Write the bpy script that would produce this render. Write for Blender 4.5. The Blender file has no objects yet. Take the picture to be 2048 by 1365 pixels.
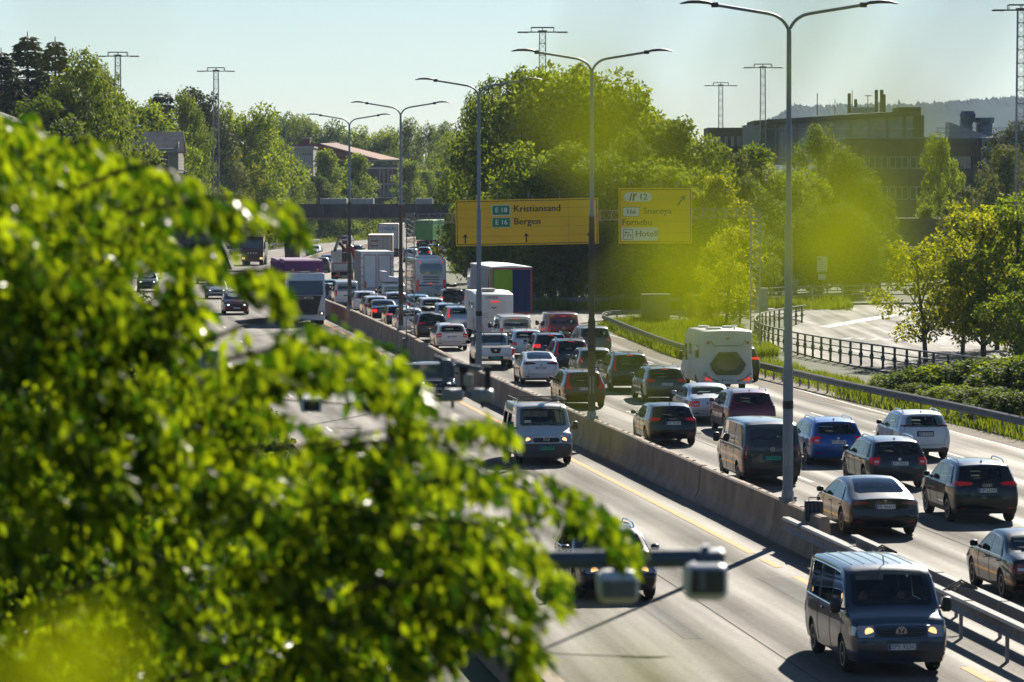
import bpy, bmesh, math, random
import numpy as np
from mathutils import Vector, Matrix
R = math.radians
random.seed(7)
SC = bpy.context.scene
COL = SC.collection

# ------------------------------------------------------------------ camera, sky, sun, exposure
CAM_H = 9.1
cam_d = bpy.data.cameras.new('camera')
cam = bpy.data.objects.new('camera', cam_d); COL.objects.link(cam)
cam.location = (0, 0, CAM_H)
cam.rotation_euler = (R(90 - 2.22), 0, 0)
cam_d.sensor_width = 36.0
cam_d.lens = 140.6
cam_d.clip_start = 0.2
cam_d.clip_end = 30000
cam_d.dof.use_dof = True
cam_d.dof.focus_distance = 180
cam_d.dof.aperture_fstop = 4.0
cam_d.dof.aperture_blades = 9
SC.camera = cam

SUN_EL, SUN_AZ = 28.0, 15.2          # azimuth measured from +Y (view direction) towards +X
world = bpy.data.worlds.new('World'); SC.world = world
world.use_nodes = True
wn = world.node_tree; wn.nodes.clear()
sky = wn.nodes.new('ShaderNodeTexSky'); sky.sky_type = 'NISHITA'; sky.sun_disc = False
sky.sun_elevation = R(SUN_EL); sky.sun_rotation = R(SUN_AZ)
sky.altitude = 60; sky.air_density = 1.0; sky.dust_density = 0.05; sky.ozone_density = 5.0
bg = wn.nodes.new('ShaderNodeBackground'); bg.inputs['Strength'].default_value = 0.05
wo = wn.nodes.new('ShaderNodeOutputWorld')
wn.links.new(sky.outputs[0], bg.inputs[0]); wn.links.new(bg.outputs[0], wo.inputs[0])

sun_d = bpy.data.lights.new('sun', 'SUN'); sun_d.energy = 4.9; sun_d.angle = R(0.5); sun_d.color = (1.0, 0.92, 0.78)
sun = bpy.data.objects.new('sun', sun_d); COL.objects.link(sun)
sdir = Vector((math.sin(R(SUN_AZ)) * math.cos(R(SUN_EL)), math.cos(R(SUN_AZ)) * math.cos(R(SUN_EL)), math.sin(R(SUN_EL))))
sun.rotation_euler = sdir.to_track_quat('Z', 'Y').to_euler()
sun.location = (40, 60, 80)

SC.view_settings.view_transform = 'Standard'
SC.view_settings.look = 'None'
SC.view_settings.exposure = 0.82
SC.view_settings.gamma = 1.0
SC.render.engine = 'CYCLES'
SC.cycles.use_denoising = True
SC.cycles.max_bounces = 8
SC.cycles.transparent_max_bounces = 14
SC.cycles.sample_clamp_indirect = 6.0
SC.cycles.caustics_reflective = False
SC.cycles.caustics_refractive = False

# ------------------------------------------------------------------ materials
MAT = {}
def new_mat(name):
    m = bpy.data.materials.new(name); m.use_nodes = True
    MAT[name] = m
    return m, m.node_tree, m.node_tree.nodes['Principled BSDF']

def plain(name, col, rough=0.6, metal=0.0, var=0.12, scale=3.0, bump=0.0, coat=0.0, spec=0.5, detail=6):
    """principled material with a little procedural unevenness"""
    m, nt, p = new_mat(name)
    p.inputs['Roughness'].default_value = rough
    p.inputs['Metallic'].default_value = metal
    p.inputs['Coat Weight'].default_value = coat
    p.inputs['Coat Roughness'].default_value = 0.04
    p.inputs['Specular IOR Level'].default_value = spec
    if var > 0 or bump > 0:
        tc = nt.nodes.new('ShaderNodeTexCoord')
        n = nt.nodes.new('ShaderNodeTexNoise'); n.inputs['Scale'].default_value = scale; n.inputs['Detail'].default_value = detail
        nt.links.new(tc.outputs['Object'], n.inputs['Vector'])
        mr = nt.nodes.new('ShaderNodeMapRange')
        mr.inputs['From Min'].default_value = 0.3; mr.inputs['From Max'].default_value = 0.7
        mr.inputs['To Min'].default_value = 1 - var; mr.inputs['To Max'].default_value = 1 + var
        nt.links.new(n.outputs['Fac'], mr.inputs['Value'])
        mx = nt.nodes.new('ShaderNodeVectorMath'); mx.operation = 'SCALE'
        mx.inputs[0].default_value = col[:3]
        nt.links.new(mr.outputs[0], mx.inputs['Scale'])
        nt.links.new(mx.outputs[0], p.inputs['Base Color'])
        if bump > 0:
            b = nt.nodes.new('ShaderNodeBump'); b.inputs['Strength'].default_value = bump; b.inputs['Distance'].default_value = 0.02
            nt.links.new(n.outputs['Fac'], b.inputs['Height']); nt.links.new(b.outputs[0], p.inputs['Normal'])
    else:
        p.inputs['Base Color'].default_value = (*col[:3], 1)
    return m

def glow(name, col, strength, base=None, rough=0.2):
    m, nt, p = new_mat(name)
    p.inputs['Base Color'].default_value = (*(base or col), 1)
    p.inputs['Roughness'].default_value = rough
    p.inputs['Emission Color'].default_value = (*col, 1)
    p.inputs['Emission Strength'].default_value = strength
    return m

def paint(name, col, metal=0.25, rough=0.32):
    m, nt, p = new_mat(name)
    p.inputs['Metallic'].default_value = metal
    p.inputs['Roughness'].default_value = rough
    p.inputs['Coat Weight'].default_value = 1.0
    p.inputs['Coat Roughness'].default_value = 0.03
    p.inputs['Specular IOR Level'].default_value = .15
    # dust film towards the sills and flake variation
    tc = nt.nodes.new('ShaderNodeTexCoord'); n = nt.nodes.new('ShaderNodeTexNoise')
    n.inputs['Scale'].default_value = 2.2; n.inputs['Detail'].default_value = 8
    nt.links.new(tc.outputs['Object'], n.inputs['Vector'])
    mr = nt.nodes.new('ShaderNodeMapRange'); mr.inputs['From Min'].default_value = .45; mr.inputs['From Max'].default_value = .8
    mr.inputs['To Min'].default_value = 0.0; mr.inputs['To Max'].default_value = min(.12, .01 + .25 * sum(col) / 3)
    nt.links.new(n.outputs['Fac'], mr.inputs['Value'])
    mix = nt.nodes.new('ShaderNodeMix'); mix.data_type = 'RGBA'
    mix.inputs['A'].default_value = (*col, 1); mix.inputs['B'].default_value = (.22, .19, .15, 1)
    nt.links.new(mr.outputs[0], mix.inputs['Factor']); nt.links.new(mix.outputs['Result'], p.inputs['Base Color'])
    gi = nt.nodes.new('ShaderNodeNewGeometry'); cl = nt.nodes.new('ShaderNodeBsdfDiffuse'); cl.inputs['Color'].default_value = (.035, .034, .033, 1)   # headlining on the inner side
    mx = nt.nodes.new('ShaderNodeMixShader'); nt.links.new(gi.outputs['Backfacing'], mx.inputs[0]); nt.links.new(p.outputs[0], mx.inputs[1]); nt.links.new(cl.outputs[0], mx.inputs[2])
    nt.links.new(mx.outputs[0], nt.nodes['Material Output'].inputs['Surface'])
    return m

def car_glass(name, tint):
    m, nt, p = new_mat(name); nt.nodes.remove(p); L = nt.links.new
    fr = nt.nodes.new('ShaderNodeFresnel'); fr.inputs['IOR'].default_value = 1.52
    t = nt.nodes.new('ShaderNodeBsdfTransparent'); t.inputs['Color'].default_value = (*tint, 1)
    gl = nt.nodes.new('ShaderNodeBsdfGlossy'); gl.inputs['Roughness'].default_value = .02; gl.inputs['Color'].default_value = (.95, .97, 1, 1)
    mx = nt.nodes.new('ShaderNodeMixShader'); L(fr.outputs[0], mx.inputs[0]); L(t.outputs[0], mx.inputs[1]); L(gl.outputs[0], mx.inputs[2]); L(mx.outputs[0], nt.nodes['Material Output'].inputs['Surface'])
    return m
def foliage(name, c_dark, c_light, trans=0.45, t_boost=1.6, gloss=.7):
    m, nt, p = new_mat(name)
    nt.nodes.remove(p)
    out = nt.nodes['Material Output']
    geo = nt.nodes.new('ShaderNodeNewGeometry')
    ramp = nt.nodes.new('ShaderNodeValToRGB')
    ramp.color_ramp.elements[0].color = (*c_dark, 1); ramp.color_ramp.elements[1].color = (*c_light, 1)
    nt.links.new(geo.outputs['Random Per Island'], ramp.inputs['Fac'])
    d = nt.nodes.new('ShaderNodeBsdfPrincipled'); d.inputs['Roughness'].default_value = gloss
    d.inputs['Specular IOR Level'].default_value = 0.25
    nt.links.new(ramp.outputs[0], d.inputs['Base Color'])
    t = nt.nodes.new('ShaderNodeBsdfTranslucent')
    sc = nt.nodes.new('ShaderNodeMix'); sc.data_type = 'RGBA'; sc.blend_type = 'MULTIPLY'
    sc.inputs['Factor'].default_value = 1.0
    sc.inputs['B'].default_value = (1.35 * t_boost, 1.15 * t_boost, 0.35 * t_boost, 1)
    nt.links.new(ramp.outputs[0], sc.inputs['A']); nt.links.new(sc.outputs['Result'], t.inputs['Color'])
    mx = nt.nodes.new('ShaderNodeMixShader'); mx.inputs[0].default_value = trans
    nt.links.new(d.outputs[0], mx.inputs[1]); nt.links.new(t.outputs[0], mx.inputs[2])
    nt.links.new(mx.outputs[0], out.inputs['Surface'])
    return m

# general
plain('concrete', (.31, .225, .155), .85, var=.25, scale=1.2, bump=.35)
plain('concrete_grey', (.27, .26, .24), .85, var=.22, scale=1.5, bump=.3)
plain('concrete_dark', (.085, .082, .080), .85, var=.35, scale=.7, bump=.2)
plain('galv', (.22, .225, .23), .8, metal=.15, var=.15, scale=4)
plain('galv_dull', (.30, .31, .32), .5, metal=.5, var=.2, scale=5)
plain('pole_grey', (.22, .25, .29), .45, metal=.4, var=.1, scale=2)
plain('pole_brown', (.085, .062, .045), .6, metal=.1, var=.15, scale=2)
plain('lamp_head', (.035, .038, .045), .5, var=.05)
plain('rail_dark', (.06, .065, .06), .6, var=.1)
plain('black_plastic', (.018, .018, .019), .55, var=.1)
plain('cladding', (.028, .029, .031), .6, var=.15)
plain('bumper_grey', (.075, .078, .082), .55, var=.1)
plain('tyre', (.022, .021, .020), .85, var=.1)
plain('rim', (.38, .38, .39), .35, metal=.8, var=.08)
plain('rim_dark', (.08, .08, .085), .4, metal=.6, var=.08)
plain('chrome', (.75, .76, .78), .12, metal=1.0, var=0)
plain('white_body', (.80, .80, .79), .4, var=.06, scale=1.2)
plain('grey_panel', (.42, .43, .43), .5, var=.08)
plain('cream_panel', (.55, .50, .43), .5, var=.08)
plain('red_trim', (.42, .035, .03), .5, var=.1)
plain('bag_grey', (.085, .09, .085), .8, var=.25, scale=4)
plain('chassis', (.03, .03, .032), .7, var=.2)
plain('purple_body', (.15, .012, .15), .5, var=.15, scale=.8)
plain('green_body', (.10, .33, .05), .5, var=.12, scale=.7)
plain('lime', (.24, .42, .02), .6, var=.05, spec=.2)
plain('navy', (.008, .026, .12), .6, var=.05, spec=.2)
plain('red_crane', (.42, .05, .03), .45, var=.1)
plain('sign_yellow', (.95, .54, .004), .45, var=.04, scale=1.0)
plain('sign_black', (.01, .01, .01), .5, var=0)
plain('sign_green', (.0, .23, .09), .45, var=0)
plain('sign_white', (.78, .78, .76), .45, var=.03)
plain('plate_white', (.74, .74, .72), .5, var=0)
plain('plate_green', (.0, .42, .25), .5, var=0)
plain('plate_blue', (.01, .04, .30), .5, var=0)
plain('ink', (.012, .012, .014), .6, var=0)
plain('ink_blue', (.03, .08, .30), .6, var=0)
plain('logo_silver', (.62, .63, .66), .25, metal=.9, var=0)
plain('yellow_paint', (.62, .28, .02), .8, var=.18, scale=6)
plain('white_paint', (.55, .54, .50), .8, var=.18, scale=6)
plain('bark', (.09, .07, .05), .9, var=.35, scale=4, bump=.4)
plain('bark_pale', (.30, .28, .24), .9, var=.45, scale=5, bump=.3)
plain('twig', (.075, .05, .028), .8, var=.2, scale=10)
plain('brick_dark', (.085, .070, .064), .85, var=.25, scale=2)
plain('brick_red', (.16, .05, .035), .85, var=.2, scale=3)
plain('brick_brown', (.155, .112, .082), .85, var=.25, scale=1.2, bump=.2)
plain('roof_tile', (.34, .15, .085), .85, var=.2, scale=2)
plain('roof_red', (.15, .03, .022), .8, var=.15, scale=2)
plain('roof_grey', (.26, .235, .20), .85, var=.25, scale=1.5)
plain('render_white', (.50, .48, .44), .8, var=.1)
plain('render_beige', (.36, .33, .27), .85, var=.12)
plain('steel_blue', (.10, .13, .17), .45, metal=.3, var=.15)
plain('soil', (.16, .125, .085), .95, var=.4, scale=1.5, bump=.5)
plain('rock', (.14, .125, .11), .95, var=.4, scale=.6, bump=.6)
plain('cardboard', (.62, .60, .66), .7, var=.05)
plain('hivis', (.50, .62, .03), .7, var=.05)
plain('amber', (.75, .20, .015), .3, var=0)
glow('lamp_red_on', (1.0, .03, .02), .5, base=(.40, .01, .01))
glow('lamp_red_low', (1.0, .02, .015), .05, base=(.32, .008, .010))
plain('lamp_red', (.22, .006, .008), .18, var=0, coat=1.0)
plain('lamp_clear', (.60, .60, .60), .15, var=0, coat=1.0)
plain('lamp_glass', (.40, .41, .42), .1, metal=.6, var=0, coat=1.0)
glow('lamp_warm', (1.0, .55, .18), 1.0, base=(.8, .6, .4))
plain('tar', (.075, .068, .060), .95, var=.2, spec=.1)
glow('lamp_day', (1.0, .95, .85), 1.2, base=(.8, .8, .8))
_g = plain('glass', (.012, .018, .020), .04, var=0, coat=1.0, spec=.8)
_g = plain('glass_grey', (.045, .065, .075), .05, var=0, coat=1.0, spec=.9)
car_glass('car_glass', (.62, .70, .66)); car_glass('car_glass_tint', (.30, .34, .34))
plain('seat_cloth', (.03, .03, .032), .9, var=.2); plain('skin', (.45, .26, .19), .6, var=.05)
plain('shirt_dark', (.05, .06, .09), .9, var=.1); plain('shirt_pale', (.45, .45, .46), .9, var=.1); plain('hair', (.04, .028, .02), .8, var=.1)
plain('glass_build', (.055, .075, .085), .08, var=.3, scale=.6, coat=.6)
plain('glass_pale', (.22, .26, .27), .15, var=.3, scale=.5)
for nm, c, me, ro in [
    ('paint_black', (.0025, .003, .005), .0, .3), ('paint_navy', (.006, .013, .028), .2, .3), ('paint_petrol', (.007, .020, .034), .2, .3),
    ('paint_blue', (.008, .085, .34), .3, .3), ('paint_white', (.80, .80, .80), .0, .35), ('paint_silver', (.54, .56, .59), .45, .32),
    ('paint_silver_dull', (.58, .56, .52), .25, .38), ('paint_grey', (.085, .090, .092), .55, .33), ('paint_darkgrey', (.028, .034, .038), .4, .33),
    ('paint_olive', (.075, .088, .072), .5, .35), ('paint_beige', (.16, .155, .125), .5, .35), ('paint_red', (.17, .010, .012), .3, .3),
    ('paint_maroon', (.16, .016, .035), .5, .3), ('paint_wine', (.085, .014, .008), .5, .3), ('paint_turquoise', (.03, .20, .30), .4, .3),
    ('paint_slate', (.034, .054, .082), .3, .33), ('paint_darkred', (.09, .010, .012), .2, .35), ('paint_lightblue', (.42, .48, .56), .4, .3)]:
    paint(nm, c, me, ro)
def streaked(m, amt=.45):
    nt = m.node_tree; L = nt.links.new; p = nt.nodes['Principled BSDF']; src = p.inputs['Base Color'].links[0].from_socket
    geo = nt.nodes.new('ShaderNodeNewGeometry'); mp = nt.nodes.new('ShaderNodeMapping'); mp.inputs['Scale'].default_value = (.9, .9, .22); L(geo.outputs['Position'], mp.inputs['Vector'])
    n = nt.nodes.new('ShaderNodeTexNoise'); n.inputs['Scale'].default_value = 1.0; n.inputs['Detail'].default_value = 7; L(mp.outputs[0], n.inputs['Vector'])
    r = nt.nodes.new('ShaderNodeMapRange'); r.inputs['From Min'].default_value = .38; r.inputs['From Max'].default_value = .68; r.inputs['To Min'].default_value = 1 - amt; r.inputs['To Max'].default_value = 1.1; L(n.outputs['Fac'], r.inputs['Value'])
    v = nt.nodes.new('ShaderNodeVectorMath'); v.operation = 'SCALE'; L(src, v.inputs[0]); L(r.outputs[0], v.inputs['Scale']); L(v.outputs[0], p.inputs['Base Color'])
for q_ in ('concrete', 'concrete_dark', 'concrete_grey', 'grey_panel', 'white_body', 'cream_panel'): streaked(MAT[q_], .22 if 'conc' in q_ else .14)
# foliage
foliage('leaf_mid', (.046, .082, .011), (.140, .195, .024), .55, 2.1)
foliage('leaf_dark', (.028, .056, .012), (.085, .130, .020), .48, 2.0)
foliage('leaf_birch', (.038, .068, .014), (.115, .165, .034), .5, 1.9)
foliage('leaf_yellow', (.075, .105, .010), (.190, .220, .022), .58, 2.3)
foliage('leaf_olive', (.062, .085, .035), (.135, .165, .072), .42, 1.5)
foliage('needle', (.016, .032, .016), (.045, .066, .027), .25, 1.8)
foliage('needle_pine', (.022, .038, .020), (.058, .078, .036), .27, 1.7)
foliage('leaf_front', (.015, .044, .004), (.165, .240, .010), .6, 1.9, .35)
MAT['leaf_front'].node_tree.nodes['Color Ramp'].color_ramp.elements[0].position = .33
foliage('leaf_near', (.072, .122, .004), (.118, .155, .006), .75, 2.0)
foliage('grass_blade', (.045, .080, .010), (.125, .165, .028), .5, 1.8)
foliage('grass_dry', (.12, .12, .04), (.26, .24, .10), .4)

def asphalt(name, base, var, track=.10):
    m, nt, p = new_mat(name)
    L = nt.links.new
    uv = nt.nodes.new('ShaderNodeUVMap'); uv.uv_map = 'road'
    sep = nt.nodes.new('ShaderNodeSeparateXYZ'); L(uv.outputs[0], sep.inputs[0])
    # fine aggregate grain
    tc = nt.nodes.new('ShaderNodeTexCoord')
    n1 = nt.nodes.new('ShaderNodeTexNoise'); n1.inputs['Scale'].default_value = 9; n1.inputs['Detail'].default_value = 9; n1.inputs['Roughness'].default_value = .75
    L(tc.outputs['Object'], n1.inputs['Vector'])
    # streaks stretched along the lane
    cmb = nt.nodes.new('ShaderNodeCombineXYZ')
    mu = nt.nodes.new('ShaderNodeMath'); mu.operation = 'MULTIPLY'; mu.inputs[1].default_value = 1.3; L(sep.outputs[0], mu.inputs[0])
    mv = nt.nodes.new('ShaderNodeMath'); mv.operation = 'MULTIPLY'; mv.inputs[1].default_value = .035; L(sep.outputs[1], mv.inputs[0])
    L(mu.outputs[0], cmb.inputs[0]); L(mv.outputs[0], cmb.inputs[1])
    n2 = nt.nodes.new('ShaderNodeTexNoise'); n2.inputs['Scale'].default_value = 1.0; n2.inputs['Detail'].default_value = 5
    L(cmb.outputs[0], n2.inputs['Vector'])
    # polished wheel tracks: two per 3.5 m lane
    w = nt.nodes.new('ShaderNodeMath'); w.operation = 'MULTIPLY'; w.inputs[1].default_value = 2 * math.pi / 1.75; L(sep.outputs[0], w.inputs[0])
    sn = nt.nodes.new('ShaderNodeMath'); sn.operation = 'SINE'; L(w.outputs[0], sn.inputs[0])
    n3 = nt.nodes.new('ShaderNodeTexNoise'); n3.inputs['Scale'].default_value = .12; n3.inputs['Detail'].default_value = 6
    L(tc.outputs['Object'], n3.inputs['Vector'])
    a = nt.nodes.new('ShaderNodeMath'); a.operation = 'MULTIPLY_ADD'; a.inputs[1].default_value = track; a.inputs[2].default_value = .42; L(sn.outputs[0], a.inputs[0])
    b = nt.nodes.new('ShaderNodeMath'); b.operation = 'MULTIPLY_ADD'; b.inputs[1].default_value = .75; L(n2.outputs['Fac'], b.inputs[0]); L(a.outputs[0], b.inputs[2])
    c = nt.nodes.new('ShaderNodeMath'); c.operation = 'MULTIPLY_ADD'; c.inputs[1].default_value = .55; L(n1.outputs['Fac'], c.inputs[0]); L(b.outputs[0], c.inputs[2])
    d = nt.nodes.new('ShaderNodeMath'); d.operation = 'MULTIPLY_ADD'; d.inputs[1].default_value = .3; L(n3.outputs['Fac'], d.inputs[0]); L(c.outputs[0], d.inputs[2])
    mr = nt.nodes.new('ShaderNodeMapRange'); mr.inputs['From Min'].default_value = .95; mr.inputs['From Max'].default_value = 1.5
    mr.inputs['To Min'].default_value = 1 - var; mr.inputs['To Max'].default_value = 1 + var; L(d.outputs[0], mr.inputs['Value'])
    vm = nt.nodes.new('ShaderNodeVectorMath'); vm.operation = 'SCALE'; vm.inputs[0].default_value = base; L(mr.outputs[0], vm.inputs['Scale'])
    L(vm.outputs[0], p.inputs['Base Color'])
    rr = nt.nodes.new('ShaderNodeMapRange'); rr.inputs['From Min'].default_value = .95; rr.inputs['From Max'].default_value = 1.5; rr.inputs['To Min'].default_value = .98; rr.inputs['To Max'].default_value = .66; L(d.outputs[0], rr.inputs['Value'])
    L(rr.outputs[0], p.inputs['Roughness'])
    p.inputs['Specular IOR Level'].default_value = .30
    bp = nt.nodes.new('ShaderNodeBump'); bp.inputs['Strength'].default_value = .35; bp.inputs['Distance'].default_value = .01
    L(n1.outputs['Fac'], bp.inputs['Height']); L(bp.outputs[0], p.inputs['Normal'])
    return m
asphalt('asphalt', (.130, .114, .093), .55)
asphalt('asphalt_side', (.125, .112, .092), .5, 0)
asphalt('asphalt_patch', (.080, .075, .068), .4)

def ground_mat():
    m, nt, p = new_mat('ground_mat'); L = nt.links.new
    tc = nt.nodes.new('ShaderNodeTexCoord')
    n = nt.nodes.new('ShaderNodeTexNoise'); n.inputs['Scale'].default_value = .25; n.inputs['Detail'].default_value = 10
    L(tc.outputs['Object'], n.inputs['Vector'])
    r = nt.nodes.new('ShaderNodeValToRGB')
    r.color_ramp.elements[0].position = .35; r.color_ramp.elements[0].color = (.10, .085, .05, 1)
    r.color_ramp.elements[1].position = .6; r.color_ramp.elements[1].color = (.055, .080, .018, 1)
    L(n.outputs['Fac'], r.inputs['Fac']); L(r.outputs[0], p.inputs['Base Color'])
    p.inputs['Roughness'].default_value = .95
    return m
ground_mat()
# ------------------------------------------------------------------ mesh helpers
class MB:
    """collects vertices and faces for one mesh"""
    def __init__(s): s.v = []; s.f = []
    def add(s, vs, fs):
        k = len(s.v); s.v += [tuple(p) for p in vs]; s.f += [tuple(i + k for i in f) for f in fs]; return s
    def box(s, x0, x1, y0, y1, z0, z1, ch=0.0):
        if ch <= 0:
            v = [(x, y, z) for z in (z0, z1) for y in (y0, y1) for x in (x0, x1)]
            return s.add(v, [(0, 2, 3, 1), (4, 5, 7, 6), (0, 1, 5, 4), (2, 6, 7, 3), (0, 4, 6, 2), (1, 3, 7, 5)])
        # chamfered box: 24 vertices
        c = min(ch, (x1 - x0) / 2.01, (y1 - y0) / 2.01, (z1 - z0) / 2.01)
        bm = bmesh.new(); bmesh.ops.create_cube(bm, size=1)
        for q in bm.verts:
            q.co = Vector(((x0 + x1) / 2 + q.co.x * (x1 - x0), (y0 + y1) / 2 + q.co.y * (y1 - y0), (z0 + z1) / 2 + q.co.z * (z1 - z0)))
        bmesh.ops.bevel(bm, geom=list(bm.edges), offset=c, segments=2, affect='EDGES', profile=.5)
        bm.verts.index_update()
        s.add([q.co[:] for q in bm.verts], [[q.index for q in f.verts] for f in bm.faces]); bm.free(); return s
    def quad(s, a, b, c, d): return s.add([a, b, c, d], [(0, 1, 2, 3)])
    def tube(s, pts, r, n=8, cap=True):
        """tube along a polyline, r a number or a list"""
        pts = [Vector(p) for p in pts]; m = len(pts)
        rs = r if isinstance(r, (list, tuple)) else [r] * m
        up = Vector((0, 0, 1)); k = len(s.v)
        for i, p in enumerate(pts):
            t = (pts[min(i + 1, m - 1)] - pts[max(i - 1, 0)])
            t = t.normalized() if t.length > 1e-9 else Vector((0, 0, 1))
            a = t.cross(up if abs(t.z) < .95 else Vector((1, 0, 0))).normalized(); b = t.cross(a).normalized()
            for j in range(n):
                th = 2 * math.pi * j / n
                q = p + (a * math.cos(th) + b * math.sin(th)) * rs[i]; s.v.append(q[:])
        for i in range(m - 1):
            for j in range(n):
                s.f.append((k + i * n + j, k + i * n + (j + 1) % n, k + (i + 1) * n + (j + 1) % n, k + (i + 1) * n + j))
        if cap:
            s.f.append(tuple(k + j for j in range(n))[::-1]); s.f.append(tuple(k + (m - 1) * n + j for j in range(n)))
        return s
    def lathe(s, prof, c=(0, 0, 0), axis='x', n=24):
        """prof: list of (along, radius) revolved round an axis through c"""
        k = len(s.v); c = Vector(c)
        for a, r in prof:
            for j in range(n):
                th = 2 * math.pi * j / n; u, w = r * math.cos(th), r * math.sin(th)
                q = {'x': (a, u, w), 'y': (u, a, w), 'z': (u, w, a)}[axis]
                s.v.append((c + Vector(q))[:])
        for i in range(len(prof) - 1):
            for j in range(n):
                s.f.append((k + i * n + j, k + i * n + (j + 1) % n, k + (i + 1) * n + (j + 1) % n, k + (i + 1) * n + j))
        s.f.append(tuple(k + j for j in range(n))[::-1]); s.f.append(tuple(k + (len(prof) - 1) * n + j for j in range(n)))
        return s
    def prism(s, poly, axis, a0, a1):
        """extrude a 2D polygon along an axis; 'x': poly=(y,z), 'y': poly=(x,z), 'z': poly=(x,y)"""
        n = len(poly); k = len(s.v)
        for a in (a0, a1):
            for p, q in poly:
                s.v.append({'x': (a, p, q), 'y': (p, a, q), 'z': (p, q, a)}[axis])
        s.f.append(tuple(k + i for i in range(n))[::-1]); s.f.append(tuple(k + n + i for i in range(n)))
        for i in range(n): s.f.append((k + i, k + (i + 1) % n, k + n + (i + 1) % n, k + n + i))
        return s
    def sweep(s, path, prof, closed=True):
        """sweep prof (lateral to the right, z) along a ground path of (x,y,z)"""
        m = len(path); n = len(prof); k = len(s.v)
        for i, p in enumerate(path):
            a = Vector(path[max(i - 1, 0)]); b = Vector(path[min(i + 1, m - 1)]); t = b - a; t.z = 0; t.normalize()
            nr = Vector((t.y, -t.x, 0))
            for o, z in prof: s.v.append((p[0] + nr.x * o, p[1] + nr.y * o, p[2] + z))
        lim = n if closed else n - 1
        for i in range(m - 1):
            for j in range(lim):
                s.f.append((k + i * n + j, k + i * n + (j + 1) % n, k + (i + 1) * n + (j + 1) % n, k + (i + 1) * n + j))
        if closed:
            s.f.append(tuple(k + j for j in range(n))); s.f.append(tuple(k + (m - 1) * n + j for j in range(n))[::-1])
        return s
    def mesh(s, name, smooth=None, fix=True):
        me = bpy.data.meshes.new(name); me.from_pydata(s.v, [], s.f)
        bm = bmesh.new(); bm.from_mesh(me)
        if fix: bmesh.ops.recalc_face_normals(bm, faces=bm.faces)
        if smooth is not None: smooth_bm(bm, smooth)
        bm.to_mesh(me); bm.free(); me.update()
        return me
    def build(s, name, mat, parent=None, smooth=None, loc=None, rot=None):
        return link(name, s.mesh(name, smooth), mat, parent, loc, rot)

def smooth_bm(bm, ang):
    a = R(ang)
    for f in bm.faces: f.smooth = True
    for e in bm.edges:
        if len(e.link_faces) == 2:
            e.smooth = e.calc_face_angle(0) < a
        else: e.smooth = False

def link(name, mesh, mat=None, parent=None, loc=None, rot=None):
    o = bpy.data.objects.new(name, mesh); COL.objects.link(o)
    if mat is not None:
        m = MAT[mat] if isinstance(mat, str) else mat
        if len(mesh.materials) == 0: mesh.materials.append(m)
        elif mesh.materials[0] != m:
            o.material_slots[0].link = 'OBJECT'; o.material_slots[0].material = m
    if parent is not None: o.parent = parent
    if loc is not None: o.location = loc
    if rot is not None: o.rotation_euler = rot
    return o

def tag(o, label=None, cat=None, group=None, kind=None):
    if label: o['label'] = label
    if cat: o['category'] = cat
    if group: o['group'] = group
    if kind: o['kind'] = kind
    return o

def empty(name, loc, rz=0):
    o = bpy.data.objects.new(name, None); COL.objects.link(o); o.location = loc; o.rotation_euler = (0, 0, rz)
    o.empty_display_size = .2
    return o

TXT = {}
def text_mesh(s, size=1.0, ext=0.0, spacing=1.0):
    """flat lettering in the x/z plane facing -y, centred; cached"""
    key = (s, size, ext, spacing)
    if key in TXT: return TXT[key]
    cu = bpy.data.curves.new('lettering', 'FONT'); cu.body = s; cu.size = size; cu.align_x = 'CENTER'; cu.align_y = 'CENTER'
    cu.extrude = ext; cu.space_character = spacing; cu.resolution_u = 2
    ob = bpy.data.objects.new('lettering', cu); COL.objects.link(ob)
    dg = bpy.context.evaluated_depsgraph_get()
    me = bpy.data.meshes.new_from_object(ob.evaluated_get(dg))
    bpy.data.objects.remove(ob); bpy.data.curves.remove(cu)
    me.transform(Matrix.Rotation(R(90), 4, 'X'))
    me.materials.clear(); me.name = 'lettering'
    TXT[key] = me
    return me

# ------------------------------------------------------------------ the road's centre line (X of the median barrier at depth Y)
CT = [(-40, 22.8), (30, 15.0), (66, 11.05), (102, 7.05), (138, 2.85), (175, -1.45), (223, -6.3), (261, -10.55), (300, -15.0), (340, -19.0), (385, -21.8), (430, -23.2),
      (475, -23.2), (530, -21.8), (590, -18.5), (660, -11.5), (740, 1), (840, 25), (960, 65)]
CX = np.array([a for a, b in CT], float); CY = np.array([b for a, b in CT], float)
CM = np.gradient(CY, CX)
def C(d):
    d = min(max(d, CX[0]), CX[-1] - 1e-6); i = int(np.searchsorted(CX, d, side='right') - 1)
    h = CX[i + 1] - CX[i]; t = (d - CX[i]) / h
    return float((2 * t**3 - 3 * t**2 + 1) * CY[i] + (t**3 - 2 * t**2 + t) * h * CM[i] + (-2 * t**3 + 3 * t**2) * CY[i + 1] + (t**3 - t**2) * h * CM[i + 1])
def dC(d): return (C(d + .5) - C(d - .5))
def road(d, off, z=0.0):
    g = dC(d); n = math.hypot(1, g)
    return (C(d) + off / n, d - off * g / n, z)
def heading(d): return math.atan2(-dC(d), 1)       # rotation about z of something that faces +y at heading 0
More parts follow.
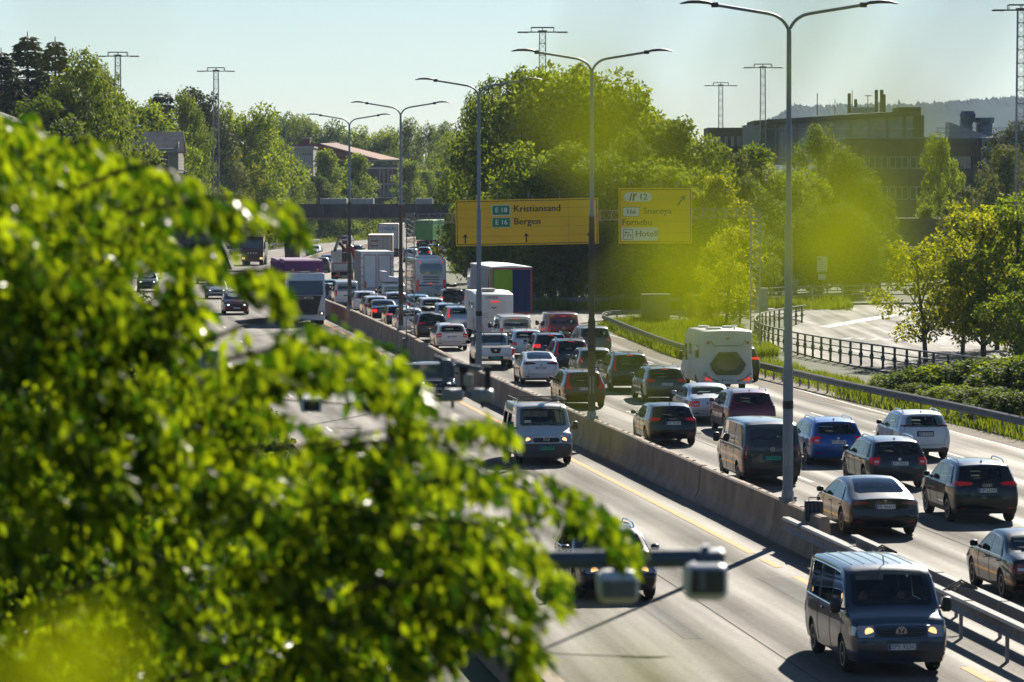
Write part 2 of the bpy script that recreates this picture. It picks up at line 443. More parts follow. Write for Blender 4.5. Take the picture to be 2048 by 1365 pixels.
# ------------------------------------------------------------------ ground, roads, markings
def smooth01(t): t = min(max(t, 0), 1); return t * t * (3 - 2 * t)
EL = [(-40, 9.6), (60, 9.7), (80, 9.9), (150, 10.6), (229, 12.0), (300, 13.2), (387, 14.7), (520, 14.5), (960, 14)]
def edge_l(d): return float(np.interp(d, [a for a, b in EL], [b for a, b in EL]))
def ground_z(x, y):
    d = min(max(y, -40), 900)
    t = (C(d) - edge_l(d) - 5) - x                       # metres left of the left verge
    z = -.06 + 9.0 * smooth01(t / 55) * smooth01((y - 150) / 120) * (1 - smooth01((y - 560) / 200))
    if y < 200: z += 3.0 * smooth01((t - 2) / 20) * (1 - smooth01((y - 60) / 120))
    t2 = x - (C(d) + 40)
    z += 2.5 * smooth01(t2 / 60) * smooth01((y - 320) / 80)
    return z
xs = [-6500, -4000, -1500, -700, -400] + list(range(-280, 200, 8)) + [200, 260, 360, 600, 1200, 3000, 6500]
ys = [-3000, -800, -300, -120, -60] + list(range(-40, 720, 10)) + [720, 800, 1000, 1400, 2200, 4000, 6500]
gm = MB()
for y in ys:
    for x in xs: gm.v.append((x, y, ground_z(x, y)))
for j in range(len(ys) - 1):
    for i in range(len(xs) - 1):
        k = j * len(xs) + i; gm.f.append((k, k + 1, k + 1 + len(xs), k + len(xs)))
tag(gm.build('ground', 'ground_mat', smooth=60), kind='structure')

def road_sheet(name, mat, d0, d1, offL, offR, z, step=6.0):
    """a strip of road surface between two lateral offsets; UV 'road' = (offset, distance)"""
    n = max(2, int((d1 - d0) / step)); v = []; uvs = []
    for i in range(n + 1):
        d = d0 + (d1 - d0) * i / n
        a = offL(d) if callable(offL) else offL; b = offR(d) if callable(offR) else offR
        v += [road(d, a, z), road(d, b, z)]; uvs += [(a, d), (b, d)]
    f = [(2 * i, 2 * i + 1, 2 * i + 3, 2 * i + 2) for i in range(n)]
    me = bpy.data.meshes.new(name); me.from_pydata(v, [], f)
    uvl = me.uv_layers.new(name='road')
    for lp in me.loops: uvl.data[lp.index].uv = uvs[lp.vertex_index]
    return link(name, me, mat)
tag(road_sheet('road', 'asphalt', -40, 955, lambda d: -edge_l(d) - .2, lambda d: 15.4, 0.0), kind='structure')

def poly_sheet(name, mat, pts, z):
    me = bpy.data.meshes.new(name); me.from_pydata([(x, y, z) for x, y in pts], [], [tuple(range(len(pts)))])
    uvl = me.uv_layers.new(name='road')
    for lp in me.loops: uvl.data[lp.index].uv = (pts[lp.vertex_index][0], pts[lp.vertex_index][1])
    return link(name, me, mat)
def strip(path, w0, w1):
    out = []
    L_, R_ = [], []
    for i, p in enumerate(path):
        a = Vector(path[max(i - 1, 0)]); b = Vector(path[min(i + 1, len(path) - 1)]); t = (b - a).normalized(); n = Vector((t.y, -t.x))
        L_.append((p[0] + n.x * w0, p[1] + n.y * w0)); R_.append((p[0] + n.x * w1, p[1] + n.y * w1))
    return L_ + R_[::-1]
def spline(pts, n=8):
    out = []
    P = [Vector(p) for p in pts]
    for i in range(len(P) - 1):
        p0, p1, p2, p3 = P[max(i - 1, 0)], P[i], P[i + 1], P[min(i + 2, len(P) - 1)]
        for k in range(n):
            t = k / n
            out.append(.5 * ((2 * p1) + (-p0 + p2) * t + (2 * p0 - 5 * p1 + 4 * p2 - p3) * t * t + (-p0 + 3 * p1 - 3 * p2 + p3) * t**3))
    out.append(P[-1]); return [tuple(p) for p in out]
ramp_c = spline([(-3.5, 246), (-2.6, 258), (-.4, 270), (4, 280), (11, 285), (20, 286), (30, 284)], 8)
tag(poly_sheet('exit_ramp', 'asphalt_side', strip(ramp_c, -6.5, 6.0), .004), kind='structure')
plaza = spline([(23, 176), (20.5, 187), (18.2, 197), (16.3, 211), (15.2, 225), (15.1, 236), (16.2, 248), (18.2, 259), (19.5, 270), (18, 284), (19.5, 299), (24, 306), (33, 309), (42, 306), (58, 296), (90, 280), (90, 180), (50, 176), (23, 176)], 5)[:-1]
tag(poly_sheet('roundabout_road', 'asphalt_side', plaza, .008), kind='structure')

def marking(name, mat, pts, z=.012):
    m = MB(); n = len(pts); m.add([(x, y, z) for x, y in pts], [tuple(range(n))]); o = m.build(name, mat); tag(o, kind='structure'); return o
def line_sheet(name, mat, d0, d1, off, w, z=.008, step=6):
    o = road_sheet(name, mat, d0, d1, (lambda d: off(d) - w / 2) if callable(off) else off - w / 2, (lambda d: off(d) + w / 2) if callable(off) else off + w / 2, z, step)
    tag(o, kind='structure'); return o
line_sheet('yellow_line', 'yellow_paint', 99, 560, -1.45, .20)
for i in range(12): line_sheet('yellow_dash', 'yellow_paint', 97.5 - i * 4.4 - 2.2, 97.5 - i * 4.4, -1.45, .20, step=2)
line_sheet('yellow_line', 'yellow_paint', 40, 560, 1.15, .20)
line_sheet('edge_line', 'white_paint', 150, 700, lambda d: -edge_l(d) + .9, .20)
line_sheet('edge_line', 'white_paint', 40, 250, 14.55, .14)
line_sheet('edge_line', 'white_paint', 300, 700, 12.2, .20)
for off, ph in ((4.55, 2), (8.15, 6), (11.7, 0)):
    d = 60 + ph
    while d < 420:
        line_sheet('lane_dash', 'white_paint', d, d + 3, off, .15, step=3); d += 12
for off, ph in ((-8.3, 3),):
    d = 110 + ph
    while d < 420:
        line_sheet('lane_dash', 'white_paint', d, d + 3, off, .13, step=3); d += 12
# long dark resurfacing seams
m = MB()
tag(road_sheet('tar_seam', 'tar', 50, 330, -4.60, -4.57, .006), kind='structure')
tag(road_sheet('tar_seam', 'tar', 50, 330, 4.30, 4.33, .006), kind='structure')
pr_ = random.Random(8)
for i in range(26):
    d = pr_.uniform(62, 330); off = pr_.choice((-8.2, -6.0, -4.2, -2.4, 2.4, 4.0, 6.2, 8.0, 9.8, 11.9)); w_ = pr_.uniform(.35, 1.1)
    tag(road_sheet('asphalt_patch', 'asphalt_patch', d, d + pr_.uniform(2, 14), off, off + w_, .004), kind='structure')
# roundabout paint: long bright bar, hatched teeth, dashed arcs
marking('lane_bar', 'white_paint', [(19.8, 258.5), (20.4, 256.5), (31.3, 295.5), (30.2, 296.5)], .016)
for i in range(9):
    t = i / 8
    x, y = 19.5 + 6 * t, 238 - 5 * t
    marking('give_way_tooth', 'white_paint', [(x, y), (x + .55, y - .45), (x + .95, y + 1.6)], .016)
for i in range(8):
    a = R(100 + 11 * i); x, y = 37 + 13 * math.cos(a), 236 + 38 * math.sin(a) - 14
    marking('lane_dash', 'white_paint', [(x, y), (x + .8, y + .5), (x + .85, y + 1.2), (x + .05, y + .7)], .016)
# traffic island kerb at the roundabout
isl = spline([(25, 214), (24, 205), (26, 200), (30, 199), (35, 203), (36, 212), (31, 218), (25, 214)], 6)[:-1]
m = MB(); m.prism([(x, y) for x, y in isl], 'z', .02, .14); tag(m.build('kerb_island', 'concrete_grey'), kind='structure')
# kerb along the far side of the roundabout
m = MB(); m.sweep([(x, y, .008) for x, y in spline([(18.6, 290), (20.5, 300.5), (25, 305.5), (33, 308), (42, 305.5), (56, 297)], 5)], [(-.3, 0), (.3, 0), (.3, .16), (-.3, .16)])
tag(m.build('kerb', 'concrete_grey'), kind='structure')

# ------------------------------------------------------------------ median barrier of precast concrete segments
NJ = [(-.31, 0), (-.30, .08), (-.17, .33), (-.12, 1.02), (-.07, 1.06), (.07, 1.06), (.12, 1.02), (.17, .33), (.30, .08), (.31, 0)]
median = tag(empty('median_barrier', road(98, 0)), 'long brown concrete safety barrier between the two carriageways', 'barrier')
seg_rng = random.Random(3)
d = 97.0; k = 0
while d < 470:
    ln = 6.0 if d < 330 else 10.0
    o0 = seg_rng.uniform(-.012, .012); dz = seg_rng.uniform(-.012, .012)
    if 206 < d < 216: dz += .06
    mb = MB(); mb.sweep([road(d + .03 + (ln - .06) * t / 3, o0) for t in range(4)], [(a, b + dz if b > .2 else b) for a, b in NJ])
    ox, oy, _ = road(98, 0)
    mb.v = [(a - ox, b - oy, c) for a, b, c in mb.v]
    seg = mb.build('barrier_segment', 'concrete', median, smooth=None)
    if d < 190:
        for q in (.3, .5, .7):
            px, py, pz = road(d + ln * q, o0 + .0, 1.06 + dz)
            hk = MB(); hk.box(px - .05 - ox, px + .05 - ox, py - .04 - oy, py + .04 - oy, pz - .002, pz + .022); hk.build('lifting_notch', 'concrete_dark', seg)
    d += ln; k += 1
# tapered concrete end pieces below the rail
mb = MB()
for i, (da, db, h) in enumerate(((93.6, 96.8, .62), (90.6, 93.4, .55))):
    mb = MB(); mb.sweep([road(da, 0), road(db, 0)], [(-.36, 0), (-.34, .1), (-.16, h * .7), (-.14, h), (.14, h), (.16, h * .7), (.34, .1), (.36, 0)])
    ox, oy, _ = road(98, 0); mb.v = [(a - ox, b - oy, c) for a, b, c in mb.v]
    mb.build('barrier_segment', 'concrete_grey', median)

# far part of the median and the wall where the road bends
mb = MB(); mb.sweep([road(q, 0) for q in range(470, 700, 10)], NJ)
tag(mb.build('concrete_wall', 'concrete'), 'far concrete median wall on the bend beyond the footbridge', 'wall')
mb = MB(); mb.sweep([road(q, -edge_l(q) - .35) for q in range(40, 420, 8)], [(-.22, 0), (-.16, .75), (.16, .75), (.22, 0)])
tag(mb.build('edge_wall', 'concrete'), 'low concrete wall along the left edge of the oncoming lanes', 'wall')

# ------------------------------------------------------------------ steel guard rails
WB = [(0, .02), (.02, .0), (.075, .045), (.075, .10), (.0, .135), (.0, .185), (.075, .22), (.075, .275), (.02, .32), (0, .30),
      (.055, .262), (.055, .232), (-.02, .19), (-.02, .13), (.055, .088), (.055, .058)]
def guard_rail(label, path, side, ztop=.75, post_every=2.0, mat='galv', box_top=False):
    """path on the ground; side=+1 puts the beam to the right of the posts"""
    p0 = path[0]; root = tag(empty('guard_rail', (p0[0], p0[1], 0)), label, 'guard rail')
    loc = [(x - p0[0], y - p0[1], 0) for x, y in [q[:2] for q in path]]
    # beams in about 4 m lengths, each its own part
    seglen = 0; start = 0; acc = []
    tot = [0]
    for i in range(1, len(loc)): tot.append(tot[-1] + math.dist(loc[i], loc[i - 1]))
    def pt(s):
        s = min(max(s, 0), tot[-1]); i = min(max(int(np.searchsorted(tot, s)) - 1, 0), len(loc) - 2)
        t = (s - tot[i]) / max(tot[i + 1] - tot[i], 1e-6)
        a, b = Vector(loc[i]), Vector(loc[i + 1]); tg = (b - a).normalized(); return a + (b - a) * t, tg
    s = 0; bl = 6.0
    while s < tot[-1] - .2:
        e = min(s + bl, tot[-1]); mb = MB()
        ln = [tuple(pt(s + (e - s + .15) * q / 4)[0]) for q in range(5)]
        dz = random.uniform(-.01, .01)
        if box_top:
            mb.sweep(ln, [(side * .0, ztop - .34), (side * .1, ztop - .30), (side * .04, ztop - .22), (side * .04, ztop - .12), (side * .1, ztop - .05), (side * .06, ztop), (-side * .12, ztop), (-side * .12, ztop - .06), (side * .0, ztop - .08)])
        else:
            mb.sweep(ln, [(side * (.05 + a), ztop - .32 + b + dz) for a, b in WB])
        mb.build('beam', mat, root, smooth=30); s = e
    s = .6; pm = None
    pm = MB(); pm.box(-.05, .05, -.03, .03, -.1, ztop - .06)
    pme = pm.mesh('post')
    while s < tot[-1]:
        p, tg = pt(s)
        link('post', pme, 'galv_dull', root, (p.x, p.y, 0), (0, 0, math.atan2(tg.y, tg.x)))
        s += post_every
    return root
guard_rail('galvanised guard rail at the median facing the oncoming lanes beside the dark van', [road(q, -.45) for q in np.arange(20, 101, 5.0)], -1, .82, 4.0, 'galv', True)
guard_rail('galvanised guard rail at the median on the queue side beside the black saloons', [road(q, .35) for q in np.arange(20, 97, 5.0)], 1, .80, 4.0, 'galv', True)
main_rail = spline([(11.5, 266), (9, 269.5), (6.8, 268.5), (6.0, 262), (6.5, 252), (7.5, 235), (9.2, 211), (12.2, 188), (14.5, 171), (17.1, 155), (18.8, 143), (20.3, 130), (22.2, 112), (26, 78), (30, 40)], 4)
guard_rail('long galvanised guard rail along the right verge, looping back at the exit', main_rail, 1, .74, 2.0)
guard_rail('galvanised guard rail on the far side of the exit ramp below the dark trees', spline([(-4.5, 292), (-1, 295), (4, 297.5), (12, 298), (20, 297)], 4), -1, .80, 2.0)
guard_rail('weathered guard rail left of the oncoming lanes near the footbridge', [road(q, -edge_l(q) - 1.0) for q in np.arange(425, 640, 12.0)], 1, .75, 6.0)

# tubular railings round the roundabout
def tube_railing(label, path, h=1.15, rails=(1.15, .82, .5), mat='rail_dark', post_every=2.0, r=.045, plate=True):
    p0 = path[0]; root = tag(empty('railing', (p0[0], p0[1], 0)), label, 'railing')
    loc = [Vector((x - p0[0], y - p0[1], 0)) for x, y in path]
    for z in rails:
        mb = MB(); mb.tube([(p.x, p.y, z) for p in loc], r if z == max(rails) else r * .8, 6); mb.build('rail', 'galv' if z == max(rails) or not plate else mat, root, smooth=40)
    tot = [0]
    for i in range(1, len(loc)): tot.append(tot[-1] + (loc[i] - loc[i - 1]).length)
    pm = MB(); pm.box(-.06, .06, -.05, .05, -.1, h - .03)
    if plate: pm.box(-.10, .16, -.07, .07, .42, .66)
    pme = pm.mesh('post'); s = .2
    while s < tot[-1]:
        i = min(max(int(np.searchsorted(tot, s)) - 1, 0), len(loc) - 2); t = (s - tot[i]) / (tot[i + 1] - tot[i]); p = loc[i].lerp(loc[i + 1], t); tg = loc[i + 1] - loc[i]
        link('post', pme, mat, root, (p.x, p.y, 0), (0, 0, math.atan2(tg.y, tg.x))); s += post_every
    return root
tube_railing('dark post-and-rail fence curling round the near side of the roundabout road', spline([(24, 173), (21.8, 184), (19.6, 193), (17.6, 203), (15.9, 213), (14.6, 225), (14.4, 236), (15.2, 247), (17.0, 257), (19.6, 267)], 5))
tube_railing('pale tubular railing along the far side of the roundabout road', spline([(16.2, 292), (18.4, 300.5), (22.5, 308), (30, 311.5), (38, 310.5), (48, 304), (58, 298)], 5), 1.35, (1.35, 1.0, .65), 'galv_dull', 3.0, .06, False)
# ------------------------------------------------------------------ car bodies
def ip(tab, x): return float(np.interp(x, [a for a, b in tab], [b for a, b in tab]))
def smooth_tab(tab, n=6):
    """denser monotone table through the points"""
    x = np.array([a for a, b in tab], float); y = np.array([b for a, b in tab], float)
    m = np.gradient(y, x)
    dy = np.diff(y) / np.diff(x)
    for i in range(len(dy)):
        if abs(dy[i]) < 1e-9: m[i] = m[i + 1] = 0
        else:
            a, b = m[i] / dy[i], m[i + 1] / dy[i]
            if a < 0: m[i] = 0
            if b < 0: m[i + 1] = 0
            q = a * a + b * b
            if q > 9: t = 3 / math.sqrt(q); m[i] = t * a * dy[i]; m[i + 1] = t * b * dy[i]
    out = []
    for i in range(len(x) - 1):
        h = x[i + 1] - x[i]
        for k in range(n):
            t = k / n
            out.append((x[i] + t * h, (2*t**3 - 3*t*t + 1) * y[i] + (t**3 - 2*t*t + t) * h * m[i] + (-2*t**3 + 3*t*t) * y[i+1] + (t**3 - t*t) * h * m[i+1]))
    out.append((x[-1], y[-1])); return out

class Body:
    def __init__(s, L, W, top, rear, front, belt, zb=.24, roofr=.76, zclad=.275, wheels=(.9, 3.6), wr=.33, crown=.035, bulge=.05, fbulge=.10, ptR=.07, ptF=.10):
        s.L, s.W, s.belt, s.zb, s.roofr, s.zclad, s.wheels, s.wr, s.crown, s.bulge, s.fbulge, s.ptR, s.ptF = L, W, belt, zb, roofr, zclad, wheels, wr, crown, bulge, fbulge, ptR, ptF
        s.top = smooth_tab(top); s.rear = smooth_tab(rear); s.front = smooth_tab(front)
        s.y0, s.y1 = top[0][0], top[-1][0]; s.H = max(b for a, b in top)
    def yr(s, z): return ip(s.rear, z)
    def yf(s, z): return s.L - ip(s.front, z)
    def zt(s, y): return ip(s.top, y)
    def w(s, y, z):
        dr = max(y - s.yr(z), 0); df = max(s.yf(z) - y, 0)
        p = 1 - s.ptR * (1 - min(dr / .9, 1)) ** 2 - s.ptF * (1 - min(df / 1.3, 1)) ** 2.2
        if dr < .14: p -= .045 * (1 - dr / .14) ** 2
        if df < .2: p -= .06 * (1 - df / .2) ** 2
        zm = s.zb + (s.belt - s.zb) * .55
        if z < zm: k = 1 - .06 * ((zm - z) / (zm - s.zb)) ** 2
        elif z <= s.belt: k = 1 - .03 * ((z - zm) / (s.belt - zm)) ** 2
        else:
            t = (z - s.belt) / max(s.H - s.belt, .05)
            k = .97 - .014 * min((z - s.belt) / .03, 1) - (.956 - s.roofr) * t
        return s.W / 2 * p * k
    # surfaces, in car coordinates with y from the rear (shifted on output)
    def side(s, y, z, sg): return Vector((sg * s.w(y, z), y, z))
    def top_p(s, y, q):
        z = s.zt(y); w = s.w(y, z) - .055
        return Vector((q * w, y, z + s.crown * (1 - q * q)))
    def rear_p(s, z, q):
        y = s.yr(z); w = s.w(y, z)
        return Vector((q * w, y - s.bulge * (1 - q * q), z))
    def front_p(s, z, q):
        y = s.yf(z); w = s.w(y, z)
        return Vector((q * w, y + s.fbulge * (1 - q * q), z))
    def out(s, vs): return [(v[0], v[1] - s.L / 2, v[2]) for v in vs]
    def shell(s):
        nu = 46; us = [0, .004, .010, .02, .035, .05] + [.05 + .9 * i / (nu - 12) for i in range(1, nu - 12)] + [.95, .965, .98, .99, .996, 1.0]
        NQ = 10
        bm = bmesh.new(); rings = []
        for u in us:
            yt = s.y0 + u * (s.y1 - s.y0); zt = s.zt(yt)
            b = min(s.belt, zt - .075)
            zl = [s.zb + (min(s.zclad, b - .05) - s.zb) * i / 2 for i in range(3)]
            zl += [zl[2] + (b - zl[2]) * i / 6 for i in range(1, 7)]
            zl += [b + (zt - .06 - b) * q for q in ((.06, .3, .6, 1.0) if zt - .06 > b + .04 else (.25, .5, .75, 1.0))]
            zl += [zt - .018, zt]
            col = []
            for i, z in enumerate(zl):
                y = s.yr(z) + (s.yf(z) - s.yr(z)) * u if z < zt - 1e-6 else yt
                # blend so that the upper end of each column reaches its own place on the top outline
                t = (z - s.zb) / (zt - s.zb)
                ya = s.yr(z) + (s.yf(z) - s.yr(z)) * u
                yb = yt
                y = ya if u in (0, 1.0) else ya + (yb - ya) * max(0, (t - .55) / .45) ** 1.0
                w = s.w(y, z)
                if i == len(zl) - 2: w -= .02
                if i == len(zl) - 1: w -= .055
                col.append((w, y, z))
            rings.append(col)
        nl = len(rings[0])
        VL = [[bm.verts.new((-w, y, z)) for w, y, z in c] for c in rings]
        VR = [[bm.verts.new((w, y, z)) for w, y, z in c] for c in rings]
        for i in range(len(us) - 1):
            for j in range(nl - 1):
                bm.faces.new((VL[i][j], VL[i][j+1], VL[i+1][j+1], VL[i+1][j])); bm.faces.new((VR[i][j], VR[i+1][j], VR[i+1][j+1], VR[i][j+1]))
        # top
        T = []
        for i, u in enumerate(us):
            w, y, z = rings[i][-1]; row = [VL[i][-1]]
            for k in range(1, NQ): q = -1 + 2 * k / NQ; row.append(bm.verts.new((q * w, y - (s.bulge * (1 - q*q) if i == 0 else 0) + (s.fbulge * (1 - q*q) if i == len(us)-1 else 0), z + s.crown * (1 - q * q))))
            row.append(VR[i][-1]); T.append(row)
        for i in range(len(us) - 1):
            for k in range(NQ): bm.faces.new((T[i][k], T[i+1][k], T[i+1][k+1], T[i][k+1]))
        # ends
        for e, sg, bl in ((0, -1, s.bulge), (len(us) - 1, 1, s.fbulge)):
            rows = []
            for j in range(nl - 1):
                w, y, z = rings[e][j]; row = [VL[e][j]]
                for k in range(1, NQ): q = -1 + 2 * k / NQ; row.append(bm.verts.new((q * w, y + sg * bl * (1 - q * q), z)))
                row.append(VR[e][j]); rows.append(row)
            rows.append(T[e])
            for j in range(nl - 1):
                for k in range(NQ): bm.faces.new((rows[j][k], rows[j+1][k], rows[j+1][k+1], rows[j][k+1]))
            if e == 0: r0 = rows[0]
            else: r1 = rows[0]
        # floor
        bot = [(VL[i][0], VR[i][0]) for i in range(len(us))]
        bm.faces.new([a for a, b in bot] + r1[1:-1] + [b for a, b in bot][::-1] + r0[1:-1][::-1])
        bmesh.ops.recalc_face_normals(bm, faces=bm.faces)
        for v in bm.verts: v.co.y -= s.L / 2
        return bm
    def meshes(s):
        """painted shell and lower cladding, wheel arches cut out"""
        bm = s.shell(); me = bpy.data.meshes.new('body'); bm.to_mesh(me); bm.free()
        ob = bpy.data.objects.new('tmp', me); COL.objects.link(ob)
        cut = MB()
        for y in s.wheels:
            for sg in (-1, 1):
                x1 = s.W / 2 + .3; x0 = s.W / 2 - .30
                cut.lathe([(sg * x0, s.wr * 1.16), (sg * x1, s.wr * 1.16)], (0, y - s.L / 2, s.wr * 1.02), 'x', 26)
        cme = cut.mesh('cut'); co = bpy.data.objects.new('cut', cme); COL.objects.link(co)
        md = ob.modifiers.new('b', 'BOOLEAN'); md.operation = 'DIFFERENCE'; md.object = co; md.solver = 'EXACT'
        dg = bpy.context.evaluated_depsgraph_get(); res = bpy.data.meshes.new_from_object(ob.evaluated_get(dg))
        bpy.data.objects.remove(ob); bpy.data.objects.remove(co)
        out = []
        for lower in (False, True):
            bm = bmesh.new(); bm.from_mesh(res)
            kill = []
            for f in bm.faces:
                c = f.calc_center_median()
                arch = False
                for y in s.wheels:
                    if math.hypot(c.y - (y - s.L / 2), c.z - s.wr * 1.02) < s.wr * 1.155 and abs(c.x) < s.W / 2 - .03: arch = True
                low = c.z < s.zclad or arch
                if low != lower: kill.append(f)
            if not lower and s.open: kill += [f for f in bm.faces if f not in set(kill) and s.under_glass(f)]
            bmesh.ops.delete(bm, geom=kill, context='FACES')
            smooth_bm(bm, 32)
            m2 = bpy.data.meshes.new('body'); bm.to_mesh(m2); bm.free(); out.append(m2)
        return out
    open = None                                             # kind name when the cabin is see-through
    def under_glass(s, f):
        k = s.open; md, a0, a1, q = REARWIN[k]; e = .012; c0, c1 = SCREEN[k]
        def ok(v):
            x, y, z = v.co.x, v.co.y + s.L / 2, v.co.z
            t = y > c0 + e and y < c1 - e and abs(x) < .93 * (s.w(y, s.zt(y)) - .055) - e and z > s.zt(y) - .004
            if not t and md == 't': t = y > a0 + e and y < a1 - e and abs(x) < q * .93 * (s.w(y, s.zt(y)) - .055) - e and z > s.zt(y) - .004
            if not t and md == 'r': t = z > a0 + e and z < a1 - e and abs(x) < q * .94 * s.w(s.yr(z), z) - e and y < s.yr(z) + .01
            return t
        if all(ok(v) for v in f.verts): return True
        for y0, y1, sa, sb in WIN[k]:
            def sd(v):
                x, y, z = abs(v.co.x), v.co.y + s.L / 2, v.co.z; t = (z - s.belt) / max(s.H - .1 - s.belt, .1)
                return z > s.belt + .03 and z < s.zt(y) - .105 and y > y0 + sa * t + .01 and y < y1 + sb * t - .01 and x > s.w(y, z) - .02
            if all(sd(v) for v in f.verts): return True
        return False
    def patch(s, fn, a0, a1, b0, b1, na=4, nb=8, lift=.008, rnd=.0, depth=.03, mb=None):
        """plate lying on a body surface fn(a,b); rnd rounds the corners"""
        mb = mb or MB(); P = []; ctr = Vector((0, s.L / 2, .6))
        for i in range(na + 1):
            t = i / na; a = a0 + (a1 - a0) * t
            e = abs(2 * t - 1); sh = 0
            if rnd > 0 and e > 1 - 2 * rnd: q = (e - (1 - 2 * rnd)) / (2 * rnd); sh = rnd * .5 * (1 - math.sqrt(max(0, 1 - q * q)))
            for j in range(nb + 1):
                b = b0 + (b1 - b0) * (sh + (1 - 2 * sh) * j / nb)
                h = 1e-3; p = fn(a, b); n = (fn(a + h, b) - fn(a - h, b)).cross(fn(a, b + h) - fn(a, b - h))
                n = n.normalized() if n.length > 1e-12 else Vector((0, 0, 1))
                if n.dot(p - ctr) < 0: n = -n
                P.append((p + n * lift, p - n * depth))
        k = len(mb.v); N = len(P)
        mb.v += s.out([q[0] for q in P]) + s.out([q[1] for q in P])
        W_ = nb + 1
        for i in range(na):
            for j in range(nb): mb.f.append((k + i*W_+j, k + i*W_+j+1, k + (i+1)*W_+j+1, k + (i+1)*W_+j))
        rim = [j for j in range(W_)] + [i * W_ + nb for i in range(1, na + 1)] + [na * W_ + j for j in range(nb - 1, -1, -1)] + [i * W_ for i in range(na - 1, 0, -1)]
        for i in range(len(rim)):
            a, b = rim[i], rim[(i + 1) % len(rim)]; mb.f.append((k + a, k + b, k + N + b, k + N + a))
        return mb
    def side_window(s, y0, y1, sl0=0, sl1=0, z0=None, zmax=9, sg=1, drop=.10, lift=.006):
        z0 = z0 if z0 is not None else s.belt + .025
        mb = MB(); n = 9; k = 0; m = 4
        for i in range(n + 1):
            t = i / n; yb = y0 + (y1 - y0) * t; yt = (y0 + sl0) + (y1 + sl1 - y0 - sl0) * t
            z1 = max(min(s.zt(yt) - drop, zmax), z0 + .012)
            if i in (0, n): z1 -= .015
            for j in range(m + 1):
                q = j / m; z = z0 + (z1 - z0) * q; y = yb + (yt - yb) * (z1 - z0) / max(s.H - drop - z0, .05) * q
                w = s.w(y, z) + lift
                mb.v.append((sg * w, y - s.L / 2, z))
        for i in range(n):
            for j in range(m): a = i * (m + 1) + j; mb.f.append((a, a + 1, a + m + 2, a + m + 1))
        # rim going into the body
        N = len(mb.v); mb.v += [(x - sg * .04, y, z) for x, y, z in mb.v]
        rim = [j for j in range(m + 1)] + [i * (m + 1) + m for i in range(1, n + 1)] + [n * (m + 1) + j for j in range(m - 1, -1, -1)] + [i * (m + 1) for i in range(n - 1, 0, -1)]
        for i in range(len(rim)): a, b = rim[i], rim[(i + 1) % len(rim)]; mb.f.append((a, b, N + b, N + a))
        return mb

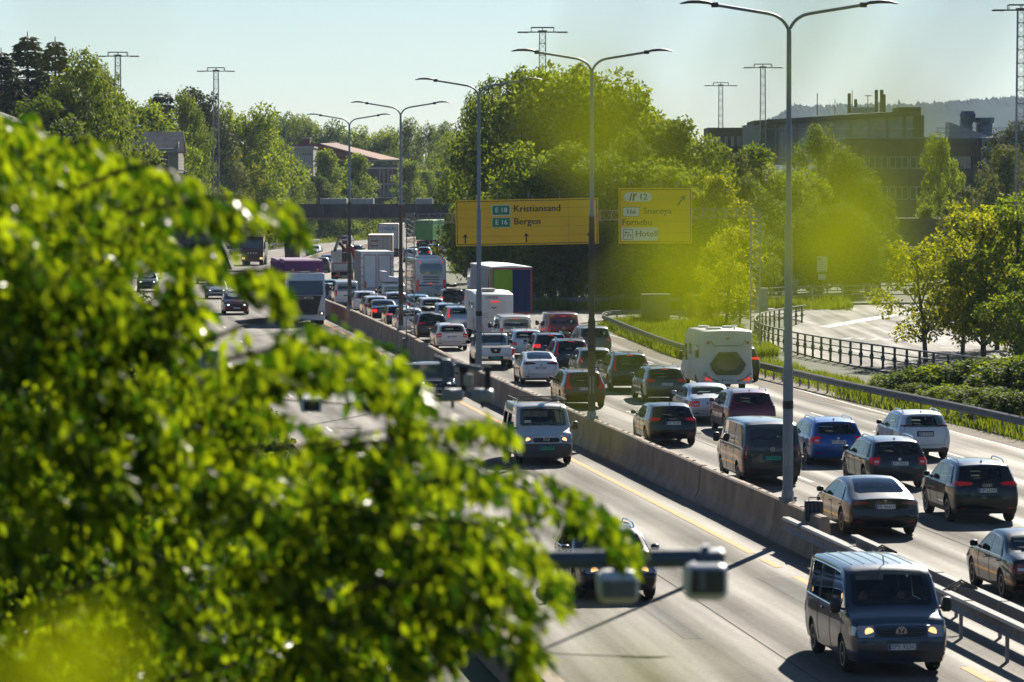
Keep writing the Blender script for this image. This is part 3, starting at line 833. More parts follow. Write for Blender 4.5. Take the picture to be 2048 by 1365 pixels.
BODIES = {
 'hatch': Body(4.30, 1.79, [(.55, 1.35), (.85, 1.39), (1.5, 1.42), (2.05, 1.41), (2.45, 1.35), (3.25, .98), (3.9, .86), (4.16, .74)],
   [(.22, .10), (.45, 0), (.7, .02), (.9, .08), (.97, .15), (1.35, .55)], [(.22, .1), (.45, 0), (.65, .04), (.74, .14)], .92, wheels=(.82, 3.45), wr=.325),
 'compact': Body(4.42, 1.78, [(.42, 1.46), (.8, 1.52), (1.6, 1.55), (2.2, 1.53), (2.6, 1.45), (3.45, 1.02), (4.0, .88), (4.26, .76)],
   [(.22, .10), (.45, 0), (.75, .02), (.98, .08), (1.05, .12), (1.46, .42)], [(.22, .1), (.45, 0), (.68, .05), (.76, .16)], .98, wheels=(.80, 3.55), wr=.325),
 'wagon': Body(4.76, 1.84, [(.48, 1.39), (1.0, 1.44), (2.2, 1.46), (2.7, 1.40), (3.55, .99), (4.3, .88), (4.6, .76)],
   [(.24, .08), (.5, 0), (.78, .02), (.94, .07), (1.0, .12), (1.39, .48)], [(.22, .1), (.48, 0), (.66, .04), (.76, .16)], .94, zclad=.285, wheels=(.98, 3.82), wr=.335),
 'suv': Body(4.50, 1.88, [(.42, 1.54), (.9, 1.60), (1.9, 1.62), (2.45, 1.56), (3.2, 1.13), (4.0, 1.02), (4.34, .86)],
   [(.28, .06), (.55, 0), (.85, .02), (1.05, .07), (1.12, .12), (1.54, .42)], [(.28, .1), (.55, 0), (.75, .04), (.86, .16)], 1.05, zb=.27, zclad=.40, wheels=(.86, 3.55), wr=.36),
 'sedan': Body(4.84, 1.83, [(.06, .97), (.4, 1.03), (.78, 1.07), (1.45, 1.37), (1.9, 1.43), (2.4, 1.44), (2.78, 1.38), (3.6, .98), (4.4, .87), (4.68, .75)],
   [(.22, .08), (.5, 0), (.8, .02), (.97, .06)], [(.22, .1), (.48, 0), (.66, .04), (.75, .16)], .94, zclad=.30, wheels=(1.05, 3.92), wr=.33),
 'fastback': Body(4.97, 1.95, [(.04, .98), (.3, 1.02), (.55, 1.08), (1.3, 1.31), (1.9, 1.40), (2.45, 1.42), (2.95, 1.34), (3.8, .94), (4.5, .83), (4.8, .70)],
   [(.20, .14), (.42, 0), (.75, .03), (.98, .04)], [(.2, .1), (.45, 0), (.6, .04), (.7, .17)], .90, zclad=.28, wheels=(1.02, 3.98), wr=.35, roofr=.70, ptR=.08),
 'liftback': Body(4.54, 1.77, [(.16, 1.10), (.35, 1.15), (1.2, 1.38), (1.8, 1.46), (2.2, 1.46), (2.65, 1.37), (3.5, .98), (4.1, .84), (4.38, .72)],
   [(.22, .12), (.5, 0), (.8, .02), (.98, .08), (1.10, .16)], [(.2, .1), (.45, 0), (.62, .04), (.72, .16)], .96, zclad=.34, wheels=(.95, 3.65), wr=.32, roofr=.72),
 'mpv': Body(4.72, 1.86, [(.32, 1.52), (.8, 1.58), (2.2, 1.60), (2.8, 1.51), (3.9, 1.03), (4.35, .90), (4.56, .77)],
   [(.24, .08), (.5, 0), (.8, .02), (1.0, .05), (1.06, .09), (1.52, .32)], [(.22, .1), (.48, 0), (.66, .04), (.77, .16)], 1.0, wheels=(.9, 3.78), wr=.335, roofr=.8),
 'van': Body(4.90, 1.90, [(.15, 1.83), (.5, 1.90), (2.5, 1.92), (3.35, 1.90), (3.6, 1.83), (4.25, 1.18), (4.66, 1.03), (4.80, .93)],
   [(.26, .05), (.5, 0), (.9, .01), (1.12, .02), (1.18, .03), (1.83, .15)], [(.26, .05), (.5, 0), (.75, .02), (.93, .10)], 1.13, zb=.27, zclad=.31, wheels=(.93, 3.92), wr=.335, roofr=.86, ptR=.03, ptF=.07, bulge=.03, fbulge=.09),
}
WIN = {  # y ranges of the side windows, rear to front: (y0, y1, slant at rear top, slant at front top)
 'hatch': [(.78, 1.12, .12, .02), (1.18, 1.98, .0, .02), (2.06, 3.10, 0, 0)],
 'compact': [(.62, 1.0, .12, .02), (1.06, 2.0, .0, .02), (2.08, 3.28, 0, 0)],
 'wagon': [(.50, 1.22, .30, 0), (1.28, 2.2, 0, 0), (2.28, 3.40, 0, 0)],
 'suv': [(.55, 1.0, .22, 0), (1.06, 1.92, 0, 0), (2.0, 3.06, 0, 0)],
 'sedan': [(1.12, 2.12, .28, 0), (2.2, 3.42, 0, 0)],
 'fastback': [(1.05, 2.25, .40, 0), (2.33, 3.62, 0, 0)],
 'liftback': [(.98, 1.95, .30, 0), (2.03, 3.32, 0, 0)],
 'mpv': [(.42, 1.25, .16, 0), (1.32, 2.3, 0, 0), (2.38, 3.70, 0, 0)],
 'van': [(.28, 1.5, .08, 0), (1.62, 2.75, 0, 0), (2.85, 4.16, 0, 0)],
}
REARWIN = {'hatch': ('r', .99, 1.33, .86), 'compact': ('r', 1.06, 1.43, .86), 'wagon': ('r', 1.01, 1.365, .88), 'suv': ('r', 1.13, 1.515, .86), 'sedan': ('t', .86, 1.40, .90),
  'fastback': ('t', .62, 1.80, .86), 'liftback': ('t', .42, 1.50, .86), 'mpv': ('r', 1.05, 1.49, .88), 'van': ('r', 1.16, 1.72, .88)}
SCREEN = {'hatch': (2.50, 3.17), 'compact': (2.64, 3.36), 'wagon': (2.76, 3.46), 'suv': (2.5, 3.12), 'sedan': (2.83, 3.5), 'fastback': (3.0, 3.68), 'liftback': (2.72, 3.4), 'mpv': (2.86, 3.76), 'van': (3.62, 4.18)}
# tail-lamp shapes: (z0, z1, q0, wrap along the side)
LAMPS = {'block': (.74, .96, .74, .22), 'slim': (.84, .95, .52, .20), 'wide': (.86, 1.0, .60, .25), 'tall': (.78, 1.36, .86, .14), 'van': (.80, 1.22, .865, .10), 'sedan': (.66, .88, .66, .30),
   'suvblock': (.92, 1.10, .66, .28), 'wedge': (.90, 1.02, .50, .22), 'thin': (1.02, 1.09, .55, .22), 'band': (.94, 1.07, .35, .2), 'low': (.66, .84, .74, .16), 'upright': (.78, 1.06, .80, .18)}
for k_ in WIN: BODIES[k_].open = k_
PART_CACHE = {}
def cached(key, fn):
    if key not in PART_CACHE: PART_CACHE[key] = fn()
    return PART_CACHE[key]

def tyre_mesh(r, w):
    m = MB(); m.lathe([(-w/2, r*.66), (-w/2, r*.9), (-w/2+.02, r*.97), (-w/2+.05, r), (w/2-.05, r), (w/2-.02, r*.97), (w/2, r*.9), (w/2, r*.66)], axis='x', n=28)
    return m.mesh('wheel', 40)
def rim_mesh(r, w, sg, n=5):
    m = MB(); rr = r * .67; x = sg * (w / 2 + .002)
    m.lathe([(x - sg * .06, rr * 1.0), (x, rr * 1.02), (x, rr * .90), (x - sg * .05, rr * .88)], axis='x', n=24)
    m.lathe([(x - sg * .05, .05), (x - sg * .005, .05), (x, .035)], axis='x', n=10)
    for i in range(n):
        a = 2 * math.pi * i / n; c, s_ = math.cos(a), math.sin(a)
        for off in ((-.035,), (.035,)) if n > 5 else ((0,),):
            hw = .035 if n <= 5 else .018
            pts = []
            for rad, h in ((.03, hw), (rr * .95, hw * 1.25)):
                for q in (-h + off[0], h + off[0]): pts.append((rad * c - q * s_, rad * s_ + q * c))
            v = [(x - sg * .004, *p) for p in pts] + [(x - sg * .04, *p) for p in pts]
            m.add(v, [(0, 1, 3, 2), (4, 6, 7, 5), (0, 4, 5, 1), (2, 3, 7, 6), (0, 2, 6, 4), (1, 5, 7, 3)])
    return m.mesh('rim')
def hubback_mesh(r, w, sg):
    m = MB(); m.lathe([(-w*.3, r * .7), (w*.28, r * .7)], axis='x', n=20); return m.mesh('brake_disc')

def add_wheels(root, xs_, ys_, r, w=.22, rim='rim', n=5):
    for y in ys_:
        for sg in (-1, 1):
            wh = link('wheel', cached(('tyre', r, w), lambda: tyre_mesh(r, w)), 'tyre', root, (sg * (xs_ - w / 2), y, r))
            link('rim', cached(('rim', r, w, sg, n), lambda: rim_mesh(r, w, sg, n)), rim, wh)
            link('brake_disc', cached(('disc', r, w), lambda: hubback_mesh(r, w, 1)), 'chassis', wh)

def plate_part(root, p, nrm_tilt, s, green=False, rz=0.0, w=.52, h=.112, text=True):
    """number plate whose face looks along local -y, then rotated rz about z"""
    def mk():
        m = MB(); m.box(-w/2, w/2, -.006, .006, -h/2, h/2); return m.mesh('number_plate')
    pl = link('number_plate', cached(('plate', w, h), mk), 'plate_green' if green else 'plate_white', root, p, (-nrm_tilt, 0, rz))
    def mb_():
        m = MB(); m.box(-w/2+.004, -w/2+.045, -.0085, -.0062, -h/2+.004, h/2-.004); return m.mesh('country_strip')
    link('country_strip', cached(('strip', w, h), mb_), 'plate_blue', pl)
    if text and s:
        t = link('lettering', text_mesh(s, .115 if h < .15 else .1), 'ink', pl, (.02, -.0085, 0))
    return pl

def vw_mesh(r):
    m = MB(); n = 28
    def band(ro, ri):
        k = len(m.v)
        for j in range(n):
            a = 2*math.pi*j/n
            for rad in (ro, ri):
                for y in (-.012, .0): m.v.append((rad*math.cos(a), y, rad*math.sin(a)))
        for j in range(n):
            a, b = k + 4*j, k + 4*((j+1) % n)
            m.f += [(a, b, b+2, a+2), (a, a+1, b+1, b), (a+2, b+2, b+3, a+3)]
    band(r, r * .86)
    def bar(p, q, t=.10):
        p, q = Vector((p[0], 0, p[1])) * r, Vector((q[0], 0, q[1])) * r; d = (q - p).normalized(); nn = Vector((-d.z, 0, d.x)) * t * r * .5
        v = [p + nn, p - nn, q - nn, q + nn]; m.add([(a.x, -.012, a.z) for a in v] + [(a.x, 0, a.z) for a in v], [(0, 1, 2, 3), (0, 4, 5, 1), (1, 5, 6, 2), (2, 6, 7, 3), (3, 7, 4, 0)])
    bar((-.33, .82), (0, .10), .16); bar((.33, .82), (0, .10), .16)
    bar((-.78, .42), (-.36, -.72), .16); bar((-.36, -.72), (0, .02), .16); bar((0, .02), (.36, -.72), .16); bar((.36, -.72), (.78, .42), .16)
    return m.mesh('emblem')
def rings_mesh(r=.042):
    m = MB()
    for i in range(4):
        cx = (i - 1.5) * r * 1.5; k = len(m.v); n = 16
        for j in range(n):
            a = 2*math.pi*j/n
            for rad in (r, r*.78): m.v.append((cx + rad*math.cos(a), -.008 - .0006*(i % 2), rad*math.sin(a)))
        for j in range(n): a, b = k+2*j, k+2*((j+1) % n); m.f.append((a, b, b+1, a+1))
    return m.mesh('emblem')
def tee_mesh():
    m = MB(); m.add([(-.05, 0, .05), (.05, 0, .05), (.04, 0, .032), (.012, 0, .03), (0, 0, -.06), (-.012, 0, .03), (-.04, 0, .032)], [tuple(range(7))]); return m.mesh('emblem')
def disc_mesh(r=.05):
    m = MB(); m.lathe([(-.012, r), (-.012, r*.72), (-.004, r*.66), (-.004, .01)], axis='y', n=18)
    for a, b in (((-.5, -.3), (.1, .45)), ((-.2, -.5), (.4, .2))):
        p, q = Vector(a) * r, Vector(b) * r; m.add([(p.x, -.014, p.y), (p.x+.25*r, -.014, p.y), (q.x+.25*r, -.014, q.y), (q.x, -.014, q.y)], [(0, 1, 2, 3)])
    return m.mesh('emblem')
EMBLEM = {'vw': lambda: vw_mesh(.075), 'vwbig': lambda: vw_mesh(.10), 'rings': rings_mesh, 'tee': tee_mesh, 'disc': disc_mesh, 'oval': lambda: disc_mesh(.055)}

def interior(root, kind, detail):
    """seats, headrests and dashboard"""
    B = BODIES[kind]; h = B.L / 2; w = B.W / 2; zs = .34 if kind in ('sedan', 'fastback', 'hatch', 'liftback', 'wagon') else .46; zh = B.belt - .02
    yf_ = WIN[kind][-1][0] + .12; yr_ = WIN[kind][-2][0] - .05
    def seat(n, wd):
        def mk():
            m = MB(); m.box(-wd, wd, -.05, .50, zs, zs + .14, .04); m.prism([(-.02, zs), (.12, zs), (-.08, zh + .06), (-.18, zh + .06)], 'x', -wd, wd)
            for x in ([0] if n == 1 else [-wd * .62, wd * .62]): m.box(x - .12, x + .12, -.23, -.13, zh + .08, zh + .25, .03)
            return m.mesh('seat')
        return cached(('seat', kind, n), mk)
    for x in (-.36, .36): link('seat', seat(1, .24), 'seat_cloth', root, (x, yf_ - h, 0))
    link('rear_seat', seat(2, w - .34), 'seat_cloth', root, (0, yr_ - h, 0))
    if kind == 'van': link('rear_seat', seat(2, w - .34), 'seat_cloth', root, (0, .95 - h, 0))
    def dash():
        m = MB(); y1 = SCREEN[kind][1]; m.box(-w + .16, w - .16, y1 - .35 - h, y1 + .02 - h, B.belt - .32, B.zt(y1) - .06, .04); m.box(-w + .10, w - .10, .25 - h, B.L - .9 - h, B.zb + .02, B.zb + .06)
        m.lathe([(-.015, .17), (.015, .17), (.015, .14), (-.015, .14)], (-.36, y1 - .45 - h, B.belt - .10), 'y', 14)
        return m.mesh('dashboard')
    link('dashboard', cached(('dash', kind), dash), 'seat_cloth', root)
VN = []
def car(label, kind, pos, rz, paintm, lamp='block', plate=None, green=False, rails=False, fin=True, emblem=None, lit='lamp_red', brake=False, rim='rim', spokes=5, rearwiper=True,
        front=False, grp=None, trim=False, clad=False, name='car', cat='car', scale=None, detail=2, tint=False, rearwin=True, bumper=None):
    """pos: ground point under the vehicle's centre; rz: heading"""
    B = BODIES[kind]; L = B.L; h = L / 2
    root = tag(empty(name, pos, rz), label, cat, grp)
    if scale: root.scale = scale
    sh = cached(('shell', kind), B.meshes)
    body = link('body', sh[0], paintm, root)
    link('lower_cladding', sh[1], bumper or ('cladding' if clad else 'black_plastic'), root)
    add_wheels(root, B.w(B.wheels[0], B.wr) + .004, [y - h for y in B.wheels], B.wr, .21, rim, spokes)
    # glass
    for i, (y0, y1, a, b) in enumerate(WIN[kind]):
        if kind == 'van' and not rearwin and i < 2: continue
        for sg in (-1, 1):
            link('side_window', cached(('sw', kind, i, sg), lambda: B.side_window(y0, y1, a, b, sg=sg).mesh('side_window', 30)), 'car_glass' if i == len(WIN[kind]) - 1 or not tint else 'car_glass_tint', root)
    interior(root, kind, detail)
    if trim:
        y0, y1 = WIN[kind][0][0] - .05, WIN[kind][-1][1] + .05
        for sg in (-1, 1):
            def tr():
                m = MB(); pts = [(sg * (B.w(y, B.belt + .012) + .006), y - h, B.belt + .012) for y in np.linspace(y0, y1, 14)]
                m.tube(pts, .012, 5); pts = []
                for y in np.linspace(y0 + .30, y1 - .12, 16):
                    z = max(B.zt(y) - .092, B.belt + .02); pts.append((sg * (B.w(y, z) + .006), y - h, z))
                m.tube([(sg * (B.w(y0, B.belt + .012) + .006), y0 - h, B.belt + .012)] + pts, .012, 5); return m.mesh('window_trim')
            link('window_trim', cached(('trim', kind, sg), tr), 'chrome', root)
    md, z0, z1, q = REARWIN[kind]
    if md == 'r': f = lambda: B.patch(B.rear_p, z0, z1, -q, q, 8, 14, .007, .22).mesh('rear_window', 30)
    else: f = lambda: B.patch(B.top_p, z0, z1, -q, q, 10, 12, .007, .18).mesh('rear_window', 30)
    link('rear_window', cached(('rw', kind), f), 'car_glass_tint' if tint else 'car_glass', root)
    y0, y1 = SCREEN[kind]
    link('windscreen', cached(('ws', kind), lambda: B.patch(B.top_p, y0, y1, -.93, .93, 8, 12, .007, .12).mesh('windscreen', 30)), 'car_glass', root)
    # tail lamps
    lz0, lz1, lq, wrap = LAMPS[lamp]
    if lamp == 'suvblock' or kind not in ('suv', 'van', 'mpv', 'compact'): dz = 0
    else: dz = {'suv': .12, 'van': 0, 'mpv': .08, 'compact': .08}[kind]
    for sg in (-1, 1):
        def lm():
            if lamp in ('wedge', 'thin', 'wide', 'slim', 'band'):
                def fn(z, t): q_ = sg * (lq + (0.985 - lq) * t); zc = (lz0 + lz1) / 2 + dz; return B.rear_p(zc + (z - zc) * (.35 + .65 * max(t, 0) ** .6), q_)
                m = B.patch(fn, lz0 + dz, lz1 + dz, 0.0, 1.0, 4, 6, .012)
            elif lamp == 'tall':
                def fn(z, t):
                    s_ = min(1, max(0, (z - lz0) / .28)); q_ = sg * ((.66 + (.88 - .66) * s_) + (.97 - (.66 + .22 * s_)) * t); return B.rear_p(z, q_)
                m = B.patch(fn, lz0 + dz, lz1 + dz, 0.0, 1.0, 8, 4, .012)
            else:
                m = B.patch(B.rear_p, lz0 + dz, lz1 + dz, sg * lq, sg * .985, 4, 4, .012, .15)
            def sd(y, z): return B.side(y, z, sg)
            zc0, zc1 = lz0 + dz, lz1 + dz
            ya = B.yr((zc0 + zc1) / 2)
            if lamp != 'tall': m = B.patch(sd, ya + .012, ya + wrap, zc0 + .01, zc1 - .01, 4, 4, .008, .1, mb=m)
            return m.mesh('tail_lamp', 30)
        tl = link('tail_lamp', cached(('tl', kind, lamp, sg), lm), lit, root)
        if detail >= 2 and lamp in ('block', 'suvblock', 'sedan', 'van', 'upright'):
            def cl():
                za = lz0 + dz + (lz1 - lz0) * .30; zb_ = lz0 + dz + (lz1 - lz0) * .55
                return B.patch(B.rear_p, za, zb_, sg * (lq + .05), sg * .95, 2, 3, .016).mesh('clear_lens')
            link('clear_lens', cached(('tc', kind, lamp, sg), cl), 'lamp_clear', tl)
        # bumper reflectors
        if detail >= 2:
            def rf(): return B.patch(B.rear_p, .40, .435, sg * .70, sg * .93, 1, 3, .008).mesh('reflector')
            link('reflector', cached(('rf', kind, sg), rf), 'lamp_red', root)
    if brake:
        def bl():
            if md == 'r': return B.patch(B.rear_p, z1 + .012, z1 + .035, -.2, .2, 1, 4, .012).mesh('brake_light')
            return B.patch(B.top_p, z1 - .06, z1 - .02, -.16, .16, 1, 4, .014).mesh('brake_light')
        link('brake_light', cached(('bl', kind), bl), 'lamp_red_on', root)
    # tailgate seams and handle strip
    if detail >= 2:
        def seam():
            m = MB(); zl = .52 if kind != 'van' else .50
            zs_ = B.zt(B.y0) - .12 if md == 'r' else B.zt(B.y0) - .06
            for sg in (-1, 1):
                qv = .90 if md == 'r' else .84
                m.tube([(p.x, p.y - h - .004, p.z) for p in [B.rear_p(z, sg * (qv if z > .72 else qv - .10)) for z in np.linspace(zl, zs_, 12)]], .005, 4)
            m.tube([(p.x, p.y - h - .004, p.z) for p in [B.rear_p(zl, q_) for q_ in np.linspace(-.8, .8, 10)]], .005, 4)
            return m.mesh('tailgate_seam')
        link('tailgate_seam', cached(('seam', kind), seam), 'ink', root)
        # door seams and handles
        def doors():
            m = MB(); ys_ = [WIN[kind][-1][0] - .04, WIN[kind][-1][1] - .22] + ([WIN[kind][-2][0] - .03] if kind != 'van' else [1.56])
            for sg in (-1, 1):
                for y in ys_: m.tube([(sg * (B.w(y, z) + .001), y - h, z) for z in np.linspace(B.zclad + .03, B.belt, 8)], .005, 4)
            return m.mesh('door_seam')
        link('door_seam', cached(('doors', kind), doors), 'ink', root)
        for sg in (-1, 1):
            for y in (WIN[kind][-1][0] + .12, WIN[kind][-2][0] + .10 if kind != 'van' else 2.0):
                def hd():
                    m = MB(); z = B.belt - .10; m.tube([(sg * (B.w(y + a, z) + b), y + a - h, z) for a, b in ((0, 0), (.02, .03), (.16, .03), (.18, 0))], .014, 5); return m.mesh('door_handle')
                link('door_handle', cached(('dh', kind, sg, round(y, 2)), hd), paintm, root)
    # mirrors
    ym = WIN[kind][-1][1] - .16; zm = B.belt + .09
    for sg in (-1, 1):
        def mr():
            m = MB(); big = kind == 'van'; bw, bh = (.11, .15) if big else (.10, .075)
            x0 = B.w(ym, zm)
            m.tube([(sg * (x0 - .03), ym - h, zm - .05), (sg * (x0 + .07), ym - h, zm - .03)], .028, 6)
            k = len(m.v); n = 10
            for a, sc_ in ((-.06, .9), (-.02, 1.0), (.05, .85), (.10, .45)):
                for j in range(n):
                    th = 2*math.pi*j/n; c, s_ = math.cos(th), math.sin(th)
                    c = math.copysign(abs(c) ** .6, c); s_ = math.copysign(abs(s_) ** .6, s_)
                    m.v.append((sg * (x0 + .06 + bw) + c * bw * sc_, ym - h + a, zm + .03 + s_ * bh * sc_))
            for i in range(3):
                for j in range(n): m.f.append((k+i*n+j, k+i*n+(j+1) % n, k+(i+1)*n+(j+1) % n, k+(i+1)*n+j))
            m.f.append(tuple(k+j for j in range(n))); m.f.append(tuple(k+3*n+j for j in range(n)))
            return m.mesh('wing_mirror', 50)
        link('wing_mirror', cached(('mir', kind, sg), mr), 'black_plastic' if clad or kind == 'van' else paintm, root)
    if rails:
        for sg in (-1, 1):
            def rl():
                m = MB(); y0, y1 = B.y0 + .30, WIN[kind][-1][1] - .85; pts = []
                for i, y in enumerate(np.linspace(y0, y1, 12)):
                    z = B.zt(y); pts.append((sg * (B.w(y, z) - .085), y - h, z + (.075 if 0 < i < 11 else .0)))
                m.tube(pts, .019, 6); return m.mesh('roof_rail', 50)
            link('roof_rail', cached(('rail', kind, sg), rl), 'chrome' if rails == 'chrome' else 'black_plastic', root)
    if fin and kind != 'van':
        def fn_():
            y = B.y0 + .28; z = B.zt(y) + B.crown; m = MB()
            m.add([(-.025, y-h, z-.01), (.025, y-h, z-.01), (.02, y+.16-h, z-.01), (-.02, y+.16-h, z-.01), (0, y-.01-h, z+.07), (0, y+.03-h, z+.07)], [(0, 1, 4), (1, 2, 5, 4), (2, 3, 5), (3, 0, 4, 5), (0, 3, 2, 1)])
            return m.mesh('antenna_fin')
        link('antenna_fin', cached(('fin', kind), fn_), 'black_plastic', root)
    if md == 'r' and rearwiper and detail >= 2:
        def wp():
            m = MB(); z = z0 + .03
            m.tube([(p.x, p.y - h - .03, p.z) for p in (B.rear_p(z, .02), B.rear_p(z + .035, .25), B.rear_p(z + .05, .48))], .009, 5)
            return m.mesh('rear_wiper')
        link('rear_wiper', cached(('wip', kind), wp), 'black_plastic', root)
    # rear number plate, emblem
    pz = {'hatch': .80, 'compact': .80, 'wagon': .78, 'suv': .90, 'sedan': .80, 'fastback': .80, 'liftback': .80, 'mpv': .80, 'van': .83}[kind]
    if plate is not None and not front:
        rec = cached(('rec', kind), lambda: B.patch(B.rear_p, pz - .085, pz + .10, -.36, .36, 2, 4, .002).mesh('plate_recess'))
        link('plate_recess', rec, 'black_plastic' if kind == 'suv' else paintm, root)
        plate_part(root, (0, B.yr(pz) - B.bulge - h - .015, pz), 0.0, plate, green)
    if emblem and not front:
        ez = pz + {'van': .27, 'suv': .14}.get(kind, .125)
        p = B.rear_p(min(ez, B.zt(B.y0) - .03), 0)
        link('emblem', cached(('emb', emblem), EMBLEM[emblem]), 'logo_silver', root, (0, p.y - h - .012, ez))
    # front end
    if front or detail >= 2:
        hz = {'van': (.74, .93), 'suv': (.78, .90)}.get(kind, (.62, .74))
        for sg in (-1, 1):
            def hl():
                m = B.patch(B.front_p, hz[0], hz[1] + .02, sg * .60, sg * .985, 4, 5, .012, .15)
                def sd(y, z): return B.side(y, z, sg)
                yf_ = B.yf(sum(hz) / 2); m = B.patch(sd, yf_ - .28, yf_ - .015, hz[0] + .02, hz[1], 4, 3, .008, .1, mb=m); return m.mesh('headlight', 30)
            hlo = link('headlight', cached(('hl', kind, sg), hl), 'lamp_glass', root)
            if front:
                def bu():
                    m = MB(); p = B.front_p(sum(hz) / 2, sg * .72); m.lathe([(-.02, .085), (.018, .08), (.022, .02)], (p.x, p.y - h, p.z), 'y', 14); return m.mesh('bulb')
                link('bulb', cached(('bu', kind, sg), bu), front if isinstance(front, str) else 'lamp_day', hlo)
        gz = {'van': (.76, .90), 'suv': (.62, .86)}.get(kind, (.56, .70))
        g = link('grille', cached(('gr', kind), lambda: B.patch(B.front_p, gz[0], gz[1], -.52, .52, 4, 10, .010, .12).mesh('grille', 30)), 'black_plastic', root)
        for i in range(3):
            def bar():
                m = MB(); z = gz[0] + (gz[1] - gz[0]) * (i + .5) / 3
                m.tube([(p.x, p.y - h + .016, p.z) for p in [B.front_p(z, q_) for q_ in np.linspace(-.48, .48, 9)]], .007, 5); return m.mesh('grille_bar')
            link('grille_bar', cached(('gb', kind, i), bar), 'bumper_grey', g)
        az = {'van': (.40, .50), 'suv': (.42, .52)}.get(kind, (.34, .44))
        link('air_intake', cached(('ai', kind), lambda: B.patch(B.front_p, az[0], az[1], -.62, .62, 2, 10, .008, .2).mesh('air_intake', 30)), 'black_plastic', root)
        if front:
            fz = {'van': .57, 'suv': .56}.get(kind, .48)
            if plate is not None: plate_part(root, (0, B.yf(fz) + B.fbulge - h + .018, fz), 0.0, plate, green, math.pi)
            if emblem:
                ez = sum(gz) / 2 + .01; p = B.front_p(ez, 0); link('emblem', cached(('emb', emblem), EMBLEM[emblem]), 'logo_silver', root, (0, p.y - h + .014, ez), (0, 0, math.pi))
            def wp2():
                m = MB()
                for x0, x1 in ((-.55, .0), (.08, .62)):
                    m.tube([(p.x, p.y - h, p.z + .016) for p in [B.top_p(y1 + .02, x0), B.top_p(y1 - .03, (x0 + x1) / 2), B.top_p(y1 - .05, x1)]], .010, 5)
                return m.mesh('wiper')
            link('wiper', cached(('wip2', kind), wp2), 'black_plastic', root)
    return root
# ------------------------------------------------------------------ traffic
LANE = 'queue heading away from the camera'
ONC = 'oncoming traffic on the left carriageway'
def going(label, kind, d, off, paintm, **k):
    L = BODIES[kind].L * (k.get('scale') or (1, 1, 1))[1]; m = d + L / 2
    return car(label, kind, road(m, off), heading(m) + k.pop('turn', 0), paintm, grp=LANE, **k)
def coming(label, kind, d, off, paintm, **k):
    L = BODIES[kind].L; m = d + L / 2
    return car(label, kind, road(m, off), heading(m) + math.pi, paintm, grp=ONC, front=k.pop('lights', 'lamp_day'), **k)

# --- queue, nearest first (rear bumper distance, lateral offset from the median)
going('black saloon cut off by the right edge of the picture', 'sedan', 86.5, 3.0, 'paint_black', lamp='sedan', trim=True, spokes=5, emblem='oval')
going('glossy black fastback saloon with chrome tail strip beside the guard rail', 'fastback', 103.0, 2.75, 'paint_black', lamp='slim', plate='EK 46617', emblem='tee', trim=True, spokes=7, fin=False)
going('black compact SUV at the right edge with red wedge tail lamps', 'suv', 106.8, 6.35, 'paint_black', lamp='wedge', plate='DP 63342', emblem='rings', rails='chrome', lit='lamp_red_low', brake=False, trim=True)
going('dark petrol estate car with chrome roof rails behind the black fastback', 'wagon', 119.0, 6.6, 'paint_petrol', lamp='block', plate='JV 29632', emblem='disc', rails='chrome', trim=True, lit='lamp_red_low')
going('dark grey window van with green number plate, half behind the nearest lamp post', 'van', 121.0, 3.1, 'paint_darkgrey', lamp='van', plate='CT 94264', green=True, emblem='vw', name='passenger_van', cat='van', trim=True, tint=True)
going('bright blue estate car with roof rails right of the dark grey van', 'wagon', 129.0, 6.75, 'paint_blue', lamp='block', plate='VX 40338', emblem='disc', rails='chrome', clad=True, lit='lamp_red_low')
going('white crossover with black lower cladding in the right-hand lane', 'suv', 131.5, 10.2, 'paint_white', lamp='thin', plate='EB 25309', rails='chrome', clad=True, scale=(.97, .94, .96))
going('black five-door hatchback with lit slim tail lamps beside the concrete barrier', 'hatch', 139.5, 3.0, 'paint_black', lamp='wide', plate='DP 96085', emblem='rings', lit='lamp_red_low')
going('maroon crossover with chrome roof rails behind the dark grey van', 'suv', 145.5, 6.9, 'paint_maroon', lamp='thin', rails='chrome', scale=(1, 1, .97))
going('silver four-door saloon with red corner lamps', 'sedan', 152.0, 6.55, 'paint_silver', lamp='sedan', plate='VK 60495', lit='lamp_red_low', fin=False)
going('dark wine-red estate with tall lamps up the window edges', 'wagon', 163.0, 3.1, 'paint_wine', lamp='tall', plate='AA 67120', rails='chrome', lit='lamp_red_low', scale=(1, 1, 1.04))
going('grey-green estate with slim lamps left of the white motorhome', 'wagon', 167.0, 7.1, 'paint_olive', lamp='wide', plate='AS 48070', rails='chrome', lit='lamp_red_low', brake=True)
going('black tall SUV with upright lamps left of the grey-green estate', 'suv', 175.5, 6.8, 'paint_black', lamp='tall', rails='black', lit='lamp_red_low', scale=(1, 1.05, 1.05), brake=True)
going('white liftback with dark band between its lamps and large rear glass', 'liftback', 182.0, 3.55, 'paint_white', lamp='band', plate='JB 61667', fin=True, emblem='oval')
going('dark SUV half hidden right of the white motorhome', 'suv', 184.5, 13.2, 'paint_darkgrey', lamp='wedge', lit='lamp_red_on', rails='black')
going('grey-green hatchback behind the second lamp post', 'compact', 184.5, 6.4, 'paint_olive', lamp='upright', plate='EV 26059', lit='lamp_red_low', emblem='oval')
going('dark blue SUV with curved tail lamps ahead of the grey-green hatchback', 'suv', 193.5, 6.3, 'paint_navy', lamp='tall', lit='lamp_red_low', brake=True, rails='chrome')
going('dark blue crossover with lit orange-red lamps right of the white estate', 'suv', 201.5, 6.15, 'paint_petrol', lamp='suvblock', lit='lamp_red_on', rails='chrome', brake=True)
going('beige-grey people carrier in the right lane beside the red van', 'mpv', 211.5, 9.6, 'paint_beige', lamp='block', lit='lamp_red_low')
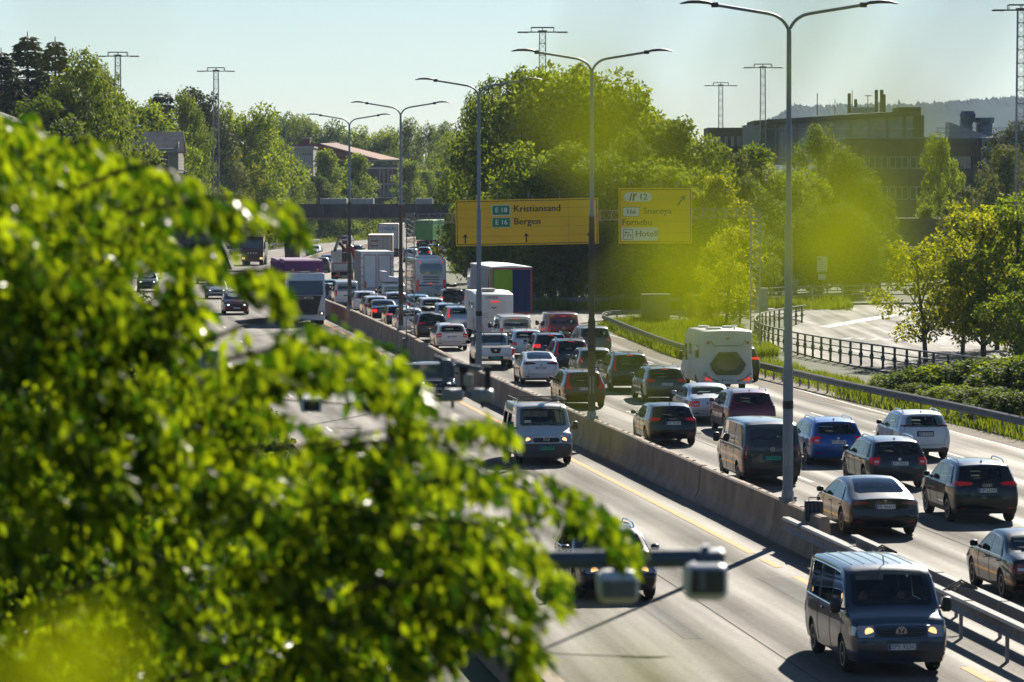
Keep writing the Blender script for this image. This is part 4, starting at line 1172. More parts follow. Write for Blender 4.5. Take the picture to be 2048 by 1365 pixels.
going('white estate with low bumper between the pickup and the dark crossover', 'wagon', 211.0, 5.95, 'paint_white', lamp='low', plate='BR 23390', lit='lamp_red_low', brake=True, rails='black')
going('white panelled van ahead of the white estate, right of the coachbuilt camper', 'van', 221.0, 6.35, 'paint_white', lamp='van', brake=True, name='passenger_van', cat='van', lit='lamp_red_low', detail=1)
going('white estate with grey skid plate in the lane beside the barrier', 'wagon', 220.5, 2.75, 'paint_white', lamp='block', plate='AS 98796', clad=True, rails='chrome', brake=True, lit='lamp_red_low')
going('red van with roof bars at the start of the exit', 'van', 225.0, 9.5, 'paint_red', lamp='van', plate='DK 47764', green=True, emblem='vw', brake=True, lit='lamp_red_low', name='passenger_van', cat='van')
rv = going('black SUV carrying a roof box beside the barrier', 'suv', 233.0, 2.75, 'paint_black', lamp='wedge', lit='lamp_red_low', rails='black')
_b = BODIES['suv']
def roof_box_mesh(w=.42, l=.95, h=.32):
    m = MB(); n = 14; rings = []
    for i in range(9):
        t = i / 8; a = -l + 2 * l * t; s_ = math.sqrt(max(.02, 1 - abs(2 * t - 1) ** 5)); 
        k = len(m.v)
        for j in range(n):
            th = 2*math.pi*j/n; c, z = math.cos(th), math.sin(th)
            c = math.copysign(abs(c) ** .5, c); z = math.copysign(abs(z) ** .6, z)
            m.v.append((c * w * s_, a, z * h * .5 * (s_ * (.75 + .25 * (1 - t)))))
        if i:
            for j in range(n): m.f.append((k-n+j, k-n+(j+1) % n, k+(j+1) % n, k+j))
    m.f.append(tuple(range(n))); m.f.append(tuple(8*n+j for j in range(n)))
    return m.mesh('roof_box', 50)
link('roof_box', cached('roofbox', roof_box_mesh), 'black_plastic', rv, (-.1, -.35, 1.63 + .27))
going('silver hatchback mostly hidden left of the coachbuilt camper', 'compact', 249.5, 6.0, 'paint_lightblue', lamp='tall', lit='lamp_red_on', detail=1)
going('black-and-white small car behind the lattice gantry post', 'compact', 245.5, 2.6, 'paint_white', lamp='block', lit='lamp_red_low', detail=1)
going('light blue-grey estate ahead of the silver hatchback', 'wagon', 258.5, 6.2, 'paint_lightblue', lamp='block', lit='lamp_red_low', detail=1, rails='black')
going('dark blue hatchback with lit brake lamps beside the barrier', 'hatch', 255.5, 2.75, 'paint_navy', lamp='slim', lit='lamp_red_on', detail=1)
going('white boxy estate with black rear glass in the middle lane', 'mpv', 266.5, 5.9, 'paint_white', lamp='block', lit='lamp_red_low', detail=1, rails='black')
going('black saloon with red lamps just ahead of the dark blue hatchback', 'sedan', 266.8, 2.75, 'paint_black', lamp='sedan', lit='lamp_red_on', detail=1)
going('silver low car beside the white camper and the bus', 'hatch', 270.0, 9.3, 'paint_silver', lamp='slim', detail=1)
tx = going('white taxi estate with a small roof sign', 'wagon', 275.8, 2.95, 'paint_white', lamp='block', lit='lamp_red_low', detail=1)
m = MB(); m.box(-.28, .28, -.08, .08, 0, .13, .03); m.build('taxi_sign', 'sign_white', tx, loc=(0, .1, 1.50))
going('turquoise hatchback in the middle lane', 'compact', 276.0, 5.9, 'paint_turquoise', lamp='block', lit='lamp_red_low', detail=1)
going('pale silver car left of the turquoise hatchback', 'compact', 283.0, 4.95, 'paint_silver', lamp='tall', lit='lamp_red_low', detail=1)
going('white crossover ahead of the taxi beside the barrier', 'suv', 283.0, 2.75, 'paint_white', lamp='thin', lit='lamp_red_low', detail=1)
sv = going('black SUV with bicycles on its tail left of the big trailer', 'suv', 288.0, 9.5, 'paint_black', lamp='suvblock', lit='lamp_red_on', detail=1, rails='black')
link('roof_box', cached('roofbox', roof_box_mesh), 'black_plastic', sv, (0, -.2, 1.63 + .27))
m = MB()
for zz in (.75, 1.0): m.tube([(-.7, -2.55, zz), (.7, -2.55, zz)], .035, 6)
for q in (-.45, .45): m.lathe([(-.02, .33), (.02, .33), (.02, .27), (-.02, .27)], (q, -2.5, .95), 'y', 16)
m.build('bicycle_rack', 'rim_dark', sv)
wv = going('white van with pale foam sheets lashed to its roof', 'van', 293.0, 5.6, 'paint_white', lamp='van', lit='lamp_red_low', name='passenger_van', cat='van', detail=1, plate='CF 35520', green=True)
m = MB()
for y in (-1.6, -.3, .9): m.tube([(-.8, y, 2.02), (.8, y, 2.02)], .03, 6)
m.build('roof_bars', 'black_plastic', wv)
m = MB(); m.prism([(-.78, 2.06), (-.78, 2.82), (-.42, 2.80), (-.30, 2.46), (.25, 2.36), (.62, 2.46), (.80, 2.44), (.80, 2.06)], 'y', -1.7, 1.2); 
o = m.build('foam_sheet', 'cardboard'); o.location = wv.location; o.rotation_euler = wv.rotation_euler
tag(o, 'pale foam sheets on the roof of a white van', 'cargo')
going('white tall van with dark rear glass beside the barrier', 'van', 302.0, 2.75, 'paint_white', lamp='van', lit='lamp_red_low', name='passenger_van', cat='van', detail=1, plate='DJ 18227', green=True)
going('silver estate ahead of the white tall van, next to the truck mirror', 'wagon', 312.0, 2.3, 'paint_silver', lamp='block', lit='lamp_red_low', detail=1)
going('black estate in front of the silver estate beside the barrier', 'mpv', 318.5, 2.5, 'paint_black', lamp='block', lit='lamp_red_low', detail=1)
going('dark green SUV above the purple trailer', 'suv', 418.0, 3.0, 'paint_olive', lamp='block', lit='lamp_red_low', detail=1)
going('blue saloon above the purple trailer', 'sedan', 443.0, 2.9, 'paint_blue', lamp='sedan', lit='lamp_red_on', detail=1)
going('black SUV on the far bend left of the third lamp post from the right', 'suv', 470.0, 2.9, 'paint_black', lamp='block', detail=1)
going('grey-green people carrier on the far bend', 'mpv', 508.0, 2.6, 'paint_olive', lamp='block', detail=1)
going('white small car on the far bend beside the trailer with square logo', 'compact', 524.0, 4.2, 'paint_white', lamp='block', detail=1)
going('silver people carrier right of the trailer with square logo', 'mpv', 478.0, 11.0, 'paint_silver', lamp='block', lit='lamp_red_low', detail=1)
going('dark grey hatchback behind the green lorry', 'compact', 494.0, 12.0, 'paint_darkgrey', lamp='block', lit='lamp_red_on', detail=1)
going('black estate with lit lamp at the end of the queue of cars', 'wagon', 514.0, 12.3, 'paint_black', lamp='block', lit='lamp_red_on', detail=1, scale=(1, 1, 1.1))
going('pale small car near the left end of the big yellow sign', 'compact', 535.0, 13.2, 'paint_white', lamp='block', detail=1)
going('dark blue van at the left end of the big yellow sign', 'mpv', 574.0, 11.2, 'paint_blue', lamp='block', detail=1, scale=(1, 1, 1.15))

# --- oncoming
v1 = coming('dark slate window van with lit headlights in the lower right corner', 'van', 74.2, -2.95, 'paint_slate', plate='ZPY 925C', emblem='vwbig', lights='lamp_warm', name='passenger_van', cat='van', trim=True, bumper='paint_slate')
def ribs():
    m = MB()
    for x in (-.58, -.35, -.12, .12, .35, .58): m.tube([(x, y - 2.45, BODIES['van'].zt(y) + .035 * (1 - (x / .78) ** 2)) for y in np.linspace(.5, 3.1, 9)], .014, 6)
    return m.mesh('roof_ribs', 50)
link('roof_ribs', cached('ribs', ribs), 'paint_slate', v1)
m = MB(); m.tube([(0, .85, 1.92), (0, .75, 2.10)], .012, 5); m.build('antenna', 'black_plastic', v1)
coming('black estate with orange-lit headlights half behind the hanging luminaires', 'wagon', 88.0, -6.3, 'paint_black', emblem='rings', lights='lamp_warm', trim=True, rails='chrome')
v2 = coming('silver van with roof rack bars and grey bumper in the near oncoming lane', 'van', 130.3, -2.65, 'paint_silver_dull', plate='PD 35705', green=True, emblem='vwbig', lights='lamp_warm', name='passenger_van', cat='van', bumper='bumper_grey', rearwin=False)
Bv = BODIES['van']
link('bumper', cached('vanbumper', lambda: Bv.patch(Bv.front_p, .30, .72, -.99, .99, 6, 12, .014, .1).mesh('bumper', 30)), 'bumper_grey', v2)
for y in (1.35, .55, -.35, -1.25):
    m = MB(); m.tube([(-.80, y, 1.98), (-.80, y, 2.06), (.80, y, 2.06), (.80, y, 1.98)], .022, 6); m.build('roof_bar', 'black_plastic', v2)
m = MB(); m.tube([(.80, 1.4, 2.085), (.80, -1.4, 2.085)], .018, 6); m.tube([(-.80, 1.4, 2.085), (-.80, -1.4, 2.085)], .018, 6); m.build('rack_rail', 'black_plastic', v2)
m = MB(); p = Bv.top_p(4.08, 0); m.box(-.11, .11, -.006, .006, -.05, .05)
m.build('permit_card', 'sign_white', v2, loc=(.52, 4.10 - 2.45 + .05, p.z + .03), rot=(R(-35), 0, 0))
coming('dark saloon under the camera arm in the near oncoming lane', 'wagon', 170.5, -2.3, 'paint_navy', plate='KH 84402', emblem='disc')
r1 = coming('dark red people carrier with a grey roof box', 'mpv', 283.0, -6.4, 'paint_red', plate='JL 49921', rails='black')
link('roof_box', cached('roofbox2', lambda: roof_box_mesh(.30, .9, .42)), 'grey_panel', r1, (-.1, -.3, 1.62 + .28))
coming('silver estate behind the dark red people carrier', 'wagon', 322.5, -6.4, 'paint_silver', rails='black')
coming('white car half hidden by leaves left of the silver estate', 'hatch', 372.0, -7.4, 'paint_white')
coming('white electric saloon approaching round the far bend', 'fastback', 516.0, -3.4, 'paint_white')
coming('small red car on the far bend', 'compact', 606.0, -8.2, 'paint_red', lights='lamp_warm')
coming('dark off-roader in the bus lane at the left, seen through leaves', 'suv', 344.0, -12.0, 'paint_olive', detail=1)

# --- people dimly seen behind the windscreens of the two nearest oncoming vans
def occupant_mesh():
    V = [(0, 0, 0), (0, .02, .25), (0, .05, .46), (0, .07, .56), (0, .09, .66), (0, .11, .76), (-.19, .05, .44), (-.25, .18, .22), (-.17, .42, .22), (.19, .05, .44), (.25, .18, .22), (.17, .42, .22), (-.11, .25, -.02), (-.13, .48, -.02), (.11, .25, -.02), (.13, .48, -.02)]
    E = [(0, 1), (1, 2), (2, 3), (3, 4), (4, 5), (2, 6), (6, 7), (7, 8), (2, 9), (9, 10), (10, 11), (0, 12), (12, 13), (0, 14), (14, 15)]
    rad = [.15, .15, .13, .055, .095, .085, .075, .05, .035, .075, .05, .035, .09, .07, .09, .07]
    me = bpy.data.meshes.new('body'); me.from_pydata(V, E, []); o = bpy.data.objects.new('tmp', me); COL.objects.link(o)
    md = o.modifiers.new('s', 'SKIN')
    for i, r_ in enumerate(rad): me.skin_vertices[0].data[i].radius = (r_, r_ * (.8 if i < 3 else 1))
    me.skin_vertices[0].data[0].use_root = True
    o.modifiers.new('ss', 'SUBSURF').levels = 2
    res = bpy.data.meshes.new_from_object(o.evaluated_get(bpy.context.evaluated_depsgraph_get())); bpy.data.objects.remove(o)
    for p_ in res.polygons: p_.use_smooth = True
    return res
occ = occupant_mesh()
def person(van, x, shirt, label):
    o = tag(empty('person', van.matrix_basis @ Vector((x, 2.85 + .14 - 2.45, .62)), van.rotation_euler.z), label, 'person'); o.scale = (.95, .95, .95)
    b_ = link('body', occ, shirt, o)
    m = MB(); m.lathe([(-.105, .03), (-.06, .078), (0, .092), (.06, .088), (.11, .05), (.125, .015)], (0, .115, .735), 'z', 12); m.build('head', 'skin', o, smooth=60)
    m = MB(); m.lathe([(.02, .098), (.06, .097), (.115, .06), (.135, .02)], (0, .10, .735), 'z', 12); m.build('hair', 'hair', o, smooth=60)
person(v1, -.36, 'shirt_dark', 'driver in dark clothes behind the wheel of the dark slate van')
person(v1, .36, 'shirt_pale', 'front passenger in a pale top in the dark slate van')
person(v2, -.36, 'shirt_dark', 'driver in dark clothes behind the wheel of the silver van')

# --- heavy vehicles -------------------------------------------------------
def truck_root(name, label, cat, d, off, L, oncoming=False):
    m = d + (L / 2 if L else 0)
    return tag(empty(name, road(d, off), heading(m) + (math.pi if oncoming else 0)), label, cat, ONC if oncoming else LANE)
def dual_wheels(root, ys_, hw=1.22, r=.5):
    for y in ys_:
        for sg in (-1, 1):
            wh = link('wheel', cached(('tyre', r, .5), lambda: tyre_mesh(r, .5)), 'tyre', root, (sg * (hw - .25), y, r))
            link('rim', cached(('rim', r, .5, sg, 5), lambda: rim_mesh(r, .5, sg, 5)), 'rim_dark', wh)
def chassis(root, y0, y1, w=.9):
    m = MB(); m.box(-w/2, -w/2+.12, y0, y1, .75, 1.02); m.box(w/2-.12, w/2, y0, y1, .75, 1.02)
    for y in np.arange(y0 + .3, y1, 1.6): m.box(-w/2+.12, w/2-.12, y, y+.12, .8, .98)
    m.build('chassis', 'chassis', root)
def rear_gear(root, y=0, w=2.45, bar=.52, litm='lamp_red_low'):
    m = MB(); m.box(-w/2, w/2, y-.02, y+.10, bar-.06, bar+.08, .01); m.box(-.7, -.6, y, y+.1, bar, .95); m.box(.6, .7, y, y+.1, bar, .95); m.build('underrun_bar', 'chassis', root)
    for sg in (-1, 1):
        m = MB(); m.box(sg*(w/2-.45) - .20, sg*(w/2-.45) + .20, y-.05, y+.02, .70, .84, .01); m.build('tail_lamp', litm, root)
        m = MB(); m.box(sg*.95-.24, sg*.95+.24, y+.12, y+.15, .25, .72); m.build('mud_flap', 'black_plastic', root)
    m = MB(); m.box(-.26, .26, y-.06, y-.04, .58, .69); m.build('number_plate', 'plate_white', root)
def cab(root, yb, yf, paintm, w=2.5, z0=.45, zt=3.3, ztf=None):
    """cab with vertical face; front at yf"""
    m = MB(); m.prism([(yb, z0), (yf-.02, z0), (yf, z0+.5), (yf-.02, 1.75), (yf-.28, zt-.35), (yf-.55, zt), (yb, zt)], 'x', -w/2, w/2)
    c = m.build('cab', paintm, root)
    return c
def rear_doors(root, y, w, z0, z1, mat, frame, seammat='chassis', bars=True):
    for sg in (-1, 1):
        m = MB(); x0, x1 = (.012, w/2-.09); m.box(min(sg*x0, sg*x1), max(sg*x0, sg*x1), y-.03, y+.03, z0+.10, z1-.14, .008); dr = m.build('door', mat, root)
        if bars:
            for q in (.35, .75):
                m = MB(); m.tube([(sg*q*w/2*.8, y-.05, z0+.05), (sg*q*w/2*.8, y-.05, z1-.12)], .018, 6); m.build('lock_bar', 'galv', dr)
        for z in np.linspace(z0+.35, z1-.5, 4):
            m = MB(); m.box(sg*(w/2-.10)-.07, sg*(w/2-.10)+.05, y-.05, y-.028, z, z+.08); m.build('hinge', 'galv_dull', dr)
    m = MB(); m.box(-w/2, -w/2+.085, y-.02, y+.05, z0, z1); m.box(w/2-.085, w/2, y-.02, y+.05, z0, z1); m.box(-w/2+.085, w/2-.085, y-.02, y+.05, z1-.13, z1); m.box(-w/2+.085, w/2-.085, y-.02, y+.05, z0, z0+.09)
    m.build('door_frame', frame, root)
def outline(root, name, mat, y, x0, x1, z0, z1, t=.05):
    m = MB(); m.box(x0, x1, y-.012, y, z1-t, z1); m.box(x0, x1, y-.012, y, z0, z0+t); m.box(x0, x0+t, y-.012, y, z0+t, z1-t); m.box(x1-t, x1, y-.012, y, z0+t, z1-t); m.build(name, mat, root)

# white box lorry
t = truck_root('box_lorry', 'white box lorry with red reflective outline on its rear doors', 'lorry', 308, 5.5, 9)
m = MB(); m.box(-1.27, 1.27, .04, 7.6, 1.05, 4.05, .04); b = m.build('box_body', 'grey_panel', t)
for y in np.arange(.6, 7.4, .62):
    for sg in (-1, 1): m = MB(); m.box(sg*1.272-.012, sg*1.272+.012, y, y+.05, 1.15, 3.95); m.build('side_rib', 'galv', b)
rear_doors(t, 0, 2.5, 1.05, 4.0, 'white_body', 'white_body', bars=False)
outline(t, 'reflective_strip', 'red_trim', -.035, -1.05, -.08, 1.2, 3.8); outline(t, 'reflective_strip', 'red_trim', -.035, .08, 1.05, 1.2, 3.8)
m = MB(); m.box(-1.0, -.85, -.05, -.036, 1.25, 1.75); m.build('warning_plate', 'amber', t)
chassis(t, .1, 8); rear_gear(t, .2); dual_wheels(t, [1.6, 6.4]); cab(t, 7.9, 9.6, 'paint_white')

# curtain trailer, lime and navy rear
t = truck_root('curtain_trailer', 'grey curtain-sided trailer with lime green and navy rear doors', 'trailer', 252, 9.6, 13.6)
m = MB(); m.box(-1.27, 1.27, .05, 13.5, 1.02, 3.92); b = m.build('curtain_body', 'grey_panel', t)
for y in np.arange(.9, 13.3, 1.1):
    for sg in (-1, 1): m = MB(); m.tube([(sg*1.285, y, 1.1), (sg*1.285, y, 3.85)], .02, 5); m.build('curtain_strap', 'galv_dull', b)
m = MB(); m.prism([(-1.29, 3.92), (-1.29, 3.98), (0, 4.06), (1.29, 3.98), (1.29, 3.92)], 'y', -.02, 13.55); m.build('roof', 'sign_white', t)
for x0, x1, mm in ((-1.16, .02, 'lime'), (.02, 1.16, 'navy')):
    m = MB(); m.box(x0+.006, x1-.006, -.03, .04, 1.14, 3.80, .008); dr = m.build('door', mm, t)
    for q in (.3, .72): m = MB(); xx = x0 + (x1-x0)*q; m.tube([(xx, -.045, 1.1), (xx, -.045, 3.8)], .014, 5); m.build('lock_bar', mm, dr)
outline(t, 'door_frame', 'red_trim', -.01, -1.25, 1.25, 1.02, 3.92, .09)

m = MB(); m.add([(-1.30, 1.2, 1.6), (-1.30, 2.6, 1.6), (-1.30, 2.1, 3.3), (-1.30, 1.8, 3.3)], [(0, 1, 2, 3)]); m.build('side_graphic', 'navy', t)
m = MB(); m.add([(-1.30, .2, 1.2), (-1.30, 1.0, 1.2), (-1.30, 1.5, 3.8), (-1.30, .2, 3.8)], [(0, 1, 2, 3)]); m.build('side_graphic', 'lime', t)
chassis(t, .1, 13); rear_gear(t, .1); dual_wheels(t, [2.2, 3.5, 4.8]); cab(t, 13.9, 16.0, 'paint_white', zt=3.6)

# trailer with square logo
t = truck_root('refrigerated_trailer', 'cream refrigerated trailer with a square logo on its rear door', 'trailer', 416, 9.2, 13.6)
m = MB(); m.box(-1.29, 1.29, .05, 13.5, 1.05, 4.0, .03); m.build('box_body', 'cream_panel', t)
rear_doors(t, 0, 2.58, 1.05, 4.0, 'cream_panel', 'red_trim')
m = MB(); m.box(-.95, -.25, -.045, -.032, 2.85, 3.45); lg = m.build('logo_panel', 'red_trim', t)
m = MB(); m.box(-.90, -.30, -.052, -.046, 2.98, 3.32); m.build('logo_field', 'sign_white', lg)
link('lettering', text_mesh('TIP', .34), 'red_trim', lg, (-.6, -.056, 3.15))
for sg in (-1, 1): m = MB(); m.box(sg*1.08-.06, sg*1.08+.06, -.05, -.035, 1.2, 1.75); m.build('warning_plate', 'amber', t)
chassis(t, .1, 13); rear_gear(t, .1); dual_wheels(t, [2.2, 3.5, 4.8]); cab(t, 13.9, 16, 'paint_white', zt=3.6)

t = truck_root('box_trailer', 'white trailer with blue lettering under the footbridge', 'trailer', 512, 6.6, 13.6)
m = MB(); m.box(-1.29, 1.29, .05, 13.5, 1.05, 4.25, .03); m.build('box_body', 'cream_panel', t)
rear_doors(t, 0, 2.58, 1.05, 4.25, 'white_body', 'red_trim', bars=False)
link('lettering', text_mesh('OMDAL', .62), 'ink_blue', t, (0, -.05, 3.62))
chassis(t, .1, 13); rear_gear(t, .1); dual_wheels(t, [2.2, 3.5, 4.8]); cab(t, 13.9, 16, 'paint_white', zt=3.6)

# green container lorry and its trailer
for i, (dd, lab) in enumerate(((590, 'green corrugated container on the trailer at the end of the queue'), (600, 'second green corrugated container ahead of the first on the far bend'))):
    t = truck_root('container_truck', lab, 'lorry', dd, 5.6, 8)
    m = MB(); m.box(-1.27, 1.27, 0, 8.2, 1.15, 4.05, .03); b = m.build('container', 'green_body', t)
    for y in np.arange(.3, 8, .55):
        for sg in (-1, 1): m = MB(); m.box(sg*1.275-.02, sg*1.275+.02, y, y+.22, 1.3, 3.9); m.build('rib', 'green_body', b)
    for x in np.arange(-1.1, 1.15, .4): m = MB(); m.box(x, x+.16, -.03, .01, 1.3, 3.9); m.build('rib', 'green_body', b)
    chassis(t, 0, 8); rear_gear(t, .1); dual_wheels(t, [1.5, 2.8, 6.5])
t = truck_root('box_trailer', 'grey trailer at the far end of the queue beside the yellow sign', 'trailer', 640, 7.5, 10)
m = MB(); m.box(-1.27, 1.27, 0, 10, 1.1, 3.9, .03); m.build('box_body', 'grey_panel', t); rear_doors(t, -.03, 2.5, 1.1, 3.9, 'white_body', 'galv_dull'); chassis(t, 0, 10); dual_wheels(t, [1.5, 2.8])

# flatbed with crane
t = truck_root('crane_lorry', 'white tipper lorry with folded black and red crane', 'lorry', 372, 5.6, 8)
for sg in (-1, 1): m = MB(); m.box(sg*1.24-.03, sg*1.24+.03, 0, 5.2, 1.1, 2.0, .01); m.build('side_board', 'white_body', t)
m = MB(); m.box(-1.21, 1.21, 0, .06, 1.1, 2.0, .01); tb = m.build('tail_board', 'white_body', t)
outline(t, 'reflective_strip', 'red_trim', -.004, -1.15, 1.15, 1.15, 1.95, .07)
m = MB(); m.box(-1.21, 1.21, .06, 5.2, 1.05, 1.12); m.build('bed', 'chassis', t)
m = MB(); m.tube([(0, 5.7, 1.1), (0, 5.7, 3.2)], .22, 8); m.tube([(0, 5.7, 3.2), (-.6, 4.2, 3.9), (-.9, 2.8, 3.1)], .16, 8); m.build('crane_arm', 'chassis', t)
m = MB(); m.tube([(.25, 5.4, 2.2), (.35, 4.0, 3.6), (.7, 2.6, 3.3), (.95, 2.2, 2.2)], [.15, .22, .2, .12], 8); m.box(-.2, .5, 5.1, 5.6, 2.0, 2.6, .04); m.build('crane_boom', 'red_crane', t)
m = MB(); m.box(-.25, .3, 1.7, 2.4, 2.2, 2.9, .08); m.build('grab', 'chassis', t)
chassis(t, 0, 8); rear_gear(t, .0); dual_wheels(t, [1.4, 2.7, 6.6]); cab(t, 6.3, 8.3, 'paint_white', zt=3.0)

# coach
CB = Body(12.2, 2.55, [(.10, 3.25), (.5, 3.36), (6, 3.38), (11.2, 3.34), (11.75, 3.2), (12.05, 2.9)], [(.35, .10), (.7, 0), (1.4, 0), (2.0, .03), (2.2, .0), (3.25, .10)], [(.35, .1), (.8, 0), (1.6, .05), (2.9, .15)], 1.75, zb=.34, roofr=.93, zclad=.42, wheels=(3.0, 9.4), wr=.5, bulge=.10, ptR=.02, ptF=.05)
t = truck_root('coach', 'white touring coach with red and blue side graphics', 'bus', 313, 10.1, 12.2)
t.location = road(313 + 6.1, 10.1)
sh = CB.meshes(); link('body', sh[0], 'paint_white', t); link('skirt', sh[1], 'grey_panel', t)
link('rear_window', CB.patch(CB.rear_p, 2.22, 3.02, -.78, .78, 8, 12, .012, .2).mesh('rear_window', 30), 'glass_grey', t)
for i, z in enumerate((1.55, 1.75, 1.95)): m = MB(); m.tube([(p.x, p.y-6.12, p.z) for p in [CB.rear_p(z, q) for q in np.linspace(-.55, .55, 9)]], .032, 5); m.build('vent_slot', 'black_plastic', t)
for sg in (-1, 1):
    link('tail_lamp', CB.patch(CB.rear_p, .85, 1.75, sg*.80, sg*.97, 6, 3, .02, .3).mesh('tail_lamp', 30), 'lamp_red_low', t)
    link('marker_lamp', CB.patch(CB.rear_p, 3.08, 3.2, sg*.74, sg*.84, 2, 2, .02).mesh('marker_lamp', 30), 'lamp_red_on', t)
    link('side_window', CB.side_window(.9, 11.2, 0, 0, z0=1.85, zmax=3.0, sg=sg).mesh('side_window', 30), 'glass_grey', t)
link('brake_light', CB.patch(CB.rear_p, 1.42, 1.48, -.12, .12, 1, 3, .02).mesh('brake_light'), 'lamp_red_on', t)
link('blue_stripe', CB.patch(CB.rear_p, 1.24, 1.34, -.80, -.12, 1, 6, .006).mesh('blue_stripe'), 'ink_blue', t)
link('red_stripe', CB.patch(CB.rear_p, 1.24, 1.34, -.10, .0, 1, 3, .006).mesh('red_stripe'), 'red_trim', t)
link('lettering', text_mesh('NOR-WAY', .24), 'ink_blue', t, (.60, -6.215, 1.22)); link('lettering', text_mesh('Bussekspress', .13), 'ink_blue', t, (.60, -6.215, 1.04))
link('lettering', text_mesh('irizar', .19), 'logo_silver', t, (0, -6.215, 2.14))
for i, (y, mm) in enumerate(((1.2, 'ink_blue'), (1.9, 'red_trim'), (2.7, 'ink_blue'), (3.6, 'red_trim'))):
    for sg in (-1, 1):
        link('side_graphic', CB.patch(lambda y_, z_, sg=sg: CB.side(y_ + .5 * math.sin((z_ - .6) * 1.4), z_, sg), y, y+.42, .6, 2.9, 2, 10, .008).mesh('side_graphic', 30), mm, t)
m = MB(); m.box(-.85, .85, -3.4, -.6, 3.38, 3.62, .10); m.build('roof_unit', 'paint_white', t)
m = MB(); m.box(-.7, .7, -5.2, -4.0, 3.36, 3.52, .06); m.build('roof_hatch', 'paint_white', t)
add_wheels(t, 1.26, [3.0-6.1, 9.4-6.1], .5, .3, 'rim_dark', 5)
plate_part(t, (0, -6.22, .78), 0, None, text=False)

# white motorhome
MH = Body(6.9, 2.30, [(.03, 2.70), (.4, 2.74), (3.6, 2.74), (4.9, 2.62), (5.25, 2.2), (5.6, 1.75), (6.15, 1.16), (6.6, 1.0), (6.8, .88)], [(.42, .04), (.6, 0), (.9, .02), (1.8, .02), (2.4, .02), (2.7, .03)], [(.3, .05), (.5, 0), (.75, .02), (.88, .1)], 1.2, zb=.40, roofr=.97, zclad=.44, wheels=(1.9, 5.8), wr=.34, bulge=.03, ptR=.01, ptF=.08)
t = tag(empty('motorhome', road(174.5 + 3.45, 10.95), heading(178)), 'white motorhome with a dark recessed rear window and luggage moulding', 'motorhome', LANE)
sh = MH.meshes(); link('body', sh[0], 'white_body', t); link('skirt', sh[1], 'grey_panel', t)
h = 3.45
# moulded rear: dark octagonal bag / window recess
def octo(cx, cz, w, hh, y, d, mb=None):
    mb = mb or MB(); pts = [(-.5, 1), (.5, 1), (1, -.05), (.86, -.62), (.62, -1), (-.62, -1), (-.86, -.62), (-1, -.05)]
    mb.prism([(cx + a * w, cz + b * hh) for a, b in pts], 'y', y - d, y + .02); return mb
octo(0, 1.30, .80, .50, -h - .03, .05).build('rear_bag', 'bag_grey', t)
octo(0, 1.36, .46, .36, -h - .082, .012).build('rear_window', 'glass_grey', t)
m = MB(); m.tube([(-.78, -h-.045, 2.32), (-.62, -h-.06, 2.08), (.62, -h-.06, 2.08), (.78, -h-.045, 2.32)], .022, 6); m.build('trim_moulding', 'galv_dull', t)
m = MB(); m.add([(-.12, -h-.045, 2.42), (.12, -h-.045, 2.42), (0, -h-.045, 2.34)], [(0, 1, 2)]); m.build('badge', 'amber', t)

for sg in (-1, 1):
    m = MB(); m.lathe([(-.03, .065), (.0, .065)], (sg*.93, -h-.02, .62), 'y', 14); m.lathe([(-.03, .05), (.0, .05)], (sg*.76, -h-.03, .60), 'y', 14); m.build('tail_lamp', 'lamp_red_on', t)
    m = MB(); m.lathe([(-.03, .09), (-.015, .09), (0, .1)], (sg*.98, -h-.01, .85), 'y', 16); m.build('marker_lamp', 'lamp_clear', t)
    m = MB(); m.tube([(sg*1.05, -h-.03, .86), (sg*.72, -h-.07, .62), (sg*.40, -h-.07, .52)], .03, 6); m.build('bumper_line', 'galv_dull', t)
    m = MB(); m.box(sg*.88-.06, sg*.88+.06, -h-.05, -h-.03, 2.15, 2.28); m.build('side_badge', 'red_trim', t)
    link('side_window', MH.side_window(1.2, 2.2, 0, 0, z0=1.5, zmax=2.05, sg=sg).mesh('side_window'), 'glass', t)
    link('side_window', MH.side_window(3.2, 4.0, 0, 0, z0=1.45, zmax=2.05, sg=sg).mesh('side_window'), 'glass', t)
    link('cab_window', MH.side_window(4.6, 5.7, 0, 0, z0=1.25, zmax=2.0, sg=sg).mesh('cab_window'), 'glass', t)
    m = MB(); m.box(sg*1.26-.08, sg*1.26+.08, 5.45-h, 5.6-h, 1.25, 1.65, .04); m.tube([(sg*1.0, 5.6-h, 1.4), (sg*1.26, 5.55-h, 1.4)], .03, 5); m.build('wing_mirror', 'black_plastic', t)
plate_part(t, (0, -h-.06, .56), 0, 'SR 41767')
m = MB(); m.box(-.9, .9, -h-.09, -h+.1, .40, .50, .02); m.build('bumper', 'white_body', t)
m = MB(); m.box(-.75, -.15, -2.6, -1.9, 2.76, 2.86, .04); m.box(.15, .6, -1.3, -.8, 2.76, 2.88, .04); m.box(-.75, -.3, -.2, .5, 2.76, 2.85, .04); m.build('roof_vent', 'white_body', t)
m = MB(); m.lathe([(0, .05), (.12, .04), (.16, .15), (.2, .15)], (.45, -2.5, 2.76), 'z', 12); m.build('satellite_dome', 'white_body', t)
link('windscreen', MH.patch(MH.top_p, 5.0, 6.05, -.8, .8, 6, 8, .01, .1).mesh('windscreen', 30), 'glass', t)
add_wheels(t, 1.06, [1.9-h, 5.8-h], .34, .22, 'rim', 5)

